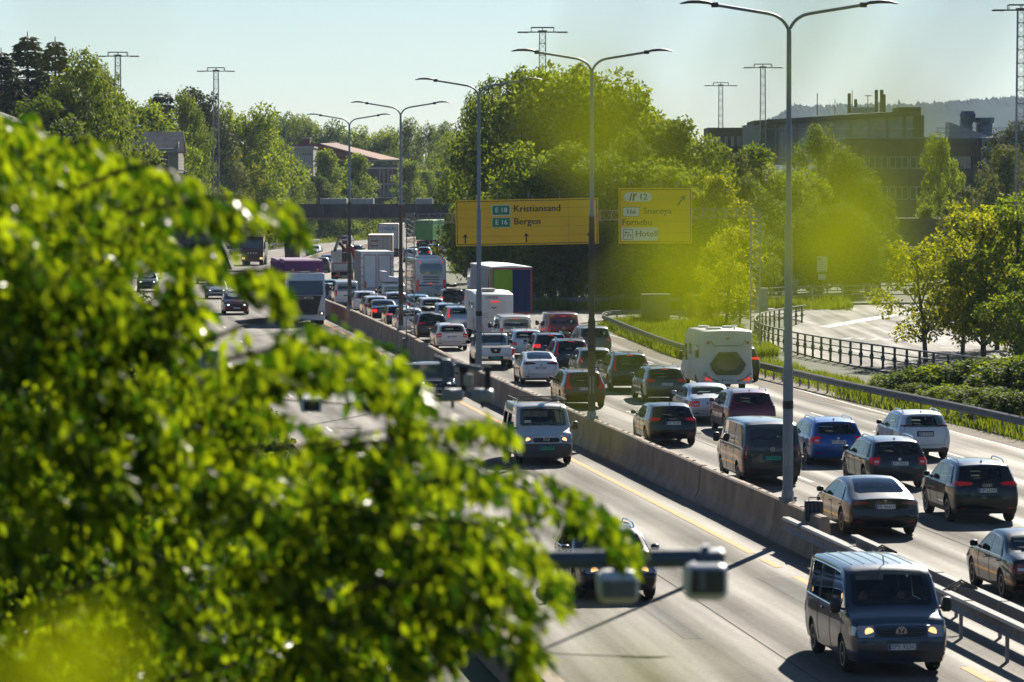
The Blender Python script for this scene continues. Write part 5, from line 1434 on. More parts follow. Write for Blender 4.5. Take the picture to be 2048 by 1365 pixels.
# alcove camper
t = tag(empty('camper', road(235 + 3.2, 6.6), heading(238)), 'white alcove camper with slatted vents and blue lettering on its rear', 'camper', LANE)
m = MB(); m.prism([(-3.2, .55), (1.6, .55), (1.6, 1.5), (2.9, 1.75), (3.1, 2.2), (2.9, 2.85), (-.8, 2.88), (-3.2, 2.72)], 'x', -1.13, 1.13); m.build('body', 'white_body', t)
bmx = bmesh.new(); bmx.from_mesh(t.children[0].data); bmesh.ops.bevel(bmx, geom=list(bmx.edges), offset=.06, segments=2, affect='EDGES', profile=.5); smooth_bm(bmx, 40); bmx.to_mesh(t.children[0].data); bmx.free()
m = MB(); m.prism([(1.5, .5), (3.0, .5), (3.05, .9), (2.2, 1.2), (1.9, 1.9), (1.5, 1.9)], 'x', -.95, .95); m.build('cab', 'paint_white', t)
m = MB(); m.box(-.55, .25, -1.6, -.5, 2.86, 3.02, .05); m.build('roof_vent', 'cream_panel', t)
m = MB(); m.box(-.30, .15, .3, .8, 2.86, 3.04, .04); m.build('roof_hatch', 'glass_grey', t)
link('lettering', text_mesh('OMAX', .26), 'ink_blue', t, (-.15, -3.225, 2.52))
m = MB(); m.box(-.18, .30, -3.25, -3.2, 2.26, 2.32); m.build('brake_light', 'lamp_red_on', t)
for i in range(3):
    m = MB(); m.box(-.95, -.35, -3.23, -3.2, 1.35+i*.12, 1.38+i*.12); m.build('vent_slat', 'grey_panel', t)
m = MB(); m.tube([(-.15, -3.2, 1.95), (-.02, -3.32, 1.90), (.12, -3.2, 1.95)], .03, 6); m.build('handle', 'chassis', t)
for sg in (-1, 1):
    m = MB(); m.box(sg*.98-.07, sg*.98+.07, -3.26, -3.2, .66, .9, .01); m.build('tail_lamp', 'lamp_red_on', t)
    for y, z, w_, hh in ((-1.8, 1.7, .7, .5), (-.2, 1.7, .6, .5)):
        m = MB(); m.box(sg*1.135-.01, sg*1.135+.02, y, y+w_, z, z+hh, .005); m.build('side_window', 'glass', t)
    for z in (1.0, 1.9): m = MB(); m.box(sg*1.14-.01, sg*1.14+.02, -2.7, -2.3, z, z+.35, .005); m.build('service_hatch', 'grey_panel', t)
m = MB(); m.box(-1.0, 1.0, -3.3, -3.1, .45, .58, .03); m.build('bumper', 'grey_panel', t)
m = MB(); m.tube([(-.9, -3.24, 1.1), (-.75, -3.34, 1.0), (-.66, -3.3, .6)], .02, 6); m.build('hose', 'red_trim', t)
add_wheels(t, 1.02, [-1.7, 2.3], .34, .22, 'rim', 5)

# white pickup
t = tag(empty('pickup_truck', road(198 + 2.6, 3.0), heading(200)), 'white double-cab pickup with chrome bumper and headboard guard', 'pickup', LANE)
PB = Body(5.22, 1.85, [(.05, 1.08), (.2, 1.10), (1.55, 1.10), (1.70, 1.12), (1.86, 1.62), (2.2, 1.72), (3.0, 1.73), (3.35, 1.66), (4.05, 1.12), (4.7, 1.04), (5.05, .92)], [(.42, .06), (.6, 0), (.9, 0), (1.08, .03)], [(.35, .1), (.6, 0), (.8, .04), (.92, .16)], 1.09, zb=.42, zclad=.48, roofr=.8, wheels=(1.15, 4.25), wr=.38, crown=.02, bulge=.02, ptR=.01)
BODIES['pickup'] = PB; h = 2.61
sh = PB.meshes(); link('body', sh[0], 'paint_white', t); link('lower_cladding', sh[1], 'black_plastic', t)
for y0, y1 in ((1.85, 2.65), (2.72, 3.85)):
    for sg in (-1, 1): link('side_window', PB.side_window(y0, y1, .05, 0, z0=1.13, sg=sg).mesh('side_window', 30), 'glass', t)
link('rear_window', PB.patch(PB.top_p, 1.70, 1.85, -.88, .88, 5, 8, .008, .15).mesh('rear_window', 30), 'glass', t)
link('windscreen', PB.patch(PB.top_p, 3.38, 3.98, -.9, .9, 6, 8, .008, .1).mesh('windscreen', 30), 'glass_grey', t)
m = MB(); m.box(-.78, .78, .18-h, 1.62-h, 1.09, 1.135); m.build('load_bed', 'black_plastic', t)
m = MB(); m.tube([(-.80, 1.6-h, 1.1), (-.76, 1.62-h, 1.78), (.76, 1.62-h, 1.78), (.80, 1.6-h, 1.1)], .035, 7)
for x in (-.45, .45): m.tube([(x, 1.6-h, 1.1), (x, 1.62-h, 1.78)], .02, 6)
for z in (1.3, 1.42, 1.54, 1.66): m.tube([(-.45, 1.62-h, z), (.45, 1.62-h, z)], .008, 5)
m.build('headboard_guard', 'black_plastic', t)
m = MB(); m.prism([(-.28, 1.06), (.28, 1.06), (.18, .80), (-.18, .80)], 'y', -h-.045, -h-.01); m.build('tailgate_badge', 'black_plastic', t)
link('emblem', cached(('emb', 'oval'), EMBLEM['oval']), 'logo_silver', t, (0, -h-.05, .95))
for sg in (-1, 1):
    m = MB(); m.box(sg*.86-.055, sg*.86+.055, -h-.03, -h+.12, .72, 1.04, .015); m.build('tail_lamp', 'lamp_red_low', t)
    m = MB(); m.box(sg*1.08-.11, sg*1.08+.11, 3.6-h, 3.72-h, 1.14, 1.34, .04); m.build('wing_mirror', 'black_plastic', t)
m = MB(); m.box(-.90, -.36, -h-.14, -h+.02, .50, .68, .03); m.box(.36, .90, -h-.14, -h+.02, .50, .68, .03); m.build('bumper', 'chrome', t)
m = MB(); m.box(-.36, .36, -h-.12, -h+.02, .50, .66, .02); m.build('bumper_step', 'black_plastic', t)
plate_part(t, (0, -h-.135, .58), 0, 'CP 44170', True)
add_wheels(t, .92, [1.15-h, 4.25-h], .38, .24, 'rim_dark', 5)

# white-cab tipper with purple container and trailer (oncoming): local y forward, front at y=0
t = truck_root('tipper_lorry', 'white-cab lorry with black grille hauling purple skips', 'lorry', 261, -2.9, 12, True)
def P3(fn): m = MB(); fn(m); return m
W2 = 1.26
# cab: face at y=0, going back (negative y)
m = MB(); m.prism([(-2.2, .9), (-.06, .42), (.0, .6), (.0, 1.5), (-.10, 1.95), (-.42, 3.02), (-.75, 3.42), (-2.2, 3.42)], 'x', -W2, W2)
c = m.build('cab', 'paint_white', t)
bmx = bmesh.new(); bmx.from_mesh(c.data); bmesh.ops.bevel(bmx, geom=list(bmx.edges), offset=.09, segments=3, affect='EDGES', profile=.5); smooth_bm(bmx, 35); bmx.to_mesh(c.data); bmx.free()
m = MB(); m.add([(-1.12, -.08, 2.0), (1.12, -.08, 2.0), (1.10, -.365, 2.92), (-1.10, -.365, 2.92), (-1.12, -.15, 2.0), (1.12, -.15, 2.0), (1.10, -.43, 2.92), (-1.10, -.43, 2.92)], [(0, 1, 2, 3), (0, 4, 5, 1), (1, 5, 6, 2), (2, 6, 7, 3), (3, 7, 4, 0)])
m.v = [(x, y + .02, z) for x, y, z in m.v]
m.build('windscreen', 'glass_grey', t)
m = MB(); m.prism([(-1.02, 1.95), (1.02, 1.95), (.90, 1.5), (.78, 1.0), (.74, .72), (-.74, .72), (-.78, 1.0), (-.90, 1.5)], 'y', -.10, .055); gr = m.build('grille', 'black_plastic', t)
for i, z in enumerate((.85, 1.02, 1.19, 1.36, 1.53)):
    m = MB(); wz = .68 + (z - .72) * .17; m.box(-wz, wz, .05, .085, z, z+.07, .012); m.build('grille_bar', 'chassis', gr)
link('lettering', text_mesh('SCANIA', .27, .006), 'logo_silver', t, (0, .07, 1.80), (0, 0, math.pi))
for sg in (-1, 1):
    m = MB(); m.box(sg*1.0-.19, sg*1.0+.19, -.06, .05, .70, .92, .03); hlp = m.build('headlight', 'lamp_glass', t)
    m = MB(); m.lathe([(0, .06), (.06, .055)], (sg*1.03, 0, .8), 'y', 12); m.build('bulb', 'lamp_day', hlp)
    m = MB(); m.box(sg*1.42-.10, sg*1.42+.10, -.55, -.35, 1.95, 2.75, .05); m.tube([(sg*1.2, -.5, 2.7), (sg*1.42, -.45, 2.7)], .03, 5); m.build('wing_mirror', 'black_plastic', t)
    m = MB(); m.lathe([(0, .07), (.14, .07), (.18, .03)], (sg*.80, -.75, 3.50), 'z', 12); m.build('beacon', 'amber', t)
    m = MB(); m.box(sg*1.262-.004, sg*1.262+.008, -1.6, -.55, 2.0, 2.85, .003); m.build('side_window', 'glass', t)
m = MB(); m.tube([(-.95, -.72, 3.50), (.95, -.72, 3.50)], .03, 6); m.build('light_bar', 'galv', t)
m = MB(); m.box(-.35, .35, -1.5, -.9, 3.42, 3.52, .03); m.build('roof_hatch', 'galv_dull', t)
m = MB(); m.box(-W2+.03, W2-.03, -.06, .03, .35, .52, .03); m.build('bumper', 'paint_white', t)
m = MB(); m.tube([(-.15, -.06, 2.02), (-.7, -.14, 2.10)], .015, 5); m.tube([(.75, -.06, 2.02), (.2, -.14, 2.10)], .015, 5); m.build('wiper', 'black_plastic', t)
plate_part(t, (0, .06, .42), 0, None, rz=math.pi, text=False)
def skip(root, y0, y1, z0, z1, slope):
    m = MB(); m.prism([(y0, z0), (y0, z1 - slope), (y0 + .5, z1), (y1 - .4, z1), (y1, z1 - .15), (y1, z0)], 'x', -1.25, 1.25); b_ = m.build('skip', 'purple_body', root)
    for y in np.arange(y0 + .4, y1 - .2, .9):
        for sg in (-1, 1): m = MB(); m.box(sg*1.27-.03, sg*1.27+.03, y, y+.09, z0 + .1, z1 - .25); m.build('rib', 'purple_body', b_)
    for x in (-1.1, -.55, 0, .55, 1.1): m = MB(); m.box(x-.05, x+.05, y1 - .02, y1+.04, z0+.1, z1-.2); m.build('rib', 'purple_body', b_)
    m = MB(); m.box(-1.29, 1.29, y1-.06, y1+.05, z1-.2, z1-.08); m.build('rim_beam', 'purple_body', b_)
    for z_ in np.arange(z0+.3, z1-.3, .45):
        m = MB(); m.lathe([(0, .03), (.03, .02)], (-1.2, y1+.04, z_), 'y', 8); m.build('rivet', 'galv', b_)
skip(t, -8.6, -2.5, 1.15, 4.25, .25)
m = MB(); m.tube([(.45, -2.6, 3.3), (.55, -2.5, 4.0)], .025, 5); m.build('exhaust_stack', 'galv', t)
chassis(t, -8.4, -.6); dual_wheels(t, [-1.4, -5.6, -6.9], 1.24, .5)
t2 = tag(empty('skip_trailer', road(261 + 10.2, -3.0), heading(275) + math.pi), 'purple skip on the drawbar trailer behind the white-cab lorry', 'trailer', ONC)
skip(t2, -7.0, 0, 1.15, 4.15, .2); chassis(t2, -7, 1.2); dual_wheels(t2, [-1.2, -4.6, -5.9], 1.24, .5)

# dark red tipper (oncoming)
t = truck_root('tipper_lorry', 'dark red lorry with silver tipper body in front of the footbridge', 'lorry', 458, -6.4, 9, True)
m = MB(); m.prism([(-2.0, .8), (-.06, .42), (.0, .6), (.0, 1.5), (-.08, 1.95), (-.38, 2.95), (-.7, 3.3), (-2.0, 3.3)], 'x', -1.25, 1.25); m.build('cab', 'paint_darkred', t)
m = MB(); m.add([(-1.1, -.06, 2.0), (1.1, -.06, 2.0), (1.08, -.34, 2.85), (-1.08, -.34, 2.85)], [(0, 1, 2, 3)]); m.build('windscreen', 'glass_grey', t)
m = MB(); m.box(-.95, .95, -.02, .04, .75, 1.85, .02); gr = m.build('grille', 'paint_darkred', t)
for z in (.9, 1.1, 1.55): m = MB(); m.box(-.85, .85, .035, .06, z, z+.1); m.build('grille_bar', 'chassis', gr)
for x in (-.45, -.15, .15, .45): m = MB(); m.lathe([(0, .11), (.08, .11), (.1, .06)], (x, .05, 1.42), 'y', 12); m.build('spot_lamp', 'lamp_clear', t)
for sg in (-1, 1):
    m = MB(); m.box(sg*1.02-.16, sg*1.02+.16, -.04, .05, .72, .92, .03); m.build('headlight', 'lamp_warm', t)
    m = MB(); m.box(sg*1.4-.09, sg*1.4+.09, -.5, -.35, 1.9, 2.7, .04); m.build('wing_mirror', 'black_plastic', t)
m = MB(); m.box(-.5, .5, .01, .06, .46, .62); m.build('plough_plate', 'red_trim', t)
for sg in (-1, 1):
    for i in range(6): m = MB(); m.box(sg*1.24-.03, sg*1.24+.03, -7.6+i*.9, -6.75+i*.9, 1.15, 2.6, .02); m.build('side_board', 'galv', t)
m = MB(); m.box(-1.21, 1.21, -2.6, -2.5, 1.15, 2.9); m.build('headboard', 'galv', t); m = MB(); m.box(-1.21, 1.21, -7.6, -2.6, 1.05, 1.15); m.build('bed', 'chassis', t)
chassis(t, -7.6, -.5); dual_wheels(t, [-1.3, -5.3, -6.6], 1.22, .5)
# ------------------------------------------------------------------ street lighting
def at(px, d): return (px - 1024) * d / 8000.0                 # sideways metres of something seen at that column, d metres ahead
def zat(py, d): return CAM_H + (372 - py) * d / 8000.0         # its height
def lamp_post(label, d, x, wrap):
    root = tag(empty('street_lamp', (x, d, 1.05)), label, 'street lamp', 'double-armed lamps along the median')
    H = 12.0
    m = MB(); m.tube([(0, 0, 0), (0, 0, .25), (0, 0, 3.4)], [.16, .135, .13], 14); m.build('base_section', 'pole_grey' if not wrap else 'pole_brown', root, smooth=40)
    m = MB(); m.tube([(0, 0, 3.4), (0, 0, 3.5), (0, 0, 7.0)], [.13, .105, .10], 14); m.build('middle_section', 'pole_grey' if not wrap else 'pole_brown', root, smooth=40)
    if wrap: m = MB(); m.tube([(0, 0, 5.2), (0, 0, 6.98)], [.104, .101], 14); 
    m = MB(); m.tube([(0, 0, 7.0), (0, 0, 7.1), (0, 0, H)], [.10, .075, .06], 12); m.build('upper_section', 'pole_grey', root, smooth=40)
    m = MB(); m.lathe([(0, .24), (.04, .24), (.05, .17), (.28, .15)], axis='z', n=14)
    for a in range(6): th = a * math.pi / 3; m.box(.2*math.cos(th)-.03, .2*math.cos(th)+.03, .2*math.sin(th)-.03, .2*math.sin(th)+.03, .03, .12)
    m.build('base_flange', 'galv_dull', root)
    m = MB(); m.box(-.07, .07, -.125, -.10, .9, 1.5, .01); m.build('service_door', 'galv_dull', root)
    m = MB(); m.lathe([(2.35, .128), (2.38, .138), (2.55, .138), (2.58, .128)], axis='z', n=14); m.build('clamp_band', 'black_plastic', root)
    for sg in (-1, 1):
        pts = [(0, 0, H - .05), (sg*.05, 0, H + .10), (sg*.18, 0, H + .27), (sg*.40, 0, H + .40), (sg*.75, 0, H + .47), (sg*1.3, 0, H + .56), (sg*1.85, 0, H + .65)]
        m = MB(); m.tube(spline(pts, 4), .042, 8); arm = m.build('arm', 'pole_grey', root, smooth=50)
        m = MB(); m.box(min(sg*1.80, sg*1.98), max(sg*1.80, sg*1.98), -.05, .05, H + .59, H + .72, .015); m.build('joint', 'lamp_head', arm)
        k = MB(); secs = [(1.92, .07, .05, .655), (2.05, .13, .055, .70), (2.3, .17, .06, .725), (2.55, .155, .05, .72), (2.72, .07, .03, .69), (2.78, .02, .012, .68)]
        for i, (x_, hw, hh, z_) in enumerate(secs):
            for j in range(8): th = 2*math.pi*j/8; k.v.append((sg*x_, hw*math.cos(th), H + z_ + hh*math.sin(th) * (1 if math.sin(th) > 0 else .6)))
            if i:
                for j in range(8): k.f.append(((i-1)*8+j, (i-1)*8+(j+1) % 8, i*8+(j+1) % 8, i*8+j))
        k.f.append(tuple(range(8))); k.f.append(tuple((len(secs)-1)*8+j for j in range(8)))
        k.build('luminaire', 'lamp_head', arm, smooth=50)
    return root
lamp_post('tall grey double-armed street lamp nearest the camera', 102, 7.05, False)
lamp_post('double-armed street lamp in front of the right end of the big yellow sign', 138, 2.75, True)
lamp_post('double-armed street lamp in front of the left part of the big yellow sign', 175, -1.45, False)
lamp_post('double-armed street lamp just left of the lattice gantry post', 223, -6.2, True)
lamp_post('farthest double-armed street lamp, right of the white-cab lorry', 261, -10.6, True)

def small_lamp(label, px, d, topy, side, double=False, mat='galv'):
    x = at(px, d); zt = zat(topy, d); root = tag(empty('street_lamp', (x, d, ground_z(x, d))), label, 'street lamp')
    H = zt - ground_z(x, d)
    m = MB(); m.tube([(0, 0, 0), (0, 0, H - .3)], [.09, .05], 8); m.build('pole', mat, root, smooth=40)
    for sg in ((-1, 1) if double else (side,)):
        m = MB(); m.tube([(0, 0, H - .35), (sg*.25, 0, H - .1), (sg*1.5, 0, H)], .035, 6); a = m.build('arm', mat, root, smooth=40)
        m = MB(); m.box(min(sg*1.4, sg*2.2), max(sg*1.4, sg*2.2), -.14, .14, H - .06, H + .08, .04); m.build('luminaire', 'sign_white' if mat != 'rail_dark' else 'galv', a)
small_lamp('slim street lamp with two pale heads beyond the footbridge', 882, 785, 318, 1, True)
small_lamp('slim single street lamp left of the red-roofed building', 860, 795, 353, 1)
small_lamp('single street lamp with a white head by the brick office', 1522, 330, 319, 1, False, 'rail_dark')
small_lamp('single street lamp beside the tallest mast on the left', 240, 415, 252, 1)

# ------------------------------------------------------------------ sign gantry
def lattice(root, name, p, q, w, r, mat, bays, taper=1.0):
    """square lattice between two points"""
    p, q = Vector(p), Vector(q); t = (q - p).normalized(); a = t.cross(Vector((0, 1, 0)) if abs(t.y) < .9 else Vector((1, 0, 0))).normalized(); b = t.cross(a).normalized()
    def cor(s, i): k = w / 2 * (1 + (taper - 1) * s); return p + (q - p) * s + a * (k if i in (0, 1) else -k) + b * (k if i in (0, 3) else -k)
    m = MB()
    for i in range(4): m.tube([cor(0, i)[:], cor(1, i)[:]], r, 5)
    for i in range(4):
        pts = []
        for k in range(bays + 1): pts.append(cor(k / bays, i if k % 2 else (i + 1) % 4)[:])
        m.tube(pts, r * .6, 4)
    for k in range(0, bays + 1, 2):
        for i in range(4): m.tube([cor(k / bays, i)[:], cor(k / bays, (i + 1) % 4)[:]], r * .6, 4)
    return m.build(name, mat, root)
GD = 215.0
gx0, gx1 = at(820, GD), at(1512, GD)
gan = tag(empty('sign_gantry', (gx0, GD, 0)), 'steel lattice gantry spanning the right carriageway and carrying yellow signs', 'gantry')
lattice(gan, 'lattice_post', (0, .5, .9), (0, .5, zat(438, GD) + .3), .42, .024, 'galv_dull', 26)
lattice(gan, 'lattice_post', (gx1 - gx0, .5, 0), (gx1 - gx0, .5, zat(438, GD) + .5), .50, .026, 'galv_dull', 26)
lattice(gan, 'truss_beam', (-.2, .5, zat(438, GD)), (gx1 - gx0 + .2, .5, zat(438, GD) + .35), .50, .024, 'galv_dull', 62)
m = MB(); m.box(-.45, .45, .05, .95, 0, .9, .05); m.build('footing', 'concrete_grey', gan)
m = MB(); m.box(gx1-gx0-.5, gx1-gx0+.5, .0, 1.0, -.05, .3, .05); m.build('footing', 'concrete_grey', gan)

def sign_frame(label, px0, px1, py0, py1, d, tilt, rows, cols):
    x0, x1 = at(px0, d), at(px1, d); z0, z1 = zat(py1, d), zat(py0, d)
    root = tag(empty('road_sign', ((x0 + x1) / 2, d, (z0 + z1) / 2)), label, 'road sign'); root.rotation_euler = (0, -tilt, 0)
    w, hh = x1 - x0, z1 - z0
    # panels of sheet metal with fine joints
    ch, cw = hh / rows, None
    for r_ in range(rows):
        xs_ = [-w/2] + [c * w - w/2 for c in cols] + [w/2]
        for i in range(len(xs_) - 1):
            m = MB(); m.box(xs_[i] + .004, xs_[i+1] - .004, -.02, .02, -hh/2 + r_*ch + .004, -hh/2 + (r_+1)*ch - .004, .003); m.build('panel', 'sign_yellow', root)
    m = MB(); m.box(-w/2 + .02, w/2 - .02, -.016, .016, -hh/2 + .02, hh/2 - .02); m.build('backing', 'sign_black', root)
    t = .035; b = .07
    m = MB(); m.box(-w/2+b, w/2-b, -.024, -.0205, hh/2-b-t, hh/2-b); m.box(-w/2+b, w/2-b, -.024, -.0205, -hh/2+b, -hh/2+b+t); m.box(-w/2+b, -w/2+b+t, -.024, -.0205, -hh/2+b+t, hh/2-b-t); m.box(w/2-b-t, w/2-b, -.024, -.0205, -hh/2+b+t, hh/2-b-t); m.build('border', 'sign_black', root)
    for q in np.arange(-w/2 + .6, w/2 - .2, w / 4.6): m = MB(); m.box(q-.03, q+.03, .03, .09, -hh/2 + .1, hh/2 + .42); m.build('bracket', 'galv', root)
    def loc(px, py): return (at(px, d) - (x0 + x1) / 2, zat(py, d) - (z0 + z1) / 2)
    return root, loc
def words(root, s, x, z, size, mat, y=-.025, spacing=1.02, left=True, bold=0.0):
    me = text_mesh(s, size, .0, spacing); xsv = [v.co.x for v in me.vertices]; w = max(xsv) - min(xsv)
    o = link('lettering', me, mat, root, (x - (min(xsv) if left else 0), y, z)); return o
def bold_words(root, s, x, z, size, mat, y=-.025):
    for i, dx in enumerate((-.012, .012)): words(root, s, x + dx, z, size, mat, y - .0015 * i)
def arrow(root, x, z, size, ang, mat='sign_black', shaft=.9):
    m = MB(); pts = [(-.11, -shaft), (.11, -shaft), (.11, .05), (.42, .0), (0, .62), (-.42, .0), (-.11, .05)]
    c, s = math.cos(ang), math.sin(ang)
    m.add([(x + size*(a*c - b*s), -.0255, z + size*(a*s + b*c)) for a, b in pts], [tuple(range(7))]); m.build('arrow', mat, root)
def shield(root, x0, x1, z0, z1, mat, edge, dashed, s, size):
    m = MB(); m.box(x0, x1, -.026, -.021, z0, z1); p = m.build('shield', mat, root)
    t = .035
    if not dashed:
        m = MB(); m.box(x0-.0, x1, -.029, -.0262, z1-t, z1); m.box(x0, x1, -.029, -.0262, z0, z0+t); m.box(x0, x0+t, -.029, -.0262, z0+t, z1-t); m.box(x1-t, x1, -.029, -.0262, z0+t, z1-t); m.build('shield_border', edge, p)
    else:
        m = MB(); n = 10
        for i in range(n):
            a, b = x0 + (x1-x0)*(i+.15)/n, x0 + (x1-x0)*(i+.7)/n
            m.box(a, b, -.029, -.0262, z1-t, z1); m.box(a, b, -.029, -.0262, z0, z0+t)
        for i in range(5):
            a, b = z0 + (z1-z0)*(i+.25)/5, z0 + (z1-z0)*(i+.8)/5
            m.box(x0, x0+t, -.029, -.0262, a, b); m.box(x1-t, x1, -.029, -.0262, a, b)
        m.build('shield_border', edge, p)
    me = text_mesh(s, size); o = link('lettering', me, 'sign_white' if mat == 'sign_green' else 'sign_black', p, ((x0+x1)/2, -.0295, (z0+z1)/2))
    o2 = link('lettering', me, 'sign_white' if mat == 'sign_green' else 'sign_black', p, ((x0+x1)/2 + .018, -.030, (z0+z1)/2))
sg1, lc = sign_frame('long yellow overhead sign for Kristiansand and Bergen with lane arrows', 911, 1197, 398, 490, GD, R(1.1), 5, (.79,))
xa, za = lc(984, 430); xb, zb_ = lc(1021, 409); shield(sg1, xa, xb, za, zb_, 'sign_green', 'sign_white', False, 'E 18', .37)
xa, za = lc(984, 454); xb, zb_ = lc(1021, 434); shield(sg1, xa, xb, za, zb_, 'sign_green', 'sign_white', True, 'E 16', .37)
x, z = lc(1029, 417.5); bold_words(sg1, 'Kristiansand', x, z, .50, 'sign_black'); x, z = lc(1029, 443); bold_words(sg1, 'Bergen', x, z, .50, 'sign_black')
for px in (930, 1052, 1178): x, z = lc(px, 473); arrow(sg1, x, z, .34, 0)
sg2, lc = sign_frame('smaller yellow overhead exit sign for Snarøya, Fornebu and Hotell', 1237, 1384, 376, 487, GD, 0, 5, ())
m = MB(); x0, z0 = lc(1248, 403); x1, z1 = lc(1304, 385); r_ = (z1-z0)/2
pts = [(x1 - r_ + r_*math.cos(a), (z0+z1)/2 + r_*math.sin(a)) for a in np.linspace(-math.pi/2, math.pi/2, 9)] + [(x0 + r_ + r_*math.cos(a), (z0+z1)/2 + r_*math.sin(a)) for a in np.linspace(math.pi/2, 1.5*math.pi, 9)]
m.prism(pts, 'y', -.026, -.021); jb = m.build('junction_badge', 'sign_white', sg2)
x, z = lc(1281, 394); bold_words(jb, '12', x, z, .46, 'sign_black', -.028)
m = MB(); x, z = lc(1266, 394); k = .2
m.add([(x-1.1*k, -.0275, z-1*k), (x-.6*k, -.0275, z-1*k), (x-.2*k, -.0275, z+1*k), (x-.5*k, -.0275, z+1*k)], [(0, 1, 2, 3)]); m.add([(x-.2*k, -.0275, z-1*k), (x+.35*k, -.0275, z-1*k), (x+.35*k, -.0275, z+1*k), (x+.05*k, -.0275, z+1*k)], [(0, 1, 2, 3)])
m.add([(x+.35*k, -.0275, z-.1*k), (x+1.1*k, -.0275, z+1*k), (x+.7*k, -.0275, z+1*k), (x+.35*k, -.0275, z+.5*k)], [(0, 1, 2, 3)]); m.build('junction_symbol', 'sign_black', jb)
x, z = lc(1364, 399); arrow(sg2, x, z, .46, R(-38))
xa, za = lc(1245, 433); xb, zb_ = lc(1279, 414); shield(sg2, xa, xb, za, zb_, 'sign_white', 'sign_black', True, '166', .36)
x, z = lc(1287, 422); bold_words(sg2, 'Snarøya', x, z, .47, 'sign_black'); x, z = lc(1245, 445); bold_words(sg2, 'Fornebu', x, z, .47, 'sign_black')
m = MB(); x0, z0 = lc(1243, 481); x1, z1 = lc(1316, 455); m.box(x0, x1, -.026, -.021, z0, z1); hp = m.build('hotel_panel', 'sign_white', sg2)
x, z = lc(1272, 467.5); bold_words(hp, 'Hotell', x, z, .47, 'sign_black', -.028)
x0, z0 = lc(1246, 479); x1, z1 = lc(1266, 458); m = MB(); t = .03
m.box(x0, x1, -.029, -.0265, z1-t, z1); m.box(x0, x1, -.029, -.0265, z0, z0+t); m.box(x0, x0+t, -.029, -.0265, z0, z1); m.box(x1-t, x1, -.029, -.0265, z0, z1)
cx, cz = (x0+x1)/2, (z0+z1)/2; m.box(x0+.09, cx+.06, -.029, -.0265, cz+.06, cz+.11); m.box(x0+.09, x0+.13, -.029, -.0265, cz-.12, cz+.16); m.box(cx-.06, x1-.08, -.029, -.0265, cz-.06, cz-.02); m.box(cx-.02, cx+.02, -.029, -.0265, cz-.18, cz-.02); m.box(x1-.13, x1-.09, -.029, -.0265, cz-.18, cz-.02)
m.build('bed_symbol', 'sign_black', hp)

# ------------------------------------------------------------------ high lattice masts
def mast(label, px, topy, H=22.7):
    d = (H - CAM_H) * 8000 / (372 - topy); x = at(px, d); zb0 = ground_z(x, d)
    root = tag(empty('lattice_mast', (x, d, zb0)), label, 'mast', 'tall lattice lighting masts')
    h_ = H - zb0
    lattice(root, 'lattice_tower', (0, 0, 0), (0, 0, h_), .85, .045, 'galv_dull', 44, .62)
    m = MB()
    for y in (-.45, .45): m.tube([(-2.2, y, h_ - .05), (2.2, y, h_ - .05)], .04, 5)
    m.tube([(-1.0, -.5, h_ + .35), (1.0, -.5, h_ + .35)], .04, 5); m.tube([(-1.0, .5, h_ + .35), (1.0, .5, h_ + .35)], .04, 5)
    for x_ in (-1.0, 0, 1.0): m.tube([(x_, -.5, h_ - .05), (x_, -.5, h_ + .35)], .03, 4); m.tube([(x_, .5, h_ - .05), (x_, .5, h_ + .35)], .03, 4)
    m.build('head_frame', 'rail_dark', root)
    for x_ in (-2.0, -1.5, 1.5, 2.0): m = MB(); m.box(x_-.22, x_+.22, -.5, .5, h_ - .12, h_ - .02, .03); m.build('floodlight', 'rail_dark', root)
    m = MB(); m.box(-.4, .4, -.4, .4, h_ + .02, h_ + .10, .02); m.build('platform', 'rail_dark', root)
    return root
mast('tall lattice mast above the house at the far left', 237, 112)
mast('lattice mast beside the dark pine left of the red-roofed building', 433, 142)
mast('lattice mast rising out of the trees behind the big yellow sign', 1085, 64)
mast('shorter-looking lattice mast left of the curved-roof building', 1441, 171)
mast('lattice mast in front of the curved-roof building', 1525, 135)
mast('lattice mast at the right edge of the picture', 2040, 20)

# ------------------------------------------------------------------ footbridge
BY = 438.0
fb = tag(empty('footbridge', (at(585, BY), BY, 0)), 'dark concrete bridge crossing the motorway behind the queue', 'bridge')
bx = at(585, BY); z0, z1 = zat(438, BY), zat(408, BY)
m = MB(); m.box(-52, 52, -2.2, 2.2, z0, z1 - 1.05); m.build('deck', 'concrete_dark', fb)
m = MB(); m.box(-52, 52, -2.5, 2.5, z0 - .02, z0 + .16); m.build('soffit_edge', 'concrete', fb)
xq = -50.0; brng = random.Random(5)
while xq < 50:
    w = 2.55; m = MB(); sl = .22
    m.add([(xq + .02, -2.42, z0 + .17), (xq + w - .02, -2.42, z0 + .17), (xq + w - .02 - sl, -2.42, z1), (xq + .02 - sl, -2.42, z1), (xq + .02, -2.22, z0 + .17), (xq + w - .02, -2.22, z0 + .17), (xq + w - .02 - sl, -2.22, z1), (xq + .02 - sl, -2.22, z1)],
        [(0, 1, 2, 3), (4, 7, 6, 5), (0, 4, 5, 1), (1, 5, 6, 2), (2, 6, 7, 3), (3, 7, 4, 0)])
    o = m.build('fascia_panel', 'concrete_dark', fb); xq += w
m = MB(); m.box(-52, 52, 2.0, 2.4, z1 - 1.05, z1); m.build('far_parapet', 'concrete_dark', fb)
m = MB(); m.prism([(-.75, 0), (.75, 0), (.95, z0 - .6), (1.3, z0), (-1.3, z0), (-.95, z0 - .6)], 'y', -.7, .7); m.build('pier', 'concrete_dark', fb)
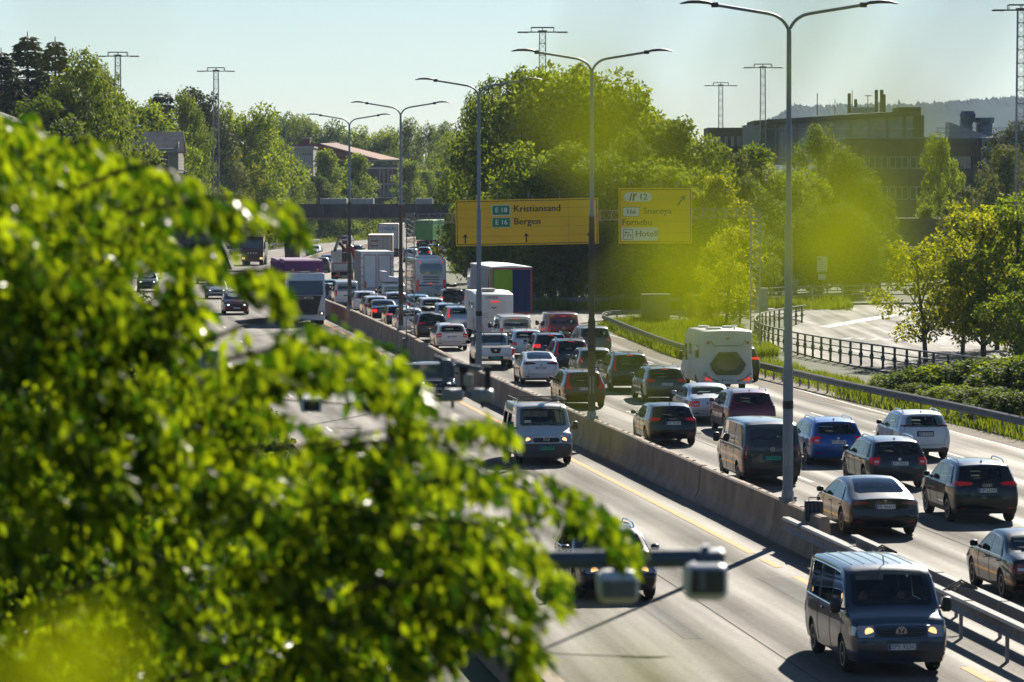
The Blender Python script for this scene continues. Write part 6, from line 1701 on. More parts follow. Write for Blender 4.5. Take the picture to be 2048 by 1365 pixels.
for xo in (-26, 24): m = MB(); m.prism([(-.7, -.2), (.7, -.2), (1.0, z0), (-1.0, z0)], 'y', -.7, .7); m.v = [(a + xo, b, c) for a, b, c in m.v]; m.build('pier', 'concrete_dark', fb)
# white hoarding / trailer bodies standing on the bridge
for px0, px1, lab in ((641, 694, 'long white site hut standing on the bridge, left one'), (698, 748, 'long white site hut standing on the bridge, right one'), (832, 866, 'short pale site hut on the bridge near the yellow sign')):
    x0, x1 = at(px0, BY), at(px1, BY); m = MB(); m.box(x0, x1, BY - 1.2, BY + 1.2, z1 - 1.0, z1 + .62, .03)
    r0 = m.build('site_hut', 'render_white'); tag(r0, lab, 'hut')
    for q in np.linspace(x0 + .3, x1 - .3, 4): mm = MB(); mm.box(q-.02, q+.02, BY-1.23, BY-1.2, z1-.9, z1+.55); mm.build('panel_joint', 'galv_dull', r0)
# abutment wall on the left, under the bridge
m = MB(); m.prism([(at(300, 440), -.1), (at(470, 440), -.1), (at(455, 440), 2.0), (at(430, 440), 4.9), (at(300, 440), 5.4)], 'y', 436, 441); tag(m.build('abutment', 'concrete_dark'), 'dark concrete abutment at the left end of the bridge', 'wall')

# ------------------------------------------------------------------ buildings
def windows_row(root, x0, x1, y, z0, z1, n, fmat='render_white', gmat='glass_build', gap=.25, mull=1):
    w = (x1 - x0) / n
    for i in range(n):
        a, b = x0 + i*w + gap/2, x0 + (i+1)*w - gap/2
        m = MB(); t = .09; yy = y
        m.box(a, b, yy-.05, yy+.08, z1-t, z1); m.box(a, b, yy-.05, yy+.08, z0, z0+t); m.box(a, a+t, yy-.05, yy+.08, z0+t, z1-t); m.box(b-t, b, yy-.05, yy+.08, z0+t, z1-t)
        for k in range(mull): q = a + (b-a)*(k+1)/(mull+1); m.box(q-t/2, q+t/2, yy-.045, yy+.08, z0+t, z1-t)
        f = m.build('window', fmat, root); m = MB(); m.box(a+t, b-t, yy-.012, yy+.02, z0+t, z1-t); m.build('pane', gmat, f)
# brick office with logo on its facade (right)
OD = 420.0
x0, x1 = at(1690, OD), at(1958, OD); ztp = zat(277, OD)
ob = tag(empty('office_building', ((x0+x1)/2, OD, 2)), 'brown brick office with ribbon windows and company logo at the right', 'building'); ox = (x0+x1)/2
def rel(px, d=OD): return at(px, d) - ox
zz = lambda py: zat(py, OD) - 2
bands = [(277, 312), (338, 372), (400, 470)]
for a, b in bands: m = MB(); m.box(x0-ox, x1-ox, 0, 22, zz(b), zz(a)); m.build('brick_band', 'brick_brown', ob)
for a, b in ((312, 338), (372, 400)):
    m = MB(); m.box(x0-ox+.1, x1-ox-.1, .6, 21.8, zz(b), zz(a)); m.build('core', 'concrete_dark', ob)
    windows_row(ob, x0-ox+.2, x1-ox-.8, .2, zz(b)+.05, zz(a)-.05, 6, 'grey_panel', 'glass_build', .16, 2)
m = MB(); m.box(x1-ox-.75, x1-ox, 0.02, 21.9, zz(400), zz(312)); m.build('corner_pier', 'brick_brown', ob)
m = MB(); m.box(x0-ox, x1-ox, -.15, 22.1, zz(277), zz(277)+.12); m.build('coping', 'galv_dull', ob)
link('lettering', text_mesh('cisco', 1.25), 'galv_dull', ob, (rel(1867), -.03, zz(299)))
hts = [.35, .7, 1.15, .7, .35, .7, 1.15, .7, .35]
for i, h_ in enumerate(hts): m = MB(); q = rel(1867) + (i - 4) * .19 - .05; m.box(q, q+.1, -.06, -.002, zz(288.5) - h_*.35, zz(288.5) + h_*.55); m.build('logo_bar', 'galv_dull', ob)
# blue steel annex to its right
m = MB(); m.box(x1-ox+.05, x1-ox+16, -1.2, 20, zz(470), zz(275), .05); an = m.build('annex', 'steel_blue', ob)
for py in (279, 283, 287, 291, 296): m = MB(); m.box(x1-ox+.1, x1-ox+15.9, -1.26, -1.2, zz(py), zz(py)+.07); m.build('louvre', 'galv_dull', an)
# rooftop plant
pr = tag(empty('rooftop_plant', (at(1950, OD), OD + 8, ztp)), 'slanted rooftop plant housing with two dark cowls', 'roof plant')
m = MB(); m.prism([(-2.1, 0), (-2.1, 1.8), (2.2, .3), (2.2, 0)], 'y', -2, 2); m.build('housing', 'galv_dull', pr)
m = MB(); m.lathe([(.8, .5), (1.6, .5), (2.1, .75), (2.6, .9), (3.0, .7)], (.1, 0, 0), 'z', 12); m.build('cowl', 'steel_blue', pr)
m = MB(); m.lathe([(.3, .9), (1.6, .9), (1.8, 1.1), (2.3, 1.1)], (1.9, .3, 0), 'z', 12); m.build('cowl', 'steel_blue', pr)
m = MB(); m.tube([(-.6, 0, 1.0), (-.6, 0, 2.2)], .18, 8); m.build('vent_pipe', 'galv_dull', pr)
# railing on the annex roof
m = MB()
for px in range(1875, 2040, 16): m.tube([(at(px, OD), OD+.2, ztp+.1), (at(px, OD), OD+.2, ztp+1.1)], .03, 4)
for z in (.6, 1.1): m.tube([(at(1870, OD), OD+.2, ztp+z), (at(2040, OD), OD+.2, ztp+z)], .03, 4)
tag(m.build('roof_railing', 'galv'), 'thin metal railing on the flat roof right of the curved-roof building', 'railing')
# curved-roof building behind
KD = 470.0
kb = tag(empty('curved_building', (at(1680, KD), KD, 2)), 'glass pavilion with a thin sweeping curved roof and antennas', 'building'); kx = at(1680, KD)
kz = lambda py: zat(py, KD) - 2
outl = []
for i in range(19):
    t = i / 18; px = 1514 + (1846 - 1514) * t; x = at(px, KD) - kx; y = 9 * math.sin(R(90 + 70 * (1 - t))) * -1 + 9; outl.append((x, y - 4 * (1 - t) ** 3))
front = [(x, 8 - 8 * math.sin(math.pi * (.12 + .62 * i / 18))) for i, (x, y) in enumerate(outl)]
def curve_wall(name, mat, zl, zh, inset, root=kb):
    m = MB(); n = len(front)
    for x, y in front: m.v += [(x + inset * .4, y + inset, zl(x) if callable(zl) else zl), (x + inset * .4, y + inset, zh(x) if callable(zh) else zh)]
    for x, y in front: m.v += [(x, y + 16, zl(x) if callable(zl) else zl), (x, y + 16, zh(x) if callable(zh) else zh)]
    for i in range(n - 1): a = 2*i; b = 2*n + 2*i; m.f += [(a, a+2, a+3, a+1), (b, b+1, b+3, b+2), (a+1, a+3, b+3, b+1), (a, b, b+2, a+2)]
    m.f += [(0, 1, 2*n+1, 2*n), (2*n-2, 4*n-2, 4*n-1, 2*n-1)]
    return m.build(name, mat, root)
roofz = lambda x: kz(240) + (kz(221) - kz(240)) * min(max((x - (at(1514, KD)-kx)) / (at(1846, KD)-at(1514, KD)), 0), 1)
curve_wall('glass_wall', 'glass_pale', kz(330), lambda x: roofz(x) - .5, .9)
curve_wall('roof_slab', 'brick_dark', lambda x: roofz(x) - .55, lambda x: roofz(x), -.3)
curve_wall('sill_band', 'galv_dull', kz(258), kz(255), .7)
for i in range(0, 19, 2): x, y = front[i]; m = MB(); m.tube([(x+.25, y+.55, kz(330)), (x+.25, y+.55, roofz(x)-.55)], .12, 6); m.build('column', 'galv', kb)
m = MB(); m.box(at(1800, KD)-kx, at(1845, KD)-kx, 2.4, 10, kz(330), kz(214)); m.build('stair_tower', 'brick_dark', kb)
m = MB(); m.box(at(1420, KD)-kx, at(1516, KD)-kx, 6, 16, kz(360), kz(254)); lw = m.build('low_wing', 'brick_dark', kb)
windows_row(kb, at(1424, KD)-kx, at(1490, KD)-kx, 5.95, kz(292), kz(272), 5, 'grey_panel', 'glass_build', .4, 1)
m = MB(); m.box(at(1488, KD)-kx, at(1522, KD)-kx, 3, 6, kz(360), kz(250)); m.build('stair_glass', 'glass_pale', kb)
def antenna(px, py0, py1, r, mat='rail_dark'):
    m = MB(); x = at(px, KD) - kx; m.tube([(x, 8, kz(py0)), (x, 8, kz(py1))], r, 6); m.build('antenna', mat, kb)
for px, a, b, r in ((1644, 228, 184, .06), (1680, 227, 196, .05), (1709, 224, 184, .22), (1715, 224, 178, .05), (1722, 222, 196, .2), (1764, 222, 177, .22), (1775, 222, 177, .24), (1780, 222, 186, .2), (1747, 222, 187, .05)): antenna(px, a, b, r)
m = MB(); m.box(at(1713, KD)-kx, at(1758, KD)-kx, 6, 10, kz(223), kz(213)); m.build('plant_room', 'galv_dull', kb)
m = MB(); m.tube([(at(1740, KD)-kx, 8, kz(189)), (at(1755, KD)-kx, 8, kz(189))], .05, 4); m.build('antenna', 'rail_dark', kb)
# brick terrace below the office: dark retaining wall and footbridge parapet
m = MB(); m.box(at(1780, 380), at(1900, 380), 378, 382, -.2, zat(436, 380)); tag(m.build('retaining_wall', 'brick_dark'), 'dark retaining wall below the brick office, behind the maples', 'wall')

# red-roofed brick building beyond the bridge
RD = 745.0
rb = tag(empty('brick_building', (at(715, RD), RD, 0)), 'dark brick building with a low red-tiled hipped roof and white window bands', 'building'); rx = at(715, RD)
rz_ = lambda py: zat(py, RD)
xa, xb = at(625, RD)-rx, at(756, RD)-rx; xc = at(793, RD)-rx
m = MB(); m.prism([(xa, 0), (xb, 0), (xc, 6), (xc, 24), (xa, 24)], 'z', -.5, rz_(330)); m.v = [(x, y, z) for x, y, z in m.v]; wl = m.build('wall', 'brick_dark', rb)
m = MB(); ez = rz_(319)
m.add([(xa-.8, -.9, ez), (xb+.4, -.9, ez), (xc+.9, 5.6, ez), (xc+.9, 24.5, ez), (xa-.8, 24.5, ez), (at(672, RD)-rx, 5, rz_(286)), (at(672, RD)-rx, 20, rz_(286))],
  [(0, 1, 5), (1, 2, 5), (2, 3, 6, 5), (3, 4, 6), (4, 0, 5, 6), (0, 4, 3, 2, 1)]); rf = m.build('roof', 'roof_tile', rb)
m = MB(); m.add([(xa-.9, -1.0, ez+.02), (xb+.2, -1.0, ez+.02), (at(672, RD)-rx, 4.9, rz_(286)+.12), (at(640, RD)-rx, -.6, rz_(287)), (xa-.9, -1.0, rz_(287))], [(0, 1, 2, 3, 4)]); m.build('gable_roof', 'roof_red', rf)
m = MB(); m.prism([(xa-.5, -.5), (xb+.2, -.5), (xc+.5, 5.8), (xc+.5, 24.2), (xa-.5, 24.2)], 'z', rz_(322), rz_(319.4)); m.build('eaves_band', 'render_white', rb)
m = MB(); m.prism([(xa-.2, -.2), (xb+.1, -.2), (xc+.3, 5.9), (xc+.3, 24.1), (xa-.2, 24.1)], 'z', rz_(338), rz_(335)); m.build('floor_band', 'render_white', rb)
m = MB(); m.prism([(xa-.2, -.2), (xb+.1, -.2), (xc+.3, 5.9), (xc+.3, 24.1), (xa-.2, 24.1)], 'z', rz_(330), rz_(329.9)); 
for py in (367, 394):
    m = MB(); m.prism([(xa-.2, -.2), (xb+.1, -.2), (xc+.3, 5.9), (xc+.3, 24.1), (xa-.2, 24.1)], 'z', rz_(py+2), rz_(py)); m.build('floor_band', 'render_white', rb)
tdir = Vector((xc - xb, 6)).normalized()
for k in range(4):
    for py0, py1 in ((339, 352), (353, 366), (370, 380), (382, 393)):
        q = Vector((xb, 0)) + tdir * (.5 + k * 1.45); m = MB(); m.box(0, .22, -.08, .05, rz_(py1), rz_(py0)); o = m.build('window_mullion', 'render_white', rb, loc=(q.x, q.y, 0), rot=(0, 0, math.atan2(tdir.y, tdir.x)))
    q = Vector((xb, 0)) + tdir * (.8 + k * 1.45); m = MB(); m.box(0, 1.0, -.03, .05, rz_(366), rz_(340)); m.build('window', 'brick_red', rb, loc=(q.x, q.y, 0), rot=(0, 0, math.atan2(tdir.y, tdir.x)))
m = MB(); m.box(at(602, RD)-rx, at(616, RD)-rx, 8, 11, rz_(300), rz_(276)); ch = m.build('chimney', 'roof_red', rf); m = MB(); m.box(at(601, RD)-rx, at(617, RD)-rx, 7.8, 11.2, rz_(276), rz_(274)); m.build('chimney_cap', 'render_white', ch)
m = MB(); m.box(at(585, RD)-rx, at(660, RD)-rx, 6, 20, rz_(330), rz_(287)); m.build('upper_storey', 'roof_red', rb)
# beige wing with text
WD = 722.0
wb = tag(empty('office_wing', (at(600, WD), WD, 0)), 'beige office wing with tall window strips left of the red-roofed building', 'building'); wx = at(600, WD)
wz = lambda py: zat(py, WD)
m = MB(); m.box(at(560, WD)-wx, at(627, WD)-wx, 0, 14, -.3, wz(296)); m.build('wall', 'render_beige', wb)
m = MB(); m.box(at(558, WD)-wx, at(629, WD)-wx, -.3, 14.3, wz(296), wz(293)); m.build('roof_edge', 'render_white', wb)
for a, b in ((313, 331), (355, 371)):
    windows_row(wb, at(603, WD)-wx, at(626, WD)-wx, -.06, wz(b), wz(a), 5, 'render_white', 'glass_pale', .1, 0)
    m = MB(); m.box(at(600, WD)-wx, at(628, WD)-wx, -.35, -.02, wz(b+3), wz(b)); m.build('sill_band', 'render_white', wb)
    windows_row(wb, at(578, WD)-wx, at(600, WD)-wx, -.06, wz(b), wz(a), 4, 'render_white', 'glass_pale', .1, 0)
link('lettering', text_mesh('Amesto', .62), 'ink', wb, (at(615, WD)-wx, -.06, wz(308)))
# grey flat-topped block on the hill behind
m = MB(); m.box(at(520, 860), at(556, 860), 860, 875, 5, zat(256, 860)); tag(m.build('far_block', 'render_white'), 'pale flat-roofed block among the trees on the hill', 'building')

# house with slate gable roof on the left hill
HD = 400.0
hs = tag(empty('house', (at(308, HD), HD, 8)), 'weathered wooden house with a grey gable roof among the trees', 'house'); hx = at(308, HD)
hz = lambda py: zat(py, HD) - 8
xa, xb = at(245, HD)-hx, at(362, HD)-hx
m = MB(); m.prism([(0, hz(345)), (7, hz(345)), (7, hz(298)), (3.5, hz(266)), (0, hz(298))], 'x', xa+.3, xb-.3); m.build('wall', 'render_beige', hs)
for sgn, y0, y1 in ((0, -.5, 3.5), (1, 7.5, 3.5)):
    m = MB(); za, zb2 = hz(298) - .45, hz(266); m.add([(xa, y0, za), (xb + (.0 if sgn else .35), y0, za), (xb, y1, zb2), (xa, y1, zb2), (xa, y0, za+.18), (xb + (.0 if sgn else .35), y0, za+.18), (xb, y1, zb2+.18), (xa, y1, zb2+.18)], [(0, 1, 2, 3), (4, 7, 6, 5), (0, 4, 5, 1), (1, 5, 6, 2), (2, 6, 7, 3), (3, 7, 4, 0)]); m.build('roof', 'roof_grey', hs)
for i in range(9): m = MB(); z_ = hz(340) + i * .32; m.box(xb-.3, xb-.24, .05, 6.95, z_, z_+.28); m.build('board', 'render_beige', hs)
windows_row(hs, xa+.8, xb-.8, -.04, hz(330), hz(310), 3, 'render_white', 'glass_build', .8, 1)
# house at the left edge
FD = 330.0
hs = tag(empty('house', (at(-10, FD), FD, 6)), 'house with grey hipped roof and white eaves at the left edge', 'house'); hx = at(-10, FD)
hz = lambda py: zat(py, FD) - 6
m = MB(); m.box(at(-160, FD)-hx, at(38, FD)-hx, 0, 8, hz(330), hz(246)); m.build('wall', 'render_beige', hs)
m = MB(); m.add([(at(-170, FD)-hx, -.6, hz(247)), (at(45, FD)-hx, -.6, hz(247)), (at(45, FD)-hx, 8.6, hz(247)), (at(-170, FD)-hx, 8.6, hz(247)), (at(-120, FD)-hx, 4, hz(215)), (at(-10, FD)-hx, 4, hz(222))], [(0, 1, 5, 4), (1, 2, 5), (2, 3, 4, 5), (3, 0, 4), (0, 3, 2, 1)]); m.build('roof', 'roof_grey', hs)
m = MB(); m.box(at(-170, FD)-hx, at(46, FD)-hx, -.7, -.55, hz(248.5), hz(245.5)); m.build('gutter', 'render_white', hs)
m = MB(); m.box(at(-170, FD)-hx, at(44, FD)-hx, -.3, -.02, hz(268), hz(265)); m.build('balcony_rail', 'render_white', hs)

# ------------------------------------------------------------------ signs and cabinets on the right
def sign_post(label, px, d, zb0, panels, back=False):
    x = at(px, d); root = tag(empty('sign_post', (x, d, 0)), label, 'road sign')
    m = MB(); m.tube([(0, .05, 0), (0, .05, zb0 + .3)], .04, 8); m.build('post', 'galv', root)
    return root
sp = sign_post('white information board on a post behind the far railing', 1645, 318, 3.0, None)
def prel(py): return zat(py, 318)
m = MB(); m.box(-.42, .40, -.02, .02, prel(543), prel(513)); pn = m.build('board', 'sign_white', sp)
m = MB(); m.box(-.36, -.16, -.03, -.021, prel(520), prel(515)); m.build('pictogram', 'sign_green', pn)
m = MB()
for py in (524, 528, 533, 537, 541): m.box(-.34, .30, -.026, -.021, prel(py+.6), prel(py))
m.build('print_line', 'steel_blue', pn)
m = MB(); m.box(-.34, .28, -.02, .02, prel(559), prel(548)); m.build('board', 'sign_white', sp)
sp = sign_post('give-way triangle seen edge-on beside the nearest lamp post', 1588, 300, 2.2, None)
m = MB(); m.prism([(-.2, zat(559, 300)), (.42, zat(559, 300)), (.05, zat(582, 300))], 'y', -.02, .02); m.build('triangle', 'galv', sp)
def cabinet(label, px0, px1, py0, py1, d, mat='galv_dull'):
    x0, x1 = at(px0, d), at(px1, d); z1 = zat(py0, d); z0 = max(zat(py1, d), .0)
    r0 = tag(empty('cabinet', ((x0+x1)/2, d, z0)), label, 'cabinet'); w = x1-x0
    m = MB(); m.box(-w/2, w/2, 0, .8, 0, z1-z0, .03); m.build('housing', mat, r0)
    for sg in (-1, 1): m = MB(); m.box(min(sg*.01, sg*(w/2-.05)), max(sg*.01, sg*(w/2-.05)), -.025, .0, .08, z1-z0-.08, .01); m.build('door', mat, r0)
    m = MB(); m.box(-w/2-.05, w/2+.05, -.06, .86, z1-z0, z1-z0+.06, .01); m.build('lid', 'galv', r0)
cabinet('grey equipment cabinet in the grass island of the exit', 1284, 1340, 590, 642, 262, 'bumper_grey')
cabinet('grey cabinet by the far railing left of the nearest lamp post', 1512, 1536, 578, 622, 290)
# canister on the guard rail
cx, cy, _ = road(98.5, .0)
cn = tag(empty('battery_box', (cx, cy, .84)), 'dark ribbed equipment case resting on the median guard rail', 'case')
m = MB(); m.box(-.22, .22, -.20, .20, 0, .50, .04); m.build('case', 'chassis', cn)
for q in (-.15, -.05, .05, .15): m = MB(); m.box(q-.02, q+.02, -.215, -.2, .05, .45); m.build('rib', 'bumper_grey', cn)
m = MB(); m.tube([(-.12, 0, .5), (-.12, 0, .58), (.12, 0, .58), (.12, 0, .5)], .015, 6); m.build('handle', 'black_plastic', cn)
for dd in (82.0, 90.0):
    cx, cy, _ = road(dd, -.05); cl = tag(empty('rail_clamp', (cx, cy, .78)), 'bundle of rusty steel ties on the median guard rail, ' + ('nearer one' if dd < 85 else 'farther one'), 'bracket')
    for i in range(3): m = MB(); m.tube([(-.4 + .1*i, -.3, .04), (0, .0 + .1*i, .22 - .06*i), (.35, .3 - .1*i, .03)], .022, 5); m.build('tie', 'pole_brown', cl)
# marker post on the barrier
cx, cy, _ = road(146, 0); m = MB(); m.box(-.035, .035, -.02, .02, 0, .45, .01); o = m.build('marker_post', 'grey_panel', None); o.location = (cx, cy, 1.06); tag(o, 'short grey marker post on the barrier left of the second lamp post', 'marker')

# ------------------------------------------------------------------ blurred equipment arms near the camera
def arm_rig():
    d = 19.0; X = lambda px: at(px, d); Z = lambda py: zat(py, d)
    rg = tag(empty('luminaire_arm', (X(640), d, 0)), 'dark horizontal arm with two out-of-focus luminaires low in the picture', 'lamp arm'); x0 = X(640)
    m = MB(); m.tube([(0, 0, 0), (0, 0, Z(1120))], [.10, .06], 10); m.build('pole', 'pole_grey', rg, smooth=40)
    m = MB(); m.tube([(0, 0, Z(1128)), (X(1430)-x0, 0, Z(1118))], .046, 10); m.build('arm', 'steel_blue', rg, smooth=40)
    m = MB(); m.box(X(1395)-x0, X(1450)-x0, -.10, .10, Z(1138), Z(1100), .02); m.box(X(1405)-x0, X(1420)-x0, -.05, .05, Z(1100), Z(1092)); m.build('end_bracket', 'steel_blue', rg)
    def lum(pxc, pyc, w, hh, mat, dark):
        r_ = MB(); cx, cz = X(pxc)-x0, Z(pyc)
        r_.box(cx - w/2, cx + w/2, -.22, .12, cz - hh/2, cz + hh/2, .04); b = r_.build('luminaire', mat, rg)
        m = MB(); m.box(cx - w*.38, cx + w*.42, -.24, -.215, cz - hh*.30, cz + hh*.36, .01); m.build('lens', dark, b)
        m = MB(); m.box(cx - w*.18, cx - w*.02, -.25, -.24, cz - hh*.2, cz + hh*.3); m.build('lens_bar', 'galv', b)
        m = MB(); m.tube([(cx, 0, cz + hh/2 - .02), (cx, 0, Z(1122))], .025, 6); m.build('hanger', 'steel_blue', b)
    lum(1235, 1172, .20, .135, 'sign_white', 'glass_pale'); lum(1410, 1158, .205, .175, 'sign_white', 'glass_build')
arm_rig()
def cam_rig():
    d = 34.0; X = lambda px: at(px, d); Z = lambda py: zat(py, d); x0 = X(420)
    rg = tag(empty('camera_arm', (X(420), d, 0)), 'dark arm carrying white traffic cameras and floodlights behind the leaves', 'camera arm')
    m = MB(); m.tube([(0, 0, 0), (0, 0, Z(700))], [.17, .12], 10); m.build('pole', 'pole_grey', rg, smooth=40)
    m = MB(); m.box(0, X(910)-x0, -.06, .06, Z(757), Z(727), .01); m.build('beam', 'steel_blue', rg)
    m = MB(); m.box(X(884)-x0, X(900)-x0, -.09, .09, Z(766), Z(718), .01); m.build('end_plate', 'steel_blue', rg)
    m = MB(); m.tube([(X(880)-x0, 0, Z(722)), (X(960)-x0, 0, Z(738))], .025, 6); m.tube([(X(868)-x0, 0, Z(714)), (X(905)-x0, 0, Z(726))], .018, 6); m.build('strut', 'steel_blue', rg)
    for pa, pb in ((918, 936), (968, 982)):
        m = MB(); m.tube([(X(pa)-x0, 0, Z(739)), (X(pb)-x0, 0, Z(739)), ], .028, 6); m.tube([(X((pa+pb)/2)-x0, 0, Z(740)), (X((pa+pb)/2)-x0, 0, Z(782))], .03, 6); m.build('yoke', 'black_plastic', rg)
    for pc in (905, 965):
        m = MB(); m.box(X(pc-22)-x0, X(pc+22)-x0, -.14, .14, Z(802), Z(778), .03); f = m.build('floodlight', 'galv_dull', rg)
        m = MB(); m.box(X(pc-19)-x0, X(pc-4)-x0, -.15, -.135, Z(799), Z(776), .01); m.build('lens', 'glass_pale', f)
        m = MB(); m.box(X(pc-3)-x0, X(pc+3)-x0, -.04, .04, Z(816), Z(800)); m.build('latch', 'black_plastic', f)
    m = MB(); m.box(X(926)-x0, X(946)-x0, -.10, .05, Z(770), Z(748), .01); m.build('camera_head', 'render_beige', rg)
    m = MB(); m.tube([(X(580)-x0, -.05, Z(769)), (X(720)-x0, -.05, Z(769))], .03, 6); m.build('bracket_tube', 'galv', rg)
    # two white camera housings
    for i, (pa, pb, py0, py1) in enumerate(((586, 640, 772, 822), (684, 730, 778, 806))):
        m = MB(); a, b = X(pa)-x0, X(pb)-x0
        m.add([(a, .35, Z(py0)), (b - .03, .35, Z(py0)), (b + .02, -.20, Z(py0 + 24)), (a + .06, -.20, Z(py0 + 24)), (a + .04, .35, Z(py1)), (b - .03, .35, Z(py1)), (b + .02, -.20, Z(py1)), (a + .08, -.20, Z(py1))],
              [(0, 1, 2, 3), (4, 7, 6, 5), (0, 4, 5, 1), (1, 5, 6, 2), (2, 6, 7, 3), (3, 7, 4, 0)]); c = m.build('camera_housing', 'sign_white', rg)
        m = MB(); m.box(a + .10, b, -.215, -.202, Z(py1 - 3), Z(py0 + 28), .004); m.build('lens_hood', 'black_plastic', c)
    m = MB(); m.tube([(X(560)-x0, 0, Z(800)), (X(700)-x0, .2, Z(812)), (X(820)-x0, .3, Z(796)), (X(900)-x0, 0, Z(770))], .006, 5); m.build('cable', 'black_plastic', rg)
cam_rig()
# ------------------------------------------------------------------ vegetation
def leaf_mesh(name, P, D, N, Ls, Ws, fold=.12):
    """one mesh of many leaves: P base points, D directions, N rough normals, Ls lengths, Ws widths"""
    n = len(P); D = D / np.linalg.norm(D, axis=1, keepdims=True)
    S = np.cross(D, N); S /= np.linalg.norm(S, axis=1, keepdims=True) + 1e-9; U = np.cross(S, D)
    L = Ls[:, None]; W = Ws[:, None]
    v = np.empty((n, 5, 3)); v[:, 0] = P; v[:, 1] = P + D*L*.45 - S*W*.5; v[:, 2] = P + D*L - U*L*fold*.8; v[:, 3] = P + D*L*.45 + S*W*.5; v[:, 4] = P + D*L*.5 - U*L*fold
    f = np.array([[0, 1, 4], [1, 2, 4], [2, 3, 4], [3, 0, 4]])
    F = (f[None] + (np.arange(n) * 5)[:, None, None]).reshape(-1)
    me = bpy.data.meshes.new(name); me.vertices.add(n*5); me.vertices.foreach_set('co', v.reshape(-1).astype(np.float32))
    me.loops.add(len(F)); me.loops.foreach_set('vertex_index', F.astype(np.int32))
    me.polygons.add(n*4); me.polygons.foreach_set('loop_start', np.arange(0, n*12, 3, dtype=np.int32)); me.polygons.foreach_set('loop_total', np.full(n*4, 3, np.int32))
    me.update(calc_edges=True); me.validate(); return me
def quad_mesh(name, P, D, N, Ls, Ws):
    """cheaper two-triangle leaves for far crowns"""
    n = len(P); D = D / (np.linalg.norm(D, axis=1, keepdims=True) + 1e-9)
    S = np.cross(D, N); S /= np.linalg.norm(S, axis=1, keepdims=True) + 1e-9
    L = Ls[:, None]; W = Ws[:, None]
    v = np.empty((n, 4, 3)); v[:, 0] = P; v[:, 1] = P + D*L*.5 - S*W*.5; v[:, 2] = P + D*L; v[:, 3] = P + D*L*.5 + S*W*.5
    F = np.arange(n*4)
    me = bpy.data.meshes.new(name); me.vertices.add(n*4); me.vertices.foreach_set('co', v.reshape(-1).astype(np.float32))
    me.loops.add(n*4); me.loops.foreach_set('vertex_index', F.astype(np.int32))
    me.polygons.add(n); me.polygons.foreach_set('loop_start', np.arange(0, n*4, 4, dtype=np.int32)); me.polygons.foreach_set('loop_total', np.full(n, 4, np.int32))
    me.update(calc_edges=True); return me
def rnd_dir(g, n): d = g.normal(size=(n, 3)); return d / np.linalg.norm(d, axis=1, keepdims=True)

def broad_tree(seed, H, zc, rmax, prof, nclump, rc, nleaf, ls, droop=.0, bark='bark', fill=.25, rcv=.45):
    """returns (trunk mesh, crown mesh). prof(t) crown radius fraction"""
    g = np.random.default_rng(seed); m = MB()
    lean = g.normal(size=2) * .25
    tp = [(0, 0, -.3), (lean[0]*.3, lean[1]*.3, H*.3), (lean[0], lean[1], H*.62), (lean[0]*1.2, lean[1]*1.2, H*.9)]
    m.tube(tp, [H*.018, H*.014, H*.009, H*.003], 8)
    cents = []
    for i in range(nclump):
        t = (i + g.uniform(0, 1)) / nclump; t = t ** .85
        a = i * 2.39996 + g.uniform(-.4, .4); rr = rmax * prof(t) * (g.uniform(.55, 1.0) if g.uniform() > fill else g.uniform(.05, .5))
        z = zc + (H - zc - rc*.6) * t
        c = np.array([rr*math.cos(a) + lean[0]*t, rr*math.sin(a) + lean[1]*t, z]); r = rc * g.uniform(1 - rcv, 1 + rcv) * (1 - .35*t)
        cents.append((c, r))
        if i % 3 == 0:
            zb = max(zc*.75, z - rr*.8 - .5); m.tube([(lean[0]*zb/H, lean[1]*zb/H, zb), (c[0]*.55, c[1]*.55, (zb + z)/2 + .2), tuple(c)], [H*.006, H*.004, H*.0012], 5)
    P, D, N = [], [], []
    tot = sum(r**2 for c, r in cents)
    for c, r in cents:
        k = max(8, int(nleaf * r*r / tot)); d = rnd_dir(g, k); rad = r * g.uniform(.25, 1.0, k)[:, None] ** .5
        sq = np.array([1.0, 1.0, .72]) if droop < .3 else np.array([.62, .62, 1.25])
        p = c + d * rad * sq
        # lumpy outline inside the clump
        p += .16 * r * np.sin(p[:, [1, 2, 0]] * (5.0 / r) + seed)
        dd = d*.6 + rnd_dir(g, k)*.7; dd[:, 2] -= .25 + droop*2.0
        nn = d*.7 + rnd_dir(g, k)*.8; nn[:, 2] += .35
        P.append(p); D.append(dd); N.append(nn)
    P, D, N = np.concatenate(P), np.concatenate(D), np.concatenate(N); n = len(P)
    Ls = ls * g.uniform(.65, 1.35, n); 
    return m.mesh('trunk', 50), quad_mesh('crown', P, D, N, Ls, Ls * (.62 if droop < .3 else .45))
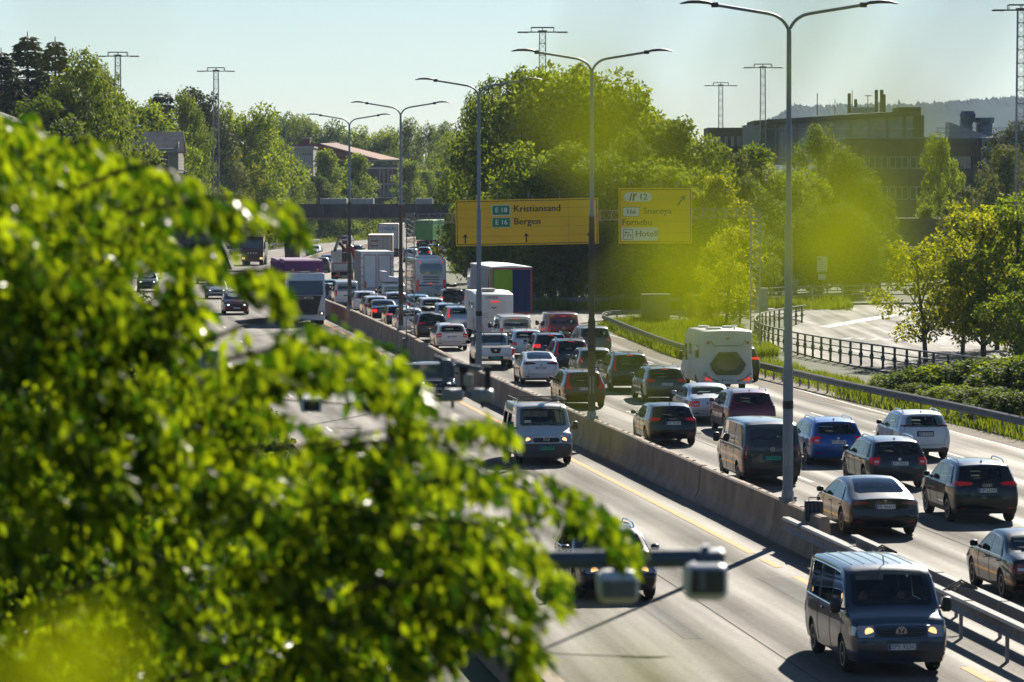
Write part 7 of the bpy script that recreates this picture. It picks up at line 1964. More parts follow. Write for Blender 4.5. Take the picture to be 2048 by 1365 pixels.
def conifer(seed, H, r0, zc, nwh, nleaf, ls, gap=0.25):
    g = np.random.default_rng(seed); m = MB(); m.tube([(0, 0, -.3), (0, 0, H*.5), (0, 0, H)], [H*.015, H*.009, .02], 8)
    P, D, N = [], [], []; segs = []
    for i in range(nwh):
        t = i / nwh; z = zc + (H - zc) * t; ln = r0 * (1 - t) ** .8 * g.uniform(.7, 1.15) + .15; nb = 4; z += g.uniform(-.2, .2)
        for b in range(nb):
            if g.uniform() < gap * .6: continue
            a = 2*math.pi*(b + g.uniform(-.3, .3))/nb + i; l = ln * g.uniform(.7, 1.1)
            e = np.array([math.cos(a)*l, math.sin(a)*l, -.22*l + .1*l*(t > .6)]); segs.append((np.array([0, 0, z]), e, l))
            if i % 2 == 0: m.tube([(0, 0, z), (e[0]*.5, e[1]*.5, z + e[2]*.35), (e[0], e[1], z + e[2])], [.04, .03, .01], 4)
    tl = sum(s[2] for s in segs)
    for o, e, l in segs:
        k = max(4, int(nleaf * l / tl)); u = g.uniform(.12, 1, k)[:, None]; p = o + e*u + np.array([0, 0, -.05]) ; side = np.cross(e, [0, 0, 1.0]); side /= np.linalg.norm(side) + 1e-6
        w = g.normal(size=(k, 1)) * .28 * l**.5 * (1 - u*.6); p = p + side*w; p[:, 2] -= np.abs(w[:, 0])*.35 + g.uniform(0, .25, k) * .6
        dd = e/l*.7 + side*np.sign(w)*.6 + rnd_dir(g, k)*.45; dd[:, 2] -= .45
        P.append(p); D.append(dd); N.append(rnd_dir(g, k)*.8 + [0, 0, .8])
    P, D, N = np.concatenate(P), np.concatenate(D), np.concatenate(N); n = len(P); Ls = ls*g.uniform(.6, 1.4, n)
    return m.mesh('trunk', 50), quad_mesh('crown', P, D, N, Ls, Ls*.42)
round_p = lambda t: math.sin(math.pi * min(max(.12 + .80*t, 0), 1)) ** .6
oval_p = lambda t: (math.sin(math.pi * (.14 + .83*t))) ** .75
cone_p = lambda t: (1 - t)**.7 * .95 + .1
TREE = {
 'broad_a': broad_tree(1, 14, 2.0, 4.6, round_p, 46, 1.55, 15000, .30),
 'broad_b': broad_tree(2, 14, 2.4, 4.0, oval_p, 44, 1.40, 14000, .30),
 'broad_c': broad_tree(3, 14, 1.6, 5.2, round_p, 54, 1.50, 17000, .30, rcv=.6),
 'broad_d': broad_tree(14, 14, 1.2, 3.4, cone_p, 46, 1.25, 13000, .28, rcv=.55),
 'birch_a': broad_tree(4, 15, 2.2, 3.4, oval_p, 60, 1.25, 16000, .26, droop=.5, bark='bark_pale'),
 'birch_b': broad_tree(5, 15, 1.8, 3.9, oval_p, 66, 1.30, 17000, .26, droop=.5, bark='bark_pale'),
 'maple': broad_tree(6, 8, 1.8, 2.4, round_p, 44, .62, 5200, .19, fill=.35),
 'maple_b': broad_tree(7, 8, 1.0, 2.9, round_p, 60, .74, 9500, .19, fill=.3),
 'spruce_a': conifer(8, 16, 3.3, 1.5, 85, 18000, .36),
 'spruce_b': conifer(9, 16, 2.9, 3.5, 64, 15000, .38, .40),
 'pine': broad_tree(10, 14, 6.0, 2.7, round_p, 26, 1.05, 9000, .26),
 'bush_a': broad_tree(11, 3, .2, 2.2, lambda t: math.sqrt(max(0, 1 - (t*.95)**2)), 40, .62, 7500, .20),
 'bush_b': broad_tree(12, 3, .1, 2.6, lambda t: math.sqrt(max(0, 1 - (t*.95)**2)), 46, .60, 8000, .20, rcv=.6),
}
TH = {'broad_a': 14, 'broad_b': 14, 'broad_c': 14, 'broad_d': 14, 'birch_a': 15, 'birch_b': 15, 'maple': 8, 'maple_b': 8, 'spruce_a': 16, 'spruce_b': 16, 'pine': 14, 'bush_a': 3, 'bush_b': 3}
NAME = {'spruce': 'spruce_tree', 'birch': 'birch_tree', 'broad': 'broadleaf_tree', 'maple': 'maple_tree', 'pine': 'pine_tree', 'bush': 'bush'}
vr = random.Random(21)
def tree(kind, px, d, topy, label, mat, group, wide=1.0, zbase=None, x=None):
    if x is None:                                            # keep clear of the carriageways
        while 120 < d < 930 and C(d) - edge_l(d) - 2.5 < at(px, d) < C(d) + 17: d += 12
    x = at(px, d) if x is None else x; zb = ground_z(x, d) if zbase is None else zbase
    h_ = zat(topy, d) - zb; s = h_ / TH[kind]; nm = NAME[kind.split('_')[0]]
    r0 = tag(empty(nm, (x, d, zb), vr.uniform(0, 6.28)), label, 'bush' if nm == 'bush' else 'tree', group)
    sw = s ** .6 * wide if nm != 'bush' else s * wide
    r0.scale = (sw, sw, s)
    tr, cr = TREE[kind]
    link('trunk', tr, 'bark_pale' if 'birch' in kind else 'bark', r0); c = link('crown', cr, mat, r0); c['kind'] = 'stuff'
    return r0
GL, GF, GC, GR = 'trees on the left hillside', 'trees beyond the bridge', 'trees behind the yellow signs', 'trees on the right around the roundabout'
T_ = [
 # left hillside
 ('spruce_b', 4, 360, 96, 'dark spruce cut by the left edge of the picture', 'needle', GL, 1.6), ('spruce_b', 57, 372, 64, 'tallest dark spruce on the left skyline', 'needle', GL, 1.7), ('spruce_b', 112, 366, 74, 'thin-topped spruce right of the tallest spruce', 'needle', GL, 1.5),
 ('spruce_a', 30, 350, 150, 'lower dense spruce below the tallest spruce', 'needle', GL, 1.6), ('birch_b', 158, 345, 105, 'tall weeping birch right of the spruces', 'leaf_birch', GL, 1.2), ('birch_a', 198, 352, 128, 'weeping birch just left of the leftmost mast', 'leaf_birch', GL, .9),
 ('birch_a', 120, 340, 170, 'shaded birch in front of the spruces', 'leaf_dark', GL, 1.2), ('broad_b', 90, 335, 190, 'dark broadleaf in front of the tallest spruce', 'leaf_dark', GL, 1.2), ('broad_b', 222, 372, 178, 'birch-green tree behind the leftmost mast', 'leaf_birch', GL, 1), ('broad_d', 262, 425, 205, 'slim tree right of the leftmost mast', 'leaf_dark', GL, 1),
 ('broad_a', 298, 440, 192, 'rounded tree above the grey-roofed house', 'leaf_mid', GL, 1), ('spruce_b', 318, 450, 180, 'small spruce tip above the grey-roofed house', 'needle', GL, 1.2), ('spruce_a', 337, 438, 184, 'dark conifer right of the house ridge', 'needle_pine', GL, 1.1), ('birch_a', 372, 470, 186, 'light birch between two conifers', 'leaf_birch', GL, 1),
 ('pine', 411, 452, 174, 'tall dark pine beside the second mast', 'needle_pine', GL, 1.1), ('spruce_a', 398, 445, 228, 'dense dark conifer below the pine', 'needle_pine', GL, 1.2), ('broad_c', 475, 495, 202, 'large maple-green tree right of the second mast', 'leaf_mid', GL, 1.1), ('broad_a', 512, 505, 225, 'rounded tree right of the large maple-green one', 'leaf_mid', GL, .9),
 ('broad_d', 448, 440, 262, 'grey-green pointed tree below the second mast', 'leaf_olive', GL, 1.1), ('broad_b', 205, 345, 250, 'bushy tree below the leftmost mast', 'leaf_olive', GL, 1.1), ('broad_a', 150, 335, 262, 'olive flowering tree left of the house', 'leaf_olive', GL, 1), ('broad_a', 60, 330, 268, 'broad tree in front of the left-edge house', 'leaf_mid', GL, 1.1),
 ('birch_a', 300, 372, 268, 'narrow birch in front of the grey-roofed house', 'leaf_birch', GL, .85), ('broad_a', 255, 360, 300, 'round tree at the left gable of the house', 'leaf_mid', GL, .9), ('broad_c', 350, 372, 318, 'leafy tree below the right gable of the house', 'leaf_birch', GL, .9), ('broad_b', 392, 385, 338, 'leafy tree left of the second mast foot', 'leaf_mid', GL, .9),
 ('broad_a', 478, 425, 300, 'bright yellow-green tree right of the second mast', 'leaf_yellow', GL, 1.0), ('broad_b', 452, 415, 322, 'bright young tree at the foot of the second mast', 'leaf_yellow', GL, .9), ('broad_c', 330, 355, 345, 'low spreading tree above the hedge of leaves', 'leaf_mid', GL, .8), ('broad_b', 425, 405, 352, 'small tree left of the bridge end', 'leaf_mid', GL, .8),
 ('broad_a', 290, 345, 360, 'small rounded tree behind the foreground branches', 'leaf_mid', GL, .8), ('broad_a', 210, 335, 330, 'shady tree behind the foreground branches', 'leaf_dark', GL, .9), ('broad_c', 110, 325, 330, 'spreading shady tree behind the foreground branches', 'leaf_dark', GL, .9), ('broad_b', 20, 320, 310, 'shady tree low at the left edge', 'leaf_dark', GL, 1),
 # beyond the bridge
 ('birch_b', 545, 520, 270, 'wide pale birch left of the beige office wing', 'leaf_birch', GF, 1.25), ('birch_a', 520, 500, 300, 'pale birch in front of the wide pale birch', 'leaf_birch', GF, 1.1), ('broad_b', 590, 600, 330, 'tree in front of the beige office wing', 'leaf_birch', GF, .9), ('broad_c', 555, 840, 222, 'dark crown on the skyline behind the beige wing', 'leaf_dark', GF, 1), ('broad_a', 600, 850, 224, 'feathery crown on the skyline behind the chimney', 'leaf_mid', GF, 1),
 ('broad_c', 632, 845, 236, 'round crown on the skyline right of the chimney', 'leaf_dark', GF, 1.1), ('broad_a', 690, 850, 256, 'low crown on the skyline above the red roof', 'leaf_mid', GF, 1.1), ('broad_c', 742, 845, 250, 'broad crown behind the right end of the red roof', 'leaf_mid', GF, 1.1), ('broad_a', 780, 840, 256, 'rounded crown right of the red roof', 'leaf_mid', GF, 1.1),
 ('birch_b', 822, 830, 238, 'tall birch on the skyline left of the big yellow sign', 'leaf_birch', GF, 1.2), ('birch_a', 858, 820, 250, 'slim birch on the skyline above the bridge', 'leaf_birch', GF, 1.2), ('birch_b', 895, 800, 246, 'birch above the left end of the big yellow sign', 'leaf_birch', GF, 1.2), ('broad_c', 925, 620, 262, 'crown behind the left end of the big yellow sign', 'leaf_mid', GF, 1),
 ('broad_d', 655, 668, 294, 'bright pointed tree in front of the red-roofed building, left one', 'leaf_mid', GF, 1.25), ('broad_d', 712, 690, 302, 'bright pointed tree in front of the red-roofed building, right one', 'leaf_mid', GF, 1.25), ('broad_b', 640, 660, 350, 'low tree behind the site huts on the bridge', 'leaf_dark', GF, 1), ('broad_b', 690, 680, 356, 'low shady tree between the site huts and the brick building', 'leaf_dark', GF, 1),
 ('broad_d', 815, 715, 316, 'pointed tree right of the red-roofed building', 'leaf_mid', GF, 1.3), ('broad_b', 852, 730, 338, 'smaller tree left of the slim street lamp', 'leaf_mid', GF, 1), ('broad_b', 905, 560, 345, 'tree behind the yellow sign left edge', 'leaf_mid', GF, 1.0), ('broad_a', 880, 640, 330, 'hazy tree behind the slim street lamp', 'leaf_birch', GF, 1.1),
 ('broad_a', 690, 680, 436, 'small tree under the bridge beside the grass bank', 'leaf_dark', GF, 1.0), ('broad_a', 640, 690, 440, 'small tree under the bridge behind the red car', 'leaf_mid', GF, 1.0), ('bush_a', 600, 610, 462, 'yellow-green bush under the bridge', 'leaf_yellow', GF, 1.2), ('bush_b', 500, 470, 462, 'bush left of the oncoming dark red lorry', 'leaf_mid', GF, 1.2), ('broad_a', 775, 760, 430, 'tree seen under the bridge behind the trailers', 'leaf_mid', GF, 1.2), ('broad_a', 730, 780, 432, 'shadowed tree seen under the bridge', 'leaf_dark', GF, 1.2),
 # behind the signs
 ('birch_a', 955, 335, 190, 'tall thin-leaved tree at the left of the group behind the big sign', 'leaf_birch', GC, 1.0), ('birch_b', 992, 332, 160, 'tall birch left of the mast behind the big sign', 'leaf_birch', GC, 1.1), ('broad_b', 1045, 332, 132, 'tall airy tree at the mast behind the big sign', 'leaf_birch', GC, 1.1), ('broad_a', 1105, 330, 118, 'tallest tree right of the mast behind the big sign', 'leaf_mid', GC, 1.15), ('broad_b', 1160, 335, 128, 'tall tree behind the second lamp head', 'leaf_mid', GC, 1.1), ('broad_c', 1215, 330, 136, 'broad crown right of the second lamp', 'leaf_mid', GC, 1.05), ('broad_b', 1268, 325, 178, 'crown stepping down right of the second lamp', 'leaf_mid', GC, 1.0),
 ('broad_a', 1318, 322, 222, 'rounded crown above the exit sign', 'leaf_mid', GC, 1), ('broad_b', 1360, 318, 232, 'crown at the right above the exit sign', 'leaf_birch', GC, .95), ('broad_c', 1400, 325, 268, 'low spreading crown right of the exit sign', 'leaf_mid', GC, .9), ('broad_b', 1470, 335, 305, 'bushy crown below the shorter-looking mast', 'leaf_olive', GC, 1), ('birch_a', 1010, 312, 300, 'shaded birch just above the big sign', 'leaf_birch', GC, 1.2), ('broad_c', 1075, 310, 280, 'shaded crown just above the middle of the big sign', 'leaf_mid', GC, 1.0), ('broad_b', 1140, 308, 285, 'shaded crown above the right half of the big sign', 'leaf_dark', GC, 1.1), ('broad_c', 1210, 306, 300, 'dark crown between the two yellow signs', 'leaf_dark', GC, 1.0), ('birch_b', 1255, 312, 260, 'weeping tree left of the exit sign', 'leaf_birch', GC, 1.0),
 ('broad_a', 1300, 305, 310, 'crown just behind the exit sign', 'leaf_mid', GC, 1), ('broad_c', 1360, 303, 330, 'crown behind the right half of the exit sign', 'leaf_mid', GC, 1), ('broad_b', 1430, 300, 345, 'yellow-green crown right of the exit sign', 'leaf_yellow', GC, .9), ('broad_a', 965, 318, 340, 'low crown behind the left end of the big sign', 'leaf_mid', GC, 1), ('broad_c', 940, 330, 400, 'undergrowth at the left end of the big sign', 'leaf_mid', GC, .7), ('broad_b', 1490, 312, 350, 'shaded crown right of the exit sign', 'leaf_dark', GC, 1),
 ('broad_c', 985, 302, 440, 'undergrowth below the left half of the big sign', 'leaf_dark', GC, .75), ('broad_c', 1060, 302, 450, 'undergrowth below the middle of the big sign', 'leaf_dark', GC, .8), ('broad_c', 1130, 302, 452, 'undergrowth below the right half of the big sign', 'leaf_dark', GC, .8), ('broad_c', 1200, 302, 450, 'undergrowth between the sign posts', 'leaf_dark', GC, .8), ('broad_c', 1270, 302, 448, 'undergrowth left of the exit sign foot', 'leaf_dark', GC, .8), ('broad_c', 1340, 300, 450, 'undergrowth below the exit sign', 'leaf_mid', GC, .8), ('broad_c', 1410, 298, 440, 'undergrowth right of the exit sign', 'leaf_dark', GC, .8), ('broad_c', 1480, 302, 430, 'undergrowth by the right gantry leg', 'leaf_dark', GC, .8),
 # right
 ('birch_b', 1640, 345, 252, 'big weeping birch right of the nearest lamp post', 'leaf_birch', GR, 1.1), ('birch_a', 1690, 342, 300, 'dark weeping birch left of the brick office', 'leaf_dark', GR, 1.2), ('birch_b', 1735, 338, 360, 'low weeping birch in front of the brick office', 'leaf_dark', GR, 1.1), ('broad_b', 1510, 340, 285, 'narrow tree left of the nearest lamp post', 'leaf_mid', GR, .9), ('broad_a', 1545, 338, 330, 'round tree just left of the nearest lamp post', 'leaf_mid', GR, 1), ('broad_c', 1590, 335, 335, 'round tree just right of the nearest lamp post', 'leaf_mid', GR, 1), ('broad_c', 1640, 328, 400, 'shady lower crown behind the information board', 'leaf_dark', GR, 1), ('broad_c', 1560, 325, 420, 'shady lower crown behind the far railing', 'leaf_dark', GR, .9), ('broad_c', 1700, 328, 420, 'shady undergrowth right of the information board', 'leaf_dark', GR, .9), ('broad_b', 1760, 345, 440, 'shaded shrub at the retaining wall', 'leaf_dark', GR, .8),
 ('birch_b', 2010, 345, 292, 'silvery willow at the right edge above the maples', 'leaf_olive', GR, 1.2), ('broad_b', 1935, 350, 372, 'olive shrub left of the willow', 'leaf_olive', GR, .8), ('broad_a', 1880, 400, 262, 'small crown peeping over the office roof', 'leaf_mid', GR, .5), ('broad_d', 1850, 380, 405, 'young light tree in front of the brick office', 'leaf_mid', GR, .8), ('broad_a', 2040, 380, 236, 'dark pine-like crown at the upper right edge', 'needle_pine', GR, .8),
 ('maple', 1853, 206, 478, 'slender maple with sparse yellowing leaves beside the fence', 'leaf_yellow', GR, 1.15), ('maple_b', 1968, 208, 400, 'large yellow-green maple at the right edge', 'leaf_yellow', GR, 1.15), ('maple_b', 2038, 206, 385, 'bright maple cut by the right edge', 'leaf_mid', GR, 1.15), ('maple_b', 1995, 222, 430, 'greener maple behind the yellow-green one', 'leaf_mid', GR, 1.1), ('maple', 1925, 214, 470, 'thin maple between the two yellowing ones', 'leaf_yellow', GR, 1.0), ('maple_b', 2060, 196, 520, 'low maple shoots at the right edge', 'leaf_mid', GR, 1.0),
 ('maple', 1452, 252, 445, 'young maple with yellow leaves right of the exit sign', 'leaf_yellow', GR, .9), ('broad_d', 1420, 262, 560, 'yellow-green shrub at the guard rail behind the motorhome', 'leaf_yellow', GR, .7), ('broad_d', 1480, 265, 570, 'green shrub behind the motorhome', 'leaf_mid', GR, .7), ('broad_d', 1380, 268, 585, 'shrub left of the motorhome', 'leaf_yellow', GR, .7),
]
for kind, px, d, ty, lab, mat, grp, wd in T_: tree(kind, px, d, ty, lab, mat, grp, wd)
GB = 'bushes behind the right guard rail'
for i, (px, d, ty, w_, lab) in enumerate(((1775, 177, 748, 2.0, 'low bush at the left end of the hedge behind the guard rail'), (1820, 175, 738, 2.0, 'bush left of the slender maple in the hedge'), (1862, 173, 730, 1.9, 'round bush at the foot of the slender maple'), (1905, 172, 724, 1.8, 'dark bush in the middle of the hedge behind the guard rail'), (1948, 170, 716, 1.8, 'taller bush below the yellow-green maple'), (1992, 169, 712, 1.7, 'large bush right of the yellow-green maple'), (2035, 167, 708, 1.7, 'large bush near the right edge'), (2075, 165, 706, 1.7, 'large bush cut by the right edge'),
        (1845, 169, 765, 2.2, 'front bush close behind the guard rail, leftmost of four'), (1905, 164, 768, 2.2, 'front bush close behind the guard rail, second of four'), (1965, 160, 772, 2.2, 'front bush close behind the guard rail, third of four'), (2030, 156, 778, 2.2, 'front bush close behind the guard rail, rightmost of four'))):
    tree('bush_a' if i % 2 else 'bush_b', px, d, ty, lab, 'leaf_dark' if i % 3 else 'leaf_mid', GB, w_)
# dark thicket on the left verge, seen through the foreground branches
GT = 'thicket on the left verge behind the foreground tree'
tk = [('broad_c', -60, 44, 620, .5), ('broad_a', 130, 42, 780, .5), ('broad_c', 330, 43, 900, .5), ('broad_a', 520, 45, 1010, .45), ('broad_c', 60, 62, 560, .6), ('broad_b', 250, 60, 690, .6), ('broad_a', 420, 63, 800, .55), ('broad_c', 590, 66, 930, .5), ('broad_a', -20, 95, 500, .7), ('broad_c', 170, 92, 600, .7), ('broad_b', 330, 96, 720, .6), ('broad_a', 470, 98, 790, .55), ('broad_c', 60, 150, 480, .8), ('broad_a', 220, 155, 560, .7), ('broad_b', 320, 160, 650, .6), ('broad_c', 20, 220, 430, .8), ('broad_a', 150, 230, 470, .8), ('broad_b', 230, 240, 560, .7)]
od = ('lowest', 'second', 'third', 'fourth', 'fifth', 'sixth', 'seventh', 'eighth', 'ninth', 'tenth', 'eleventh', 'twelfth', 'thirteenth', 'fourteenth', 'fifteenth', 'sixteenth', 'seventeenth', 'farthest')
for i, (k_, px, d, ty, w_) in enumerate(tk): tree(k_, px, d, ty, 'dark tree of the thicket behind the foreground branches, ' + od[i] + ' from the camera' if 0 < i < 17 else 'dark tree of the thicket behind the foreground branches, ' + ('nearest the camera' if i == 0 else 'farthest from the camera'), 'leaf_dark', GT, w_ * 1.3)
# trees just outside the right edge that throw shade on the lanes
for x, d, h_, w_, lab in ((25.8, 157, 12.0, .95, 'roadside tree just outside the right edge, nearer one'), (27.5, 168, 14.0, 1.05, 'roadside tree just outside the right edge, farther one'), (25.6, 147, 10.0, .9, 'roadside tree just outside the right edge, nearest the camera')):
    tree('broad_b', 0, d, 372 - (h_ - CAM_H) * 8000 / d, lab, 'leaf_mid', GR, w_, x=x)
# unseen tree line added behind the camera to darken reflections in paint and glass
for i in range(14):
    x = -88 + i * 13; d = -32 - 7 * (i % 3)
    k_ = ('broad_a', 'broad_c', 'birch_b', 'broad_b')[i % 4]; r0 = tag(empty('broadleaf_tree', (x, d, -.06), i * 1.7), 'unseen tree added behind the camera for dark reflections, ' + ('first second third fourth fifth sixth seventh eighth ninth tenth eleventh twelfth thirteenth fourteenth'.split()[i]) + ' from the left', 'tree', 'unseen tree row added behind the camera'); sc_ = 1.45 + .1 * ((i * 7) % 4); r0.scale = (sc_ * .95, sc_ * .95, sc_)
    link('trunk', TREE[k_][0], 'bark', r0); link('crown', TREE[k_][1], 'leaf_mid', r0)['kind'] = 'stuff'

# ------------------------------------------------------------------ grass along the verges
def grass(name, label, area, n, hmin, hmax, mat, seed, w=.03):
    g = np.random.default_rng(seed); P = []
    for _ in range(n): P.append(area(g))
    P = np.array(P); n = len(P); D = rnd_dir(g, n) * .35; D[:, 2] = 1.0; N = rnd_dir(g, n); N[:, 2] *= .2
    L = g.uniform(hmin, hmax, n) * (.6 + .8 * (np.sin(P[:, 0]*1.1 + 2*np.sin(P[:, 1]*.4)) * .5 + .5))
    o = link(name, quad_mesh(name, P, D, N, L, L*0 + w), mat); tag(o, label, 'grass', kind='stuff'); return o
rail_x = lambda y: float(np.interp(y, [p[1] for p in main_rail[::-1]][:], [p[0] for p in main_rail[::-1]]))
RY = sorted([(p[1], p[0]) for p in main_rail if p[1] < 262]); RYy = [a for a, b in RY]; RYx = [b for a, b in RY]
rx_at = lambda y: float(np.interp(y, RYy, RYx))
def a_verge(g): y = g.uniform(110, 260); return (rx_at(y) + g.uniform(-.7, 3.2) * (1 if y < 165 else .8) + (0 if y < 165 or y > 205 else .9), y, -.03)
def a_front(g): y = g.uniform(118, 172); return (rx_at(y) - abs(g.normal()) * .35 - .05, y, -.02)
def a_island(g): y = g.uniform(212, 266); return (g.uniform(rx_at(y) + .2, max(rx_at(y) + 1, 14.2)), y, -.03)
def a_farbank(g): t = g.uniform(); return (-5 + 30*t, g.uniform(293, 300), -.03)
grass('verge_grass', 'tall green grass behind the right guard rail', a_verge, 26000, .16, .42, 'grass_blade', 31, .05)
grass('roadside_grass', 'tall seeding grass in front of the right guard rail', a_front, 4000, .18, .5, 'grass_blade', 32, .03)
grass('island_grass', 'bright grass on the exit island', a_island, 26000, .25, .6, 'grass_blade', 33, .06)
grass('bank_grass', 'grass on the far side of the exit ramp', a_farbank, 9000, .4, .9, 'grass_blade', 34, .07)
def a_left(g): y = g.uniform(180, 430); return (C(y) - edge_l(y) - g.uniform(.9, 7), y, ground_z(C(y) - edge_l(y) - 3, y))
grass('left_verge_grass', 'grass along the left edge of the oncoming lanes', a_left, 16000, .35, .8, 'grass_blade', 35, .07)
def a_far(g): y = g.uniform(520, 700); return (C(y) - edge_l(y) - g.uniform(1.5, 22), y, -.05)
grass('far_bank_grass', 'sunlit grass bank under the bridge', a_far, 14000, .4, .9, 'grass_blade', 36, .16)
# gravel strip beside the right lane
m = MB(); pth = [(rx_at(y) - .2, y, .0) for y in range(112, 262, 5)]; m.sweep(pth, [(-1.5, .006), (1.8, .012), (1.8, -.05), (-1.5, -.05)]); tag(m.build('gravel_verge', 'soil'), kind='structure')

# ------------------------------------------------------------------ far wooded ridge
g = np.random.default_rng(77); m = MB(); RDg = 5200.0; n = 900
xsr = np.linspace(at(1495, RDg), at(1495, RDg) + 1600, n)
prof = np.interp((xsr / RDg * 8000 + 1024), [1495, 1530, 1580, 1700, 1800, 1900, 2000, 2048, 2300, 4000], [262, 246, 214, 213, 211, 206, 199, 196, 190, 240])
zs0 = np.array([zat(p, RDg) for p in prof]); zr = zs0 + g.uniform(-1, 1, n) * 2.2 + np.abs(g.normal(size=n)) * 2.2
nr = 12
for j in range(nr):
    t = j / (nr - 1)
    for i in range(n): m.v.append((float(xsr[i]), RDg - 900 * t, float((zr[i] if j == 0 else zs0[i]) * (1 - t) ** 1.15 - 3 * t)))
for j in range(nr - 1):
    for i in range(n - 1): a = j*n + i; m.f.append((a, a+1, a+1+n, a+n))
plain('forest_far', (.026, .038, .022), 1.0, var=.5, scale=.03, spec=0)
tag(m.build('hills', 'forest_far'), kind='structure')
# ------------------------------------------------------------------ foreground tree, out of focus
g = np.random.default_rng(99)
BND = [(225, 20), (240, 75), (270, 150), (300, 255), (350, 350), (400, 440), (430, 510), (470, 490), (500, 440), (540, 400), (600, 385), (650, 430), (690, 600), (740, 760), (790, 720), (830, 640), (870, 720), (920, 900), (970, 1010), (1020, 1070), (1090, 1110), (1150, 1050), (1200, 1000), (1260, 960), (1365, 930), (1500, 880)]
by = [a for a, b in BND]; bxx = [b for a, b in BND]
P, D, N, Ls = [], [], [], []
def put(px, py, d, ln, out=0.0, spread=.6):
    P.append((at(px, d), d, zat(py, d))); dd = g.normal(size=3) * spread; dd += (out, -.1, -.9); D.append(dd); nn = g.normal(size=3); nn += (0, -.5, .6); N.append(nn); Ls.append(ln)
HOLES = [(470, 640, 120, 70), (300, 560, 60, 40), (560, 880, 70, 30), (380, 470, 50, 25), (520, 590, 120, 75), (650, 800, 120, 40), (740, 830, 120, 35), (930, 800, 140, 70), (960, 1010, 60, 22), (440, 690, 85, 45), (560, 480, 150, 45)]
def hole(px, py): return any(((px - a) / c) ** 2 + ((py - b) / e) ** 2 < 1 for a, b, c, e in HOLES)
# filled crown, with clumped density so that dark hollows and road glimpses stay open
cnt = 0
ph = g.uniform(0, 6.28, 6)
while cnt < 6500:
    py = g.uniform(225, 1480); xm = np.interp(py, by, bxx); px = xm - (abs(g.normal()) * 330 if g.uniform() < .5 else g.uniform(0, xm + 260)) - g.uniform(15, 55)
    if px < -260: continue
    if hole(px, py): continue
    u, w = px / 120, py / 105
    dens = .5 + .28*math.sin(u*1.3 + ph[0] + 1.1*math.sin(w*.9 + ph[1])) + .30*math.sin(w*1.7 + ph[2] + 1.3*math.sin(u*.8 + ph[3]))
    if g.uniform() > dens + .12: continue
    put(px, py, g.uniform(16.0, 19.5), g.uniform(.045, .12), .2); cnt += 1
# shaded inner leaves behind them
for _ in range(15000):
    py = g.uniform(300, 1500); xm = np.interp(py, by, bxx) - 60; px = xm - (abs(g.normal()) * 300 if g.uniform() < .35 else g.uniform(0, xm + 320)) - 30
    if hole(px, py): continue
    put(px, py, g.uniform(19.5, 24.0), g.uniform(.08, .14), .1)
# drooping sprays that make the ragged outline
SPR = [[(-60, 430), (20, 300), (60, 235)], [(40, 330), (180, 280), (260, 320), (300, 370)], [(150, 380), (300, 330), (400, 385), (450, 440)], [(250, 430), (420, 395), (530, 410), (610, 450)], [(360, 500), (420, 490), (440, 530), (436, 570)], [(470, 548), (515, 538), (548, 560), (560, 600)], [(330, 560), (380, 590), (390, 640)],
  [(380, 700), (520, 640), (640, 650), (750, 690), (840, 750)], [(450, 720), (620, 690), (760, 740), (850, 790)], [(600, 740), (720, 760), (800, 800), (790, 850)], [(560, 660), (600, 690), (620, 750)], [(420, 900), (620, 890), (820, 850), (960, 840), (1015, 860)], [(640, 900), (800, 880), (900, 900), (960, 960)], [(700, 960), (860, 920), (1040, 940), (1180, 1000), (1265, 1100)], [(760, 980), (950, 960), (1100, 1000), (1200, 1050), (1240, 1090)],
  [(800, 1040), (950, 1050), (1080, 1110), (1110, 1180)], [(520, 1050), (640, 1010), (760, 1030), (850, 1090), (900, 1180)], [(560, 1100), (680, 1060), (820, 1100), (880, 1200), (890, 1300)], [(700, 1180), (860, 1170), (1000, 1220), (1075, 1290)], [(760, 1260), (900, 1240), (1020, 1290), (1060, 1365)], [(100, 1200), (260, 1150), (340, 1200), (380, 1290)], [(200, 640), (330, 600), (390, 650)], [(250, 900), (380, 860), (470, 910), (500, 990)], [(60, 560), (180, 520), (250, 570), (270, 640)], [(420, 1200), (540, 1180), (620, 1240), (640, 1330)]]
twigs = []; n_main = len(SPR)
for _ in range(60):
    py = g.uniform(330, 1330); xm = np.interp(py, by, bxx); px = g.uniform(-120, xm - 150); l_ = g.uniform(110, 240)
    if hole(px + l_ * .7, py + 30): continue
    SPR.append([(px, py + l_ * .25), (px + l_ * .4, py - l_ * .05), (px + l_ * .75, py + l_ * .08), (px + l_, py + l_ * .45)])
for k_s, s in enumerate(SPR):
    d0 = g.uniform(15.2, 17.6); sp = spline([(a, b, 0) for a, b in s], 14)
    tw = MB()
    if k_s < n_main: twigs.append(tw)
    tw.tube([(at(a, d0), d0, zat(b, d0)) for a, b, _ in sp], [.011 - .009 * i / len(sp) for i in range(len(sp))], 5)
    for i, (a, b, _) in enumerate(sp):
        t = i / len(sp)
        if k_s >= n_main and (hole(a, b + 25) or hole(a, b)): continue
        if s[0] != (470, 548) and ((a - 535) / 135) ** 2 + ((b - 570) / 85) ** 2 < 1: continue
        for _k in range(5 if t > .25 else 2): put(a + g.normal()*11, b + g.normal()*9 + abs(g.normal())*12, d0 + g.normal()*.3, g.uniform(.05, .112), .35 * (t > .3), .38)
P, D, N, Ls = np.array(P), np.array(D), np.array(N), np.array(Ls)
ft = tag(empty('foreground_tree', (at(-450, 18), 18.0, ground_z(at(-450, 18), 18))), 'leafy tree with drooping branches filling the lower left, out of focus', 'tree')
ox, oy, oz = ft.location
cm = leaf_mesh('crown', P - np.array([ox, oy, oz]), D, N, Ls, Ls*.44, .12)
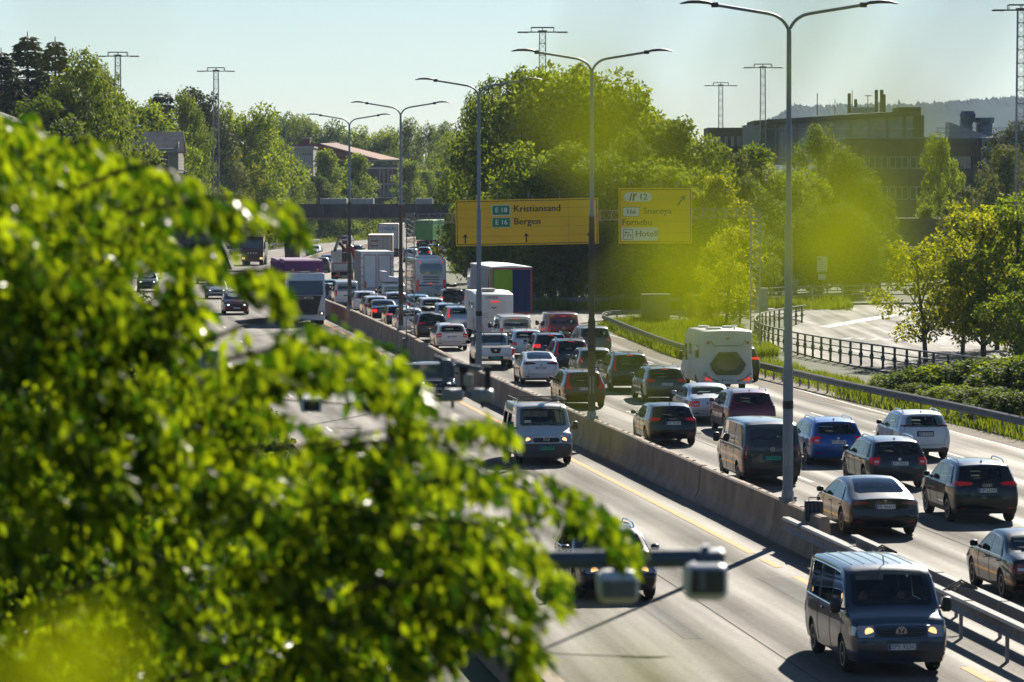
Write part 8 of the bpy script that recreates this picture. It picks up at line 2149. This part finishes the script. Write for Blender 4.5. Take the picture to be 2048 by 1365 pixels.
c = link('crown', cm, 'leaf_front', ft); c['kind'] = 'stuff'
for tw in twigs: tw.v = [(a - ox, b - oy, z - oz) for a, b, z in tw.v]; tw.build('branch', 'twig', ft, smooth=50)
m = MB(); m.tube([(0, 0, -.2), (.05, 0, 3.5), (.1, -.05, 6.3), (.35, -.2, 8.2)], [.15, .12, .09, .03], 10)
for e in ((1.2, -.3, 7.4), (1.6, .2, 6.2), (2.2, -.4, 6.9), (.8, .5, 8.6), (2.6, .1, 5.9), (-.8, .2, 7.9)):
    m.tube([(.08, 0, 4.6 + .2*e[2] - .9), (e[0]*.5, e[1]*.5, e[2] - .3), e], [.05, .03, .012], 6)
m.build('trunk', 'bark', ft, smooth=50)

# ------------------------------------------------------------------ leaves hanging close to the camera
def oval_leaf(L, W):
    mb = MB(); n = 8; top = []; 
    for i in range(n + 1):
        t = i / n; w = W * .5 * max(math.sin(math.pi * t ** .8), 0) ** .9; z = -.10 * L * t * t
        mb.v += [(-w, L*t - L/2, z + .12*w), (0, L*t - L/2, z), (w, L*t - L/2, z + .12*w)]
    for i in range(n):
        for k in (0, 1): a = 3*i + k; mb.f.append((a, a+1, a+4, a+3))
    return mb.mesh('leaf', 60)
LV = [oval_leaf(.042, .028), oval_leaf(.036, .024), oval_leaf(.048, .032)]
nb_rng = random.Random(12)
def near_branch(label, start, pts):
    """pts: column, row, leaf size, distance"""
    sx, sz, sd = start; root = tag(empty('hanging_twig', (sx, sd, sz)), label, 'twig')
    for px, py, k, d in pts:
        x, z = at(px, d), zat(py, d)
        mb = MB(); mb.tube([(0, 0, 0), ((x - sx)*.6, (d - sd)*.5, (z - sz)*.5 + .02), (x - sx, d - sd, z - sz)], [.0016, .0012, .0007], 5); mb.build('twig', 'twig', root)
        o = link('leaf', LV[nb_rng.randrange(3)], 'leaf_near', root, (x - sx, d - sd, z - sz)); k *= .64; o.scale = (k, k, k)
        o.rotation_euler = (R(90) + nb_rng.uniform(-.5, .5), nb_rng.uniform(-1.5, 1.5), nb_rng.uniform(-.5, .5))
near_branch('blurred yellow-green leaves hanging across the trees right of centre', (.30, CAM_H + .45, 1.5), [(1160, 200, .9, 1.06), (1250, 300, 1.05, 1.02), (1400, 490, 1.1, 1.06), (1370, 610, .9, 1.02), (1490, 180, .55, 1.1), (1420, 650, .4, 1.02)])
near_branch('blurred yellow-green leaves hanging beside the nearest lamp post', (.52, CAM_H + .45, 1.5), [(1650, 420, .9, 1.1), (1720, 500, .9, 1.1), (1780, 270, .95, 1.06), (1620, 60, .6, 1.1), (1700, 130, .4, 1.05), (1600, 600, .4, 1.02)])
near_branch('blurred yellow leaf cluster in the lower left corner', (-.42, CAM_H - .55, 1.5), [(120, 1310, .85, 1.35), (200, 1330, .9, 1.3), (30, 1385, .9, 1.3)])
near_branch('blurred leaves at the bottom centre over the road', (.10, CAM_H - .5, 1.2), [(1380, 1400, .6, .95), (1250, 1400, .5, .95), (1180, 1360, .35, .95)])
near_branch('faint blurred leaf at the upper left of the sky', (-.35, CAM_H + .40, 1.0), [(200, 30, .45, .85)])
near_branch('faint blurred leaf in front of the wine-red estate', (.02, CAM_H + .4, 1.5), [(1225, 790, .45, 1.3)])
# ------------------------------------------------------------------ thin summer haze
m = MB(); m.box(-6600, 6600, -3100, 6600, -6.0, 175.0)
hm = bpy.data.materials.new('haze_air'); hm.use_nodes = True; hn = hm.node_tree; hn.nodes.clear()
ho = hn.nodes.new('ShaderNodeOutputMaterial'); hv = hn.nodes.new('ShaderNodeVolumePrincipled')
hv.inputs['Color'].default_value = (.62, .80, 1.0, 1); hv.inputs['Density'].default_value = .00006; hv.inputs['Anisotropy'].default_value = .2
hn.links.new(hv.outputs[0], ho.inputs['Volume'])
hz_o = link('haze', m.mesh('haze'), hm); tag(hz_o, 'thin bluish summer haze over the whole valley', 'haze', kind='stuff')
